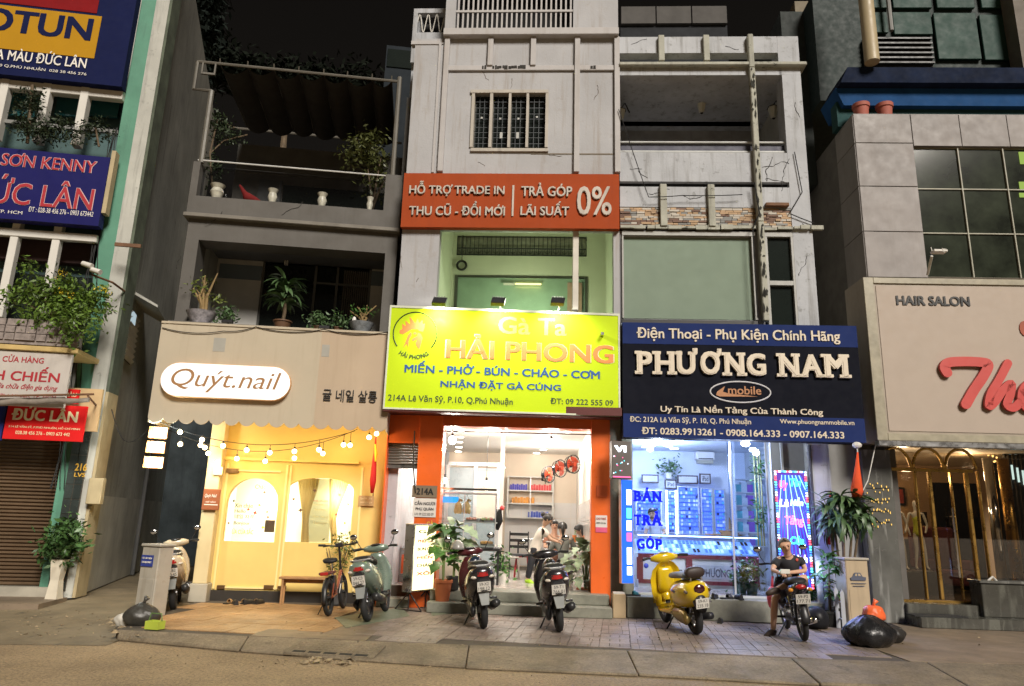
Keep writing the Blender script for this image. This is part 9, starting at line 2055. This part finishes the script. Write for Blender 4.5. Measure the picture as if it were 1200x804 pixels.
# ================================================================== plants and clutter on the pavement
def bigplant(label, base, r_, h_, potm, fol, nleaf, kind, hz, el=(0,75), spread=.1, seed=1, cat='plant', sc=(.8,1.15)):
 s = thing('potted_plant', label, cat, base, 0); pot('pot', base, r_, h_, potm, s); rr = random.Random(seed); mb = MB()
 for k in range(5): a = rr.uniform(0,6.28); mb.tube([base+Vector((0,0, h_*.85)), base+Vector((spread*.5*cos(a), spread*.5*sin(a),(h_+hz)/2+.1)), base+Vector((spread*cos(a), spread*sin(a), hz))], [.02,.015,.01], 6)
 obj('stem', mb, mat('stem_green', (.1,.13,.04),.6), s, kind='stuff')
 for t in fol: leaves(s, base+Vector((0,0, t)), nleaf//len(fol), kind, spread, el, sc, rr, .12)
 return s
b1 = FC.p(FC.X(519,690,-.42),-.42,.17); b1 = Vector(b1)
greyleaf = mat('grey_green_leaf', (.22,.29,.17),.5, var=.35, vs=9, rnd=.25); LM['biggrey'] = leaf_mesh('leaf', .44,.11, greyleaf, .7,8, True)
bigplant('large leafed plant in an orange clay pot left of the restaurant steps', b1,.15,.34, clay, (.55,.75,.95,1.15),30, 'big', 1.2,(-10,60),.08,3, sc=(.6,.95))
p = FC.p(FC.X(531,690,-.25),-.25,.34); s = thing('potted_plant', 'grey green split leaf plant behind the orange clay pot beside the food counter', 'plant', p, 0); pot('pot', Vector(p),.12,.22, black, s); rr = random.Random(8)
for t in (.55,.75,.95): leaves(s, Vector(p)+Vector((0,0, t)),9, 'biggrey', .1,(0,70),(.7,1.05), rr, .1)
mb = MB(); mb.tube([Vector(p)+Vector((0,0,.2)), Vector(p)+Vector((0,0,.95))], .025,6); obj('stem', mb, mat('stem_green', (.1,.1,.1)), s)
b2 = gnd(686,714); bigplant('spreading split leaf plant in a terracotta pot at the right of the restaurant steps', b2,.16,.36, clay, (.5,.65,.8,.95),44, 'biggrey', .95,(-15,65),.16,5, sc=(.8,1.15))
b3 = gnd(705,719)+Vector((0,-.0,0)); s = thing('vase', 'tall dark orange patterned vase at the foot of the right orange pillar', 'vase', b3,0); mb = MB(); mb.lathe(b3, [(.11,0),(.13,.08),(.15,.3),(.12,.5),(.09,.56),(.11,.6),(.09,.6),(.01,.55)], 18); obj('vase', mb, mat('orange_pattern', (.42,.08,.02),.45, var=.5, vs=14), s, smooth=40)
# tall dragon tree beside the LED board
db = FD.p(FD.X(988,705,-.55),-.55,0); s = thing('dragon_tree', 'tall dragon tree with drooping long dark leaves right of the phone shop', 'plant', db, 0); pot('pot', Vector(db),.17,.3, mat('dark_pot', (.04,.04,.035),.6), s)
rr = random.Random(19)
hd_ = [(985,588),(970,600),(1000,594),(988,610),(1008,606),(978,618)]
for (x_, y_) in hd_:
 c = FD.q(x_, y_, -.55+rr.uniform(-.12,.12)); mb = MB(); mb.tube([Vector(db)+Vector((0,0,.25)),(Vector(db)+c)/2+Vector((rr.uniform(-.04,.04),0,0)), c], [.03,.022,.018], 7); obj('trunk', mb, bark, s); leaves(s, c-Vector((0,0,.04)),34, 'long', .015,(-35,75),(.8,1.15), rr, .16)
db2 = Vector(FD.p(FD.X(972,710,-.5),-.5,0)); s = thing('potted_plant', 'bright green smaller plant below the dragon tree', 'plant', db2,0); pot('pot', db2,.13,.24, mat('dark_pot', (.04,.04,.04)), s); rr = random.Random(23)
mb = MB(); mb.tube([db2+Vector((0,0,.2)), db2+Vector((.03,0,.9))], .02,6); obj('stem', mb, bark, s)
for t in (.45,.65,.85,1.0): leaves(s, db2+Vector((rr.uniform(-.08,.12),0, t)),16, 'mid', .04,(-20,60),(.8,1.3), rr, .15)
s = thing('potted_plant', 'bushy low pot plant with small leaves behind the black motorcycle', 'plant', gnd(952,728),0); p = gnd(952,728); pot('pot', p, .15,.3, mat('grey_pot', (.2,.2,.2),.6), s); foliage('foliage', [((p.x, p.y, .5),(.24,.2,.18))], 420,.07, leafg, s, 77, kind='stuff')
s = thing('potted_plant', 'thin stalked plant in a pot behind the bicycle against the yellow wall', 'plant', FB.p(FB.X(394,700,-.15),-.15,0),0); p = Vector(FB.p(FB.X(393,700,-.15),-.15,0)); pot('pot', p, .12,.25, mat('grey_pot', (.2,.2,.2)), s); mb = MB(); rr = random.Random(4)
for k in range(8): e = p+Vector((rr.uniform(-.3,.25), rr.uniform(-.1,.1), rr.uniform(.8,1.15))); mb.tube([p+Vector((0,0,.2)),(p+e)/2+Vector((0,0,.12)), e], .006,4)
obj('stem', mb, bark, s, kind='stuff'); foliage('foliage', [((p.x, p.y, .95),(.3,.12,.22)),((p.x, p.y, .65),(.22,.12,.15))], 330,.075, leafy, s, 79, kind='stuff')
# utility boxes
def ubox(label, base, yaw, w_, dp, h_, m, m2):
 f = Fr(base.x, base.y, yaw); s = thing('utility_box', label, 'utility box', base, radians(yaw)); mb = MB(f); mb.box(-w_/2, w_/2,0, dp, .0, h_); obj('cabinet', mb, m, s, bev=.012); mb = MB(f); mb.box(-w_/2-.02, w_/2+.02,-.02, dp+.02, h_, h_+.04); obj('cap', mb, m2, s, bev=.01); mb = MB(f); mb.box(-w_/2+.03, w_/2-.03,-.008,-.001,.1, h_-.45); obj('door_panel', mb, m, s, bev=.003); return s, f
um = mat('weathered_cabinet', (.38,.35,.29),.6, var=.15, streak=.5, scol=(.2,.16,.1), spots=.3, spcol=(.25,.2,.14))
s, f = ubox('weathered pale utility box with a blue label standing at the alley mouth', gnd(166,723),-22,.34,.27,.98, um, um)
mb = MB(f); mb.box(-.15,.08,-.016,-.009,.70,.86); obj('blue_label', mb, mat('label_blue', (.03,.05,.25),.5), s)
for st, zz in (('TỦ CÁP ĐIỆN', .81),('THOẠI VNPT', .75)): text(st, f, 0,0,1,1,-.018, txw, s, loc=(-.13,.06, zz-.01, zz+.025), bold=.01, split=False)
s, f = ubox('beige utility box with a stencilled car drawing between the plants and the rubbish bags', gnd(1010,738)+Vector((-.0,0,0)),10,.40,.3,1.05, mat('beige_cabinet', (.42,.33,.22),.6, var=.08, streak=.3), um)
car = MB(f); car.prism([(-.13,.74),(.13,.74),(.14,.79),(.08,.80),(.04,.86),(-.06,.86),(-.1,.80),(-.14,.78)][::1], -.016,-.012); obj('stencil', car, mat('stencil_blue', (.08,.09,.13),.6), s)
mb = MB(f); mb.prism([(-.055,.81),(-.02,.81),(-.02,.845),(-.045,.845)], -.018,-.0165); mb.prism([(0,.81),(.05,.81),(.03,.845),(0,.845)], -.018,-.0165); obj('stencil_window', mb, mat('beige_cabinet', (.4,.3,.2)), s, kind='stuff')
mb = MB(f); mb.box(-.13,.13,-.016,-.012,.69,.70); mb.box(-.1,.1,-.016,-.012,.65,.66); obj('stencil_line', mb, mat('stencil_blue', (.1,.1,.1)), s, kind='stuff')
# picket fence bits and boards
pk_ = thing('picket_fence', 'little white picket fence round the plants beside the utility box', 'fence', gnd(978,735),0)
for k, (x_, y_, h_) in enumerate(((966,729,.95),(976,734,.55),(983,736,.62),(990,738,.6),(972,732,.5))):
 p = gnd(x_, y_); mb = MB(Fr(p.x, p.y, -20)); mb.prism([(-.03,0),(.03,0),(.03, h_-.05),(0, h_),(-.03, h_-.05)], -.01,.01); obj('picket', mb, mat('bluish_white_board', (.45,.47,.52),.6, var=.1), pk_)
a, b = gnd(966,729), gnd(990,738); mb = MB()
for z in (.15,.4): mb.tube([a+Vector((0,.02, z)), b+Vector((0,.02, z))], .012,5)
obj('rail', mb, mat('bluish_white_board', (.4,.4,.4)), pk_, kind='stuff')
s = thing('board', 'tall narrow white board leaning beside the LED board', 'board', FD.p(FD.X(962,700,-.3),-.3,0), FD.yaw); u = FD.X(961,690,-.35); mb = bD(u-.05, u+.05,-.36,-.33,0, FD.Z(960,640,-.35)); obj('panel', mb, mat('white_board_paint', (.5,.5,.5),.6, var=.1), s, bev=.005)
s = thing('bag', 'black bulging bag on the ground behind the motorcycle wheel', 'bag', gnd(957,736),0); p = gnd(957,736); mb = MB(); mb.lathe(p, [(.16,0),(.2,.08),(.19,.2),(.12,.3),(.05,.33)], 14); obj('bag', mb, mat('black_vinyl_bag', (.015,.015,.017),.35, bump=.5, bs=10), s, smooth=True)
# rubbish bags
def rbag(label, c, r_, sc_, m, seed, knot=True, lift=0):
 rr = random.Random(seed); s = thing('rubbish_bag', label, 'bag', c, 0); mb = MB(); rs = []; n_, m_ = 30,16
 ph = [rr.uniform(0,6.3) for _ in range(8)]
 for k in range(m_+1):
  t = pi*k/m_; ring = []
  for i in range(n_):
   a = 2*pi*i/n_; q = r_*(1+.07*sin(3*a+ph[0])*sin(t)+.09*abs(sin(3.5*a+ph[1]+t*2))*sin(t)+.06*sin(13*a+ph[2]-t*3)*sin(t)+.03*sin(9*t+5*a)+.06*sin(4*t+ph[3])); z = -cos(t)*q*sc_[2]
   z = max(z, -r_*sc_[2]*.62); ring.append((c.x+q*max(sin(t),.02)*cos(a)*sc_[0], c.y+q*max(sin(t),.02)*sin(a)*sc_[1], c.z+z+r_*sc_[2]*.62+lift))
  rs.append(ring)
 mb.rings(rs); o = obj('bag', mb, m, s, smooth=True); d = o.modifiers.new('wrinkle', 'SUBSURF'); d.levels = 0; d.render_levels = 1
 if knot: tz = c.z+r_*sc_[2]*1.58+lift; mb = MB(); mb.tube([(c.x, c.y, tz-.03),(c.x+.02, c.y, tz+.03),(c.x+.05, c.y-.01, tz+.08)], [.03,.02,.04], 8); obj('knot', mb, m, s, smooth=True)
 return s
bb = mat('black_bin_liner', (.012,.012,.013),.28, bump=1, bs=14)
rbag('big shiny black rubbish bag in front at the right edge of the pavement tiles', gnd(1020,757),.29,(1.1,.85,.82), bb, 1, False)
rbag('darker rubbish bag slumped behind the big black one', gnd(1042,752),.22,(1,.9,.7), mat('dark_bin_liner', (.02,.018,.016),.5, bump=1, bs=12),2, False)
rbag('bright orange tied bag sitting on top of the black rubbish bags', gnd(1026,754)+Vector((.03,.05,0)),.15,(1.0,.85,.8), mat('orange_bag', (.8,.14,.04),.4, bump=1, bs=16),3, True, .30)
rbag('grey black rubbish bag leaning on the left utility box', gnd(164,733,-.02),.20,(1.1,.8,.9), mat('grey_bin_liner', (.045,.042,.035),.4, bump=1, bs=14),4)
rbag('small white plastic bag at the foot of the left utility box', gnd(150,734,-.05),.15,(1.15,.9,.75), mat('white_bag', (.6,.57,.5),.4, bump=1, bs=14),5, False)
p = gnd(181,737); f = Fr(p.x, p.y, -15,-.0); s = thing('crate', 'yellow green plastic basket at the foot of the left utility box', 'basket', p, f.yaw); ylg = mat('yellow_green_plastic', (.42,.5,.06),.4)
mb = MB(f); mb.lathe((0,0,0), [(.12,.0),(.14,.13),(.13,.13),(.11,.01)], 4,1); 
for k in range(4):
 mb = MB(f); (a, b, c, d) = ((-.10,.10,-.07,-.063),(-.10,.10,.063,.07),(-.10,-.093,-.063,.063),(.093,.10,-.063,.063))[k]; mb.box(a, b, c, d, .0,.10); obj('side', mb, ylg, s)
mb = MB(f); mb.box(-.095,.095,-.065,.065,.0,.01); obj('bottom', mb, ylg, s); mb = MB(f); mb.tube([(-.10,0,.10),(-.08,0,.19),(.08,0,.19),(.10,0,.10)], .008,6); obj('handle', mb, mat('green_wire', (.1,.18,.05),.4), s)
# furled parasols and cord
s = thing('parasol', 'furled orange red cloth parasol hanging from the corner of the phone shop sign', 'parasol', FD.q(1005,583,-.55), FD.yaw); a, b = FD.I @ FD.q(1005,530,-.55), FD.I @ FD.q(1004,583,-.55)
mb = MB(FD); mb.tube([a, lerp(a, b, .25), lerp(a, b, .55), lerp(a, b, .85), b], [.012,.03,.065,.10,.07], 10); obj('cloth', mb, mat('orange_cloth', (.68,.09,.03),.7, bump=.4, bs=12), s, smooth=True); mb = MB(FD); mb.tube([a+Vector((0,0,.1)), a], .01,5); mb.sph(a+Vector((0,0,.12)),.07,8,6,(1.2,.8,.8)); obj('mount', mb, white, s, kind='stuff')
s = thing('parasol', 'narrow furled red cloth hanging beside the LED board', 'parasol', FD.q(971,640,-.3), FD.yaw); a, b = FD.I @ FD.q(973,575,-.3), FD.I @ FD.q(971,638,-.3)
mb = MB(FD); mb.tube([a, lerp(a, b, .4), lerp(a, b, .8), b], [.01,.03,.06,.03], 8); obj('cloth', mb, mat('red_cloth', (.5,.03,.03),.7), s, smooth=True)
s = thing('cord', 'pale cord slanting down from the salon sign to the orange parasol', 'cord', FE.q(1010,585,-.3), FE.yaw); mb = MB(); a, b = FE.q(1026,522,-.7), FD.q(1006,585,-.6); mb.tube([a, (a+b)/2+Vector((0,0,-.15)), b], .008,5); obj('cord', mb, white, s)
s = thing('pipe', 'grey black downpipe on the corner right of the phone shop front', 'pipe', FD.p(FD.X(918,690),-.02,0), FD.yaw)
mb = MB(FD); u = FD.X(950,560); mb.cyl((u, -.03, dfl),(u, -.03, FD.Z(950,522)),.03, n=8); obj('pipe', mb, mat('dark_pipe', (.05,.05,.055),.5), s)
# overhead cables along the facades
def cable(label, pts, r_=.012, sag=.15):
 mb = MB(); path = []
 for a, b in zip(pts, pts[1:]):
  for k in range(10): t = k/10; q = lerp(a, b, t); path.append(q-Vector((0,0, sag*4*t*(1-t)*(b-a).length/4)))
 path.append(pts[-1]); mb.tube(path, r_, 5); c = obj('cable', mb, wirem, None, label=label, cat='cable'); return c
cable('thin black cable looping along the top edge of the beige awning', [FB.q(190,384,-.97), FB.q(262,388,-.98), FB.q(300,383,-.97), FB.q(380,386,-.97), FB.q(455,389,-.97)], .008,.25)
cable('black cable drooping down the orange pillar beside the narrow opening', [FC.q(486,505,-.06), FC.q(484,545,-.1), FC.q(487,578,-.07)], .012,.02)
cable('black cable sagging under the window of the pale house onto the grey house', [FC.q(725,128,-.12), FD.q(760,231,-.14), FD.q(800,229,-.13), FD.q(870,228,-.12)], .009,.05)
cable('cable strung along the peeling rib of the grey house', [FD.q(884,214,-.16), FD.q(890,250,-.17), FD.q(882,268,-.16), FD.q(888,372,-.16)], .014,.02)
cable('cable hanging in a loop over the corner pier of the grey house', [FD.q(931,178,-.04), FD.q(940,225,-.05), FD.q(925,250,-.05), FD.q(955,262,-.04)], .01,.05)

# cracks, patches and run-off marks on the old walls (real hairline relief)
def cracks(fr, parent, starts, m, d=-.002, seed=1, step=2.4, r_=.006):
 rr = random.Random(seed); mb = MB(fr)
 for (x_, y_, ang, n_) in starts:
  pts = []; a = ang
  for k in range(n_):
   u, z = fr.px(x_, y_, d); pts.append((u, d, z)); a += rr.uniform(-.7,.7); a = ang+(a-ang)*.8; x_ += step*cos(a); y_ += step*sin(a)
  mb.tube(pts, [r_*rr.uniform(.5,1.3) for _ in pts], 4)
 obj('crack', mb, m, parent, kind='stuff')
crk = mat('crack_dark', (.03,.028,.024),.9)
cracks(FD, D, [(893,196,.1,15),(905,184,1.4,14),(925,186,1.6,18),(897,210,-.2,12),(738,198,.1,7),(748,200,.9,7),(760,227,.02,12),(800,229,0,11),(940,262,.3,8),(932,120,1.3,9),(945,300,1.5,12),(740,52,.1,9),(850,54,0,8)], crk, -.003,3)
cracks(FC, C, [(560,82,.05,9),(690,81,.0,8),(600,92,1.5,6),(488,330,-.9,3),(470,300,1.4,8),(700,100,1.5,9),(560,190,.1,5),(640,180,0,9)], mat('crack_soft', (.16,.13,.1),.9),-.003,5)
cracks(FU, B, [(240,262,.1,12),(330,252,0,14),(400,268,.1,10),(212,300,1.5,8)], crk, -.055,7)
tar = MB()
for (x_, y_, ang, n_) in ((830,789,.05,40),):
 rr = random.Random(int(x_)); pts = []
 for k in range(n_): pts.append(gnd(x_, y_, -.129)); x_ += 4*cos(ang); y_ += 4*sin(ang)+rr.uniform(-.8,.8)
 tar.tube(pts, [.007*rr.uniform(.5,1.4) for _ in pts], 4)
obj('crack', tar, mat('tar_crack', (.05,.04,.03),.9), road, kind='stuff', yaw=0)
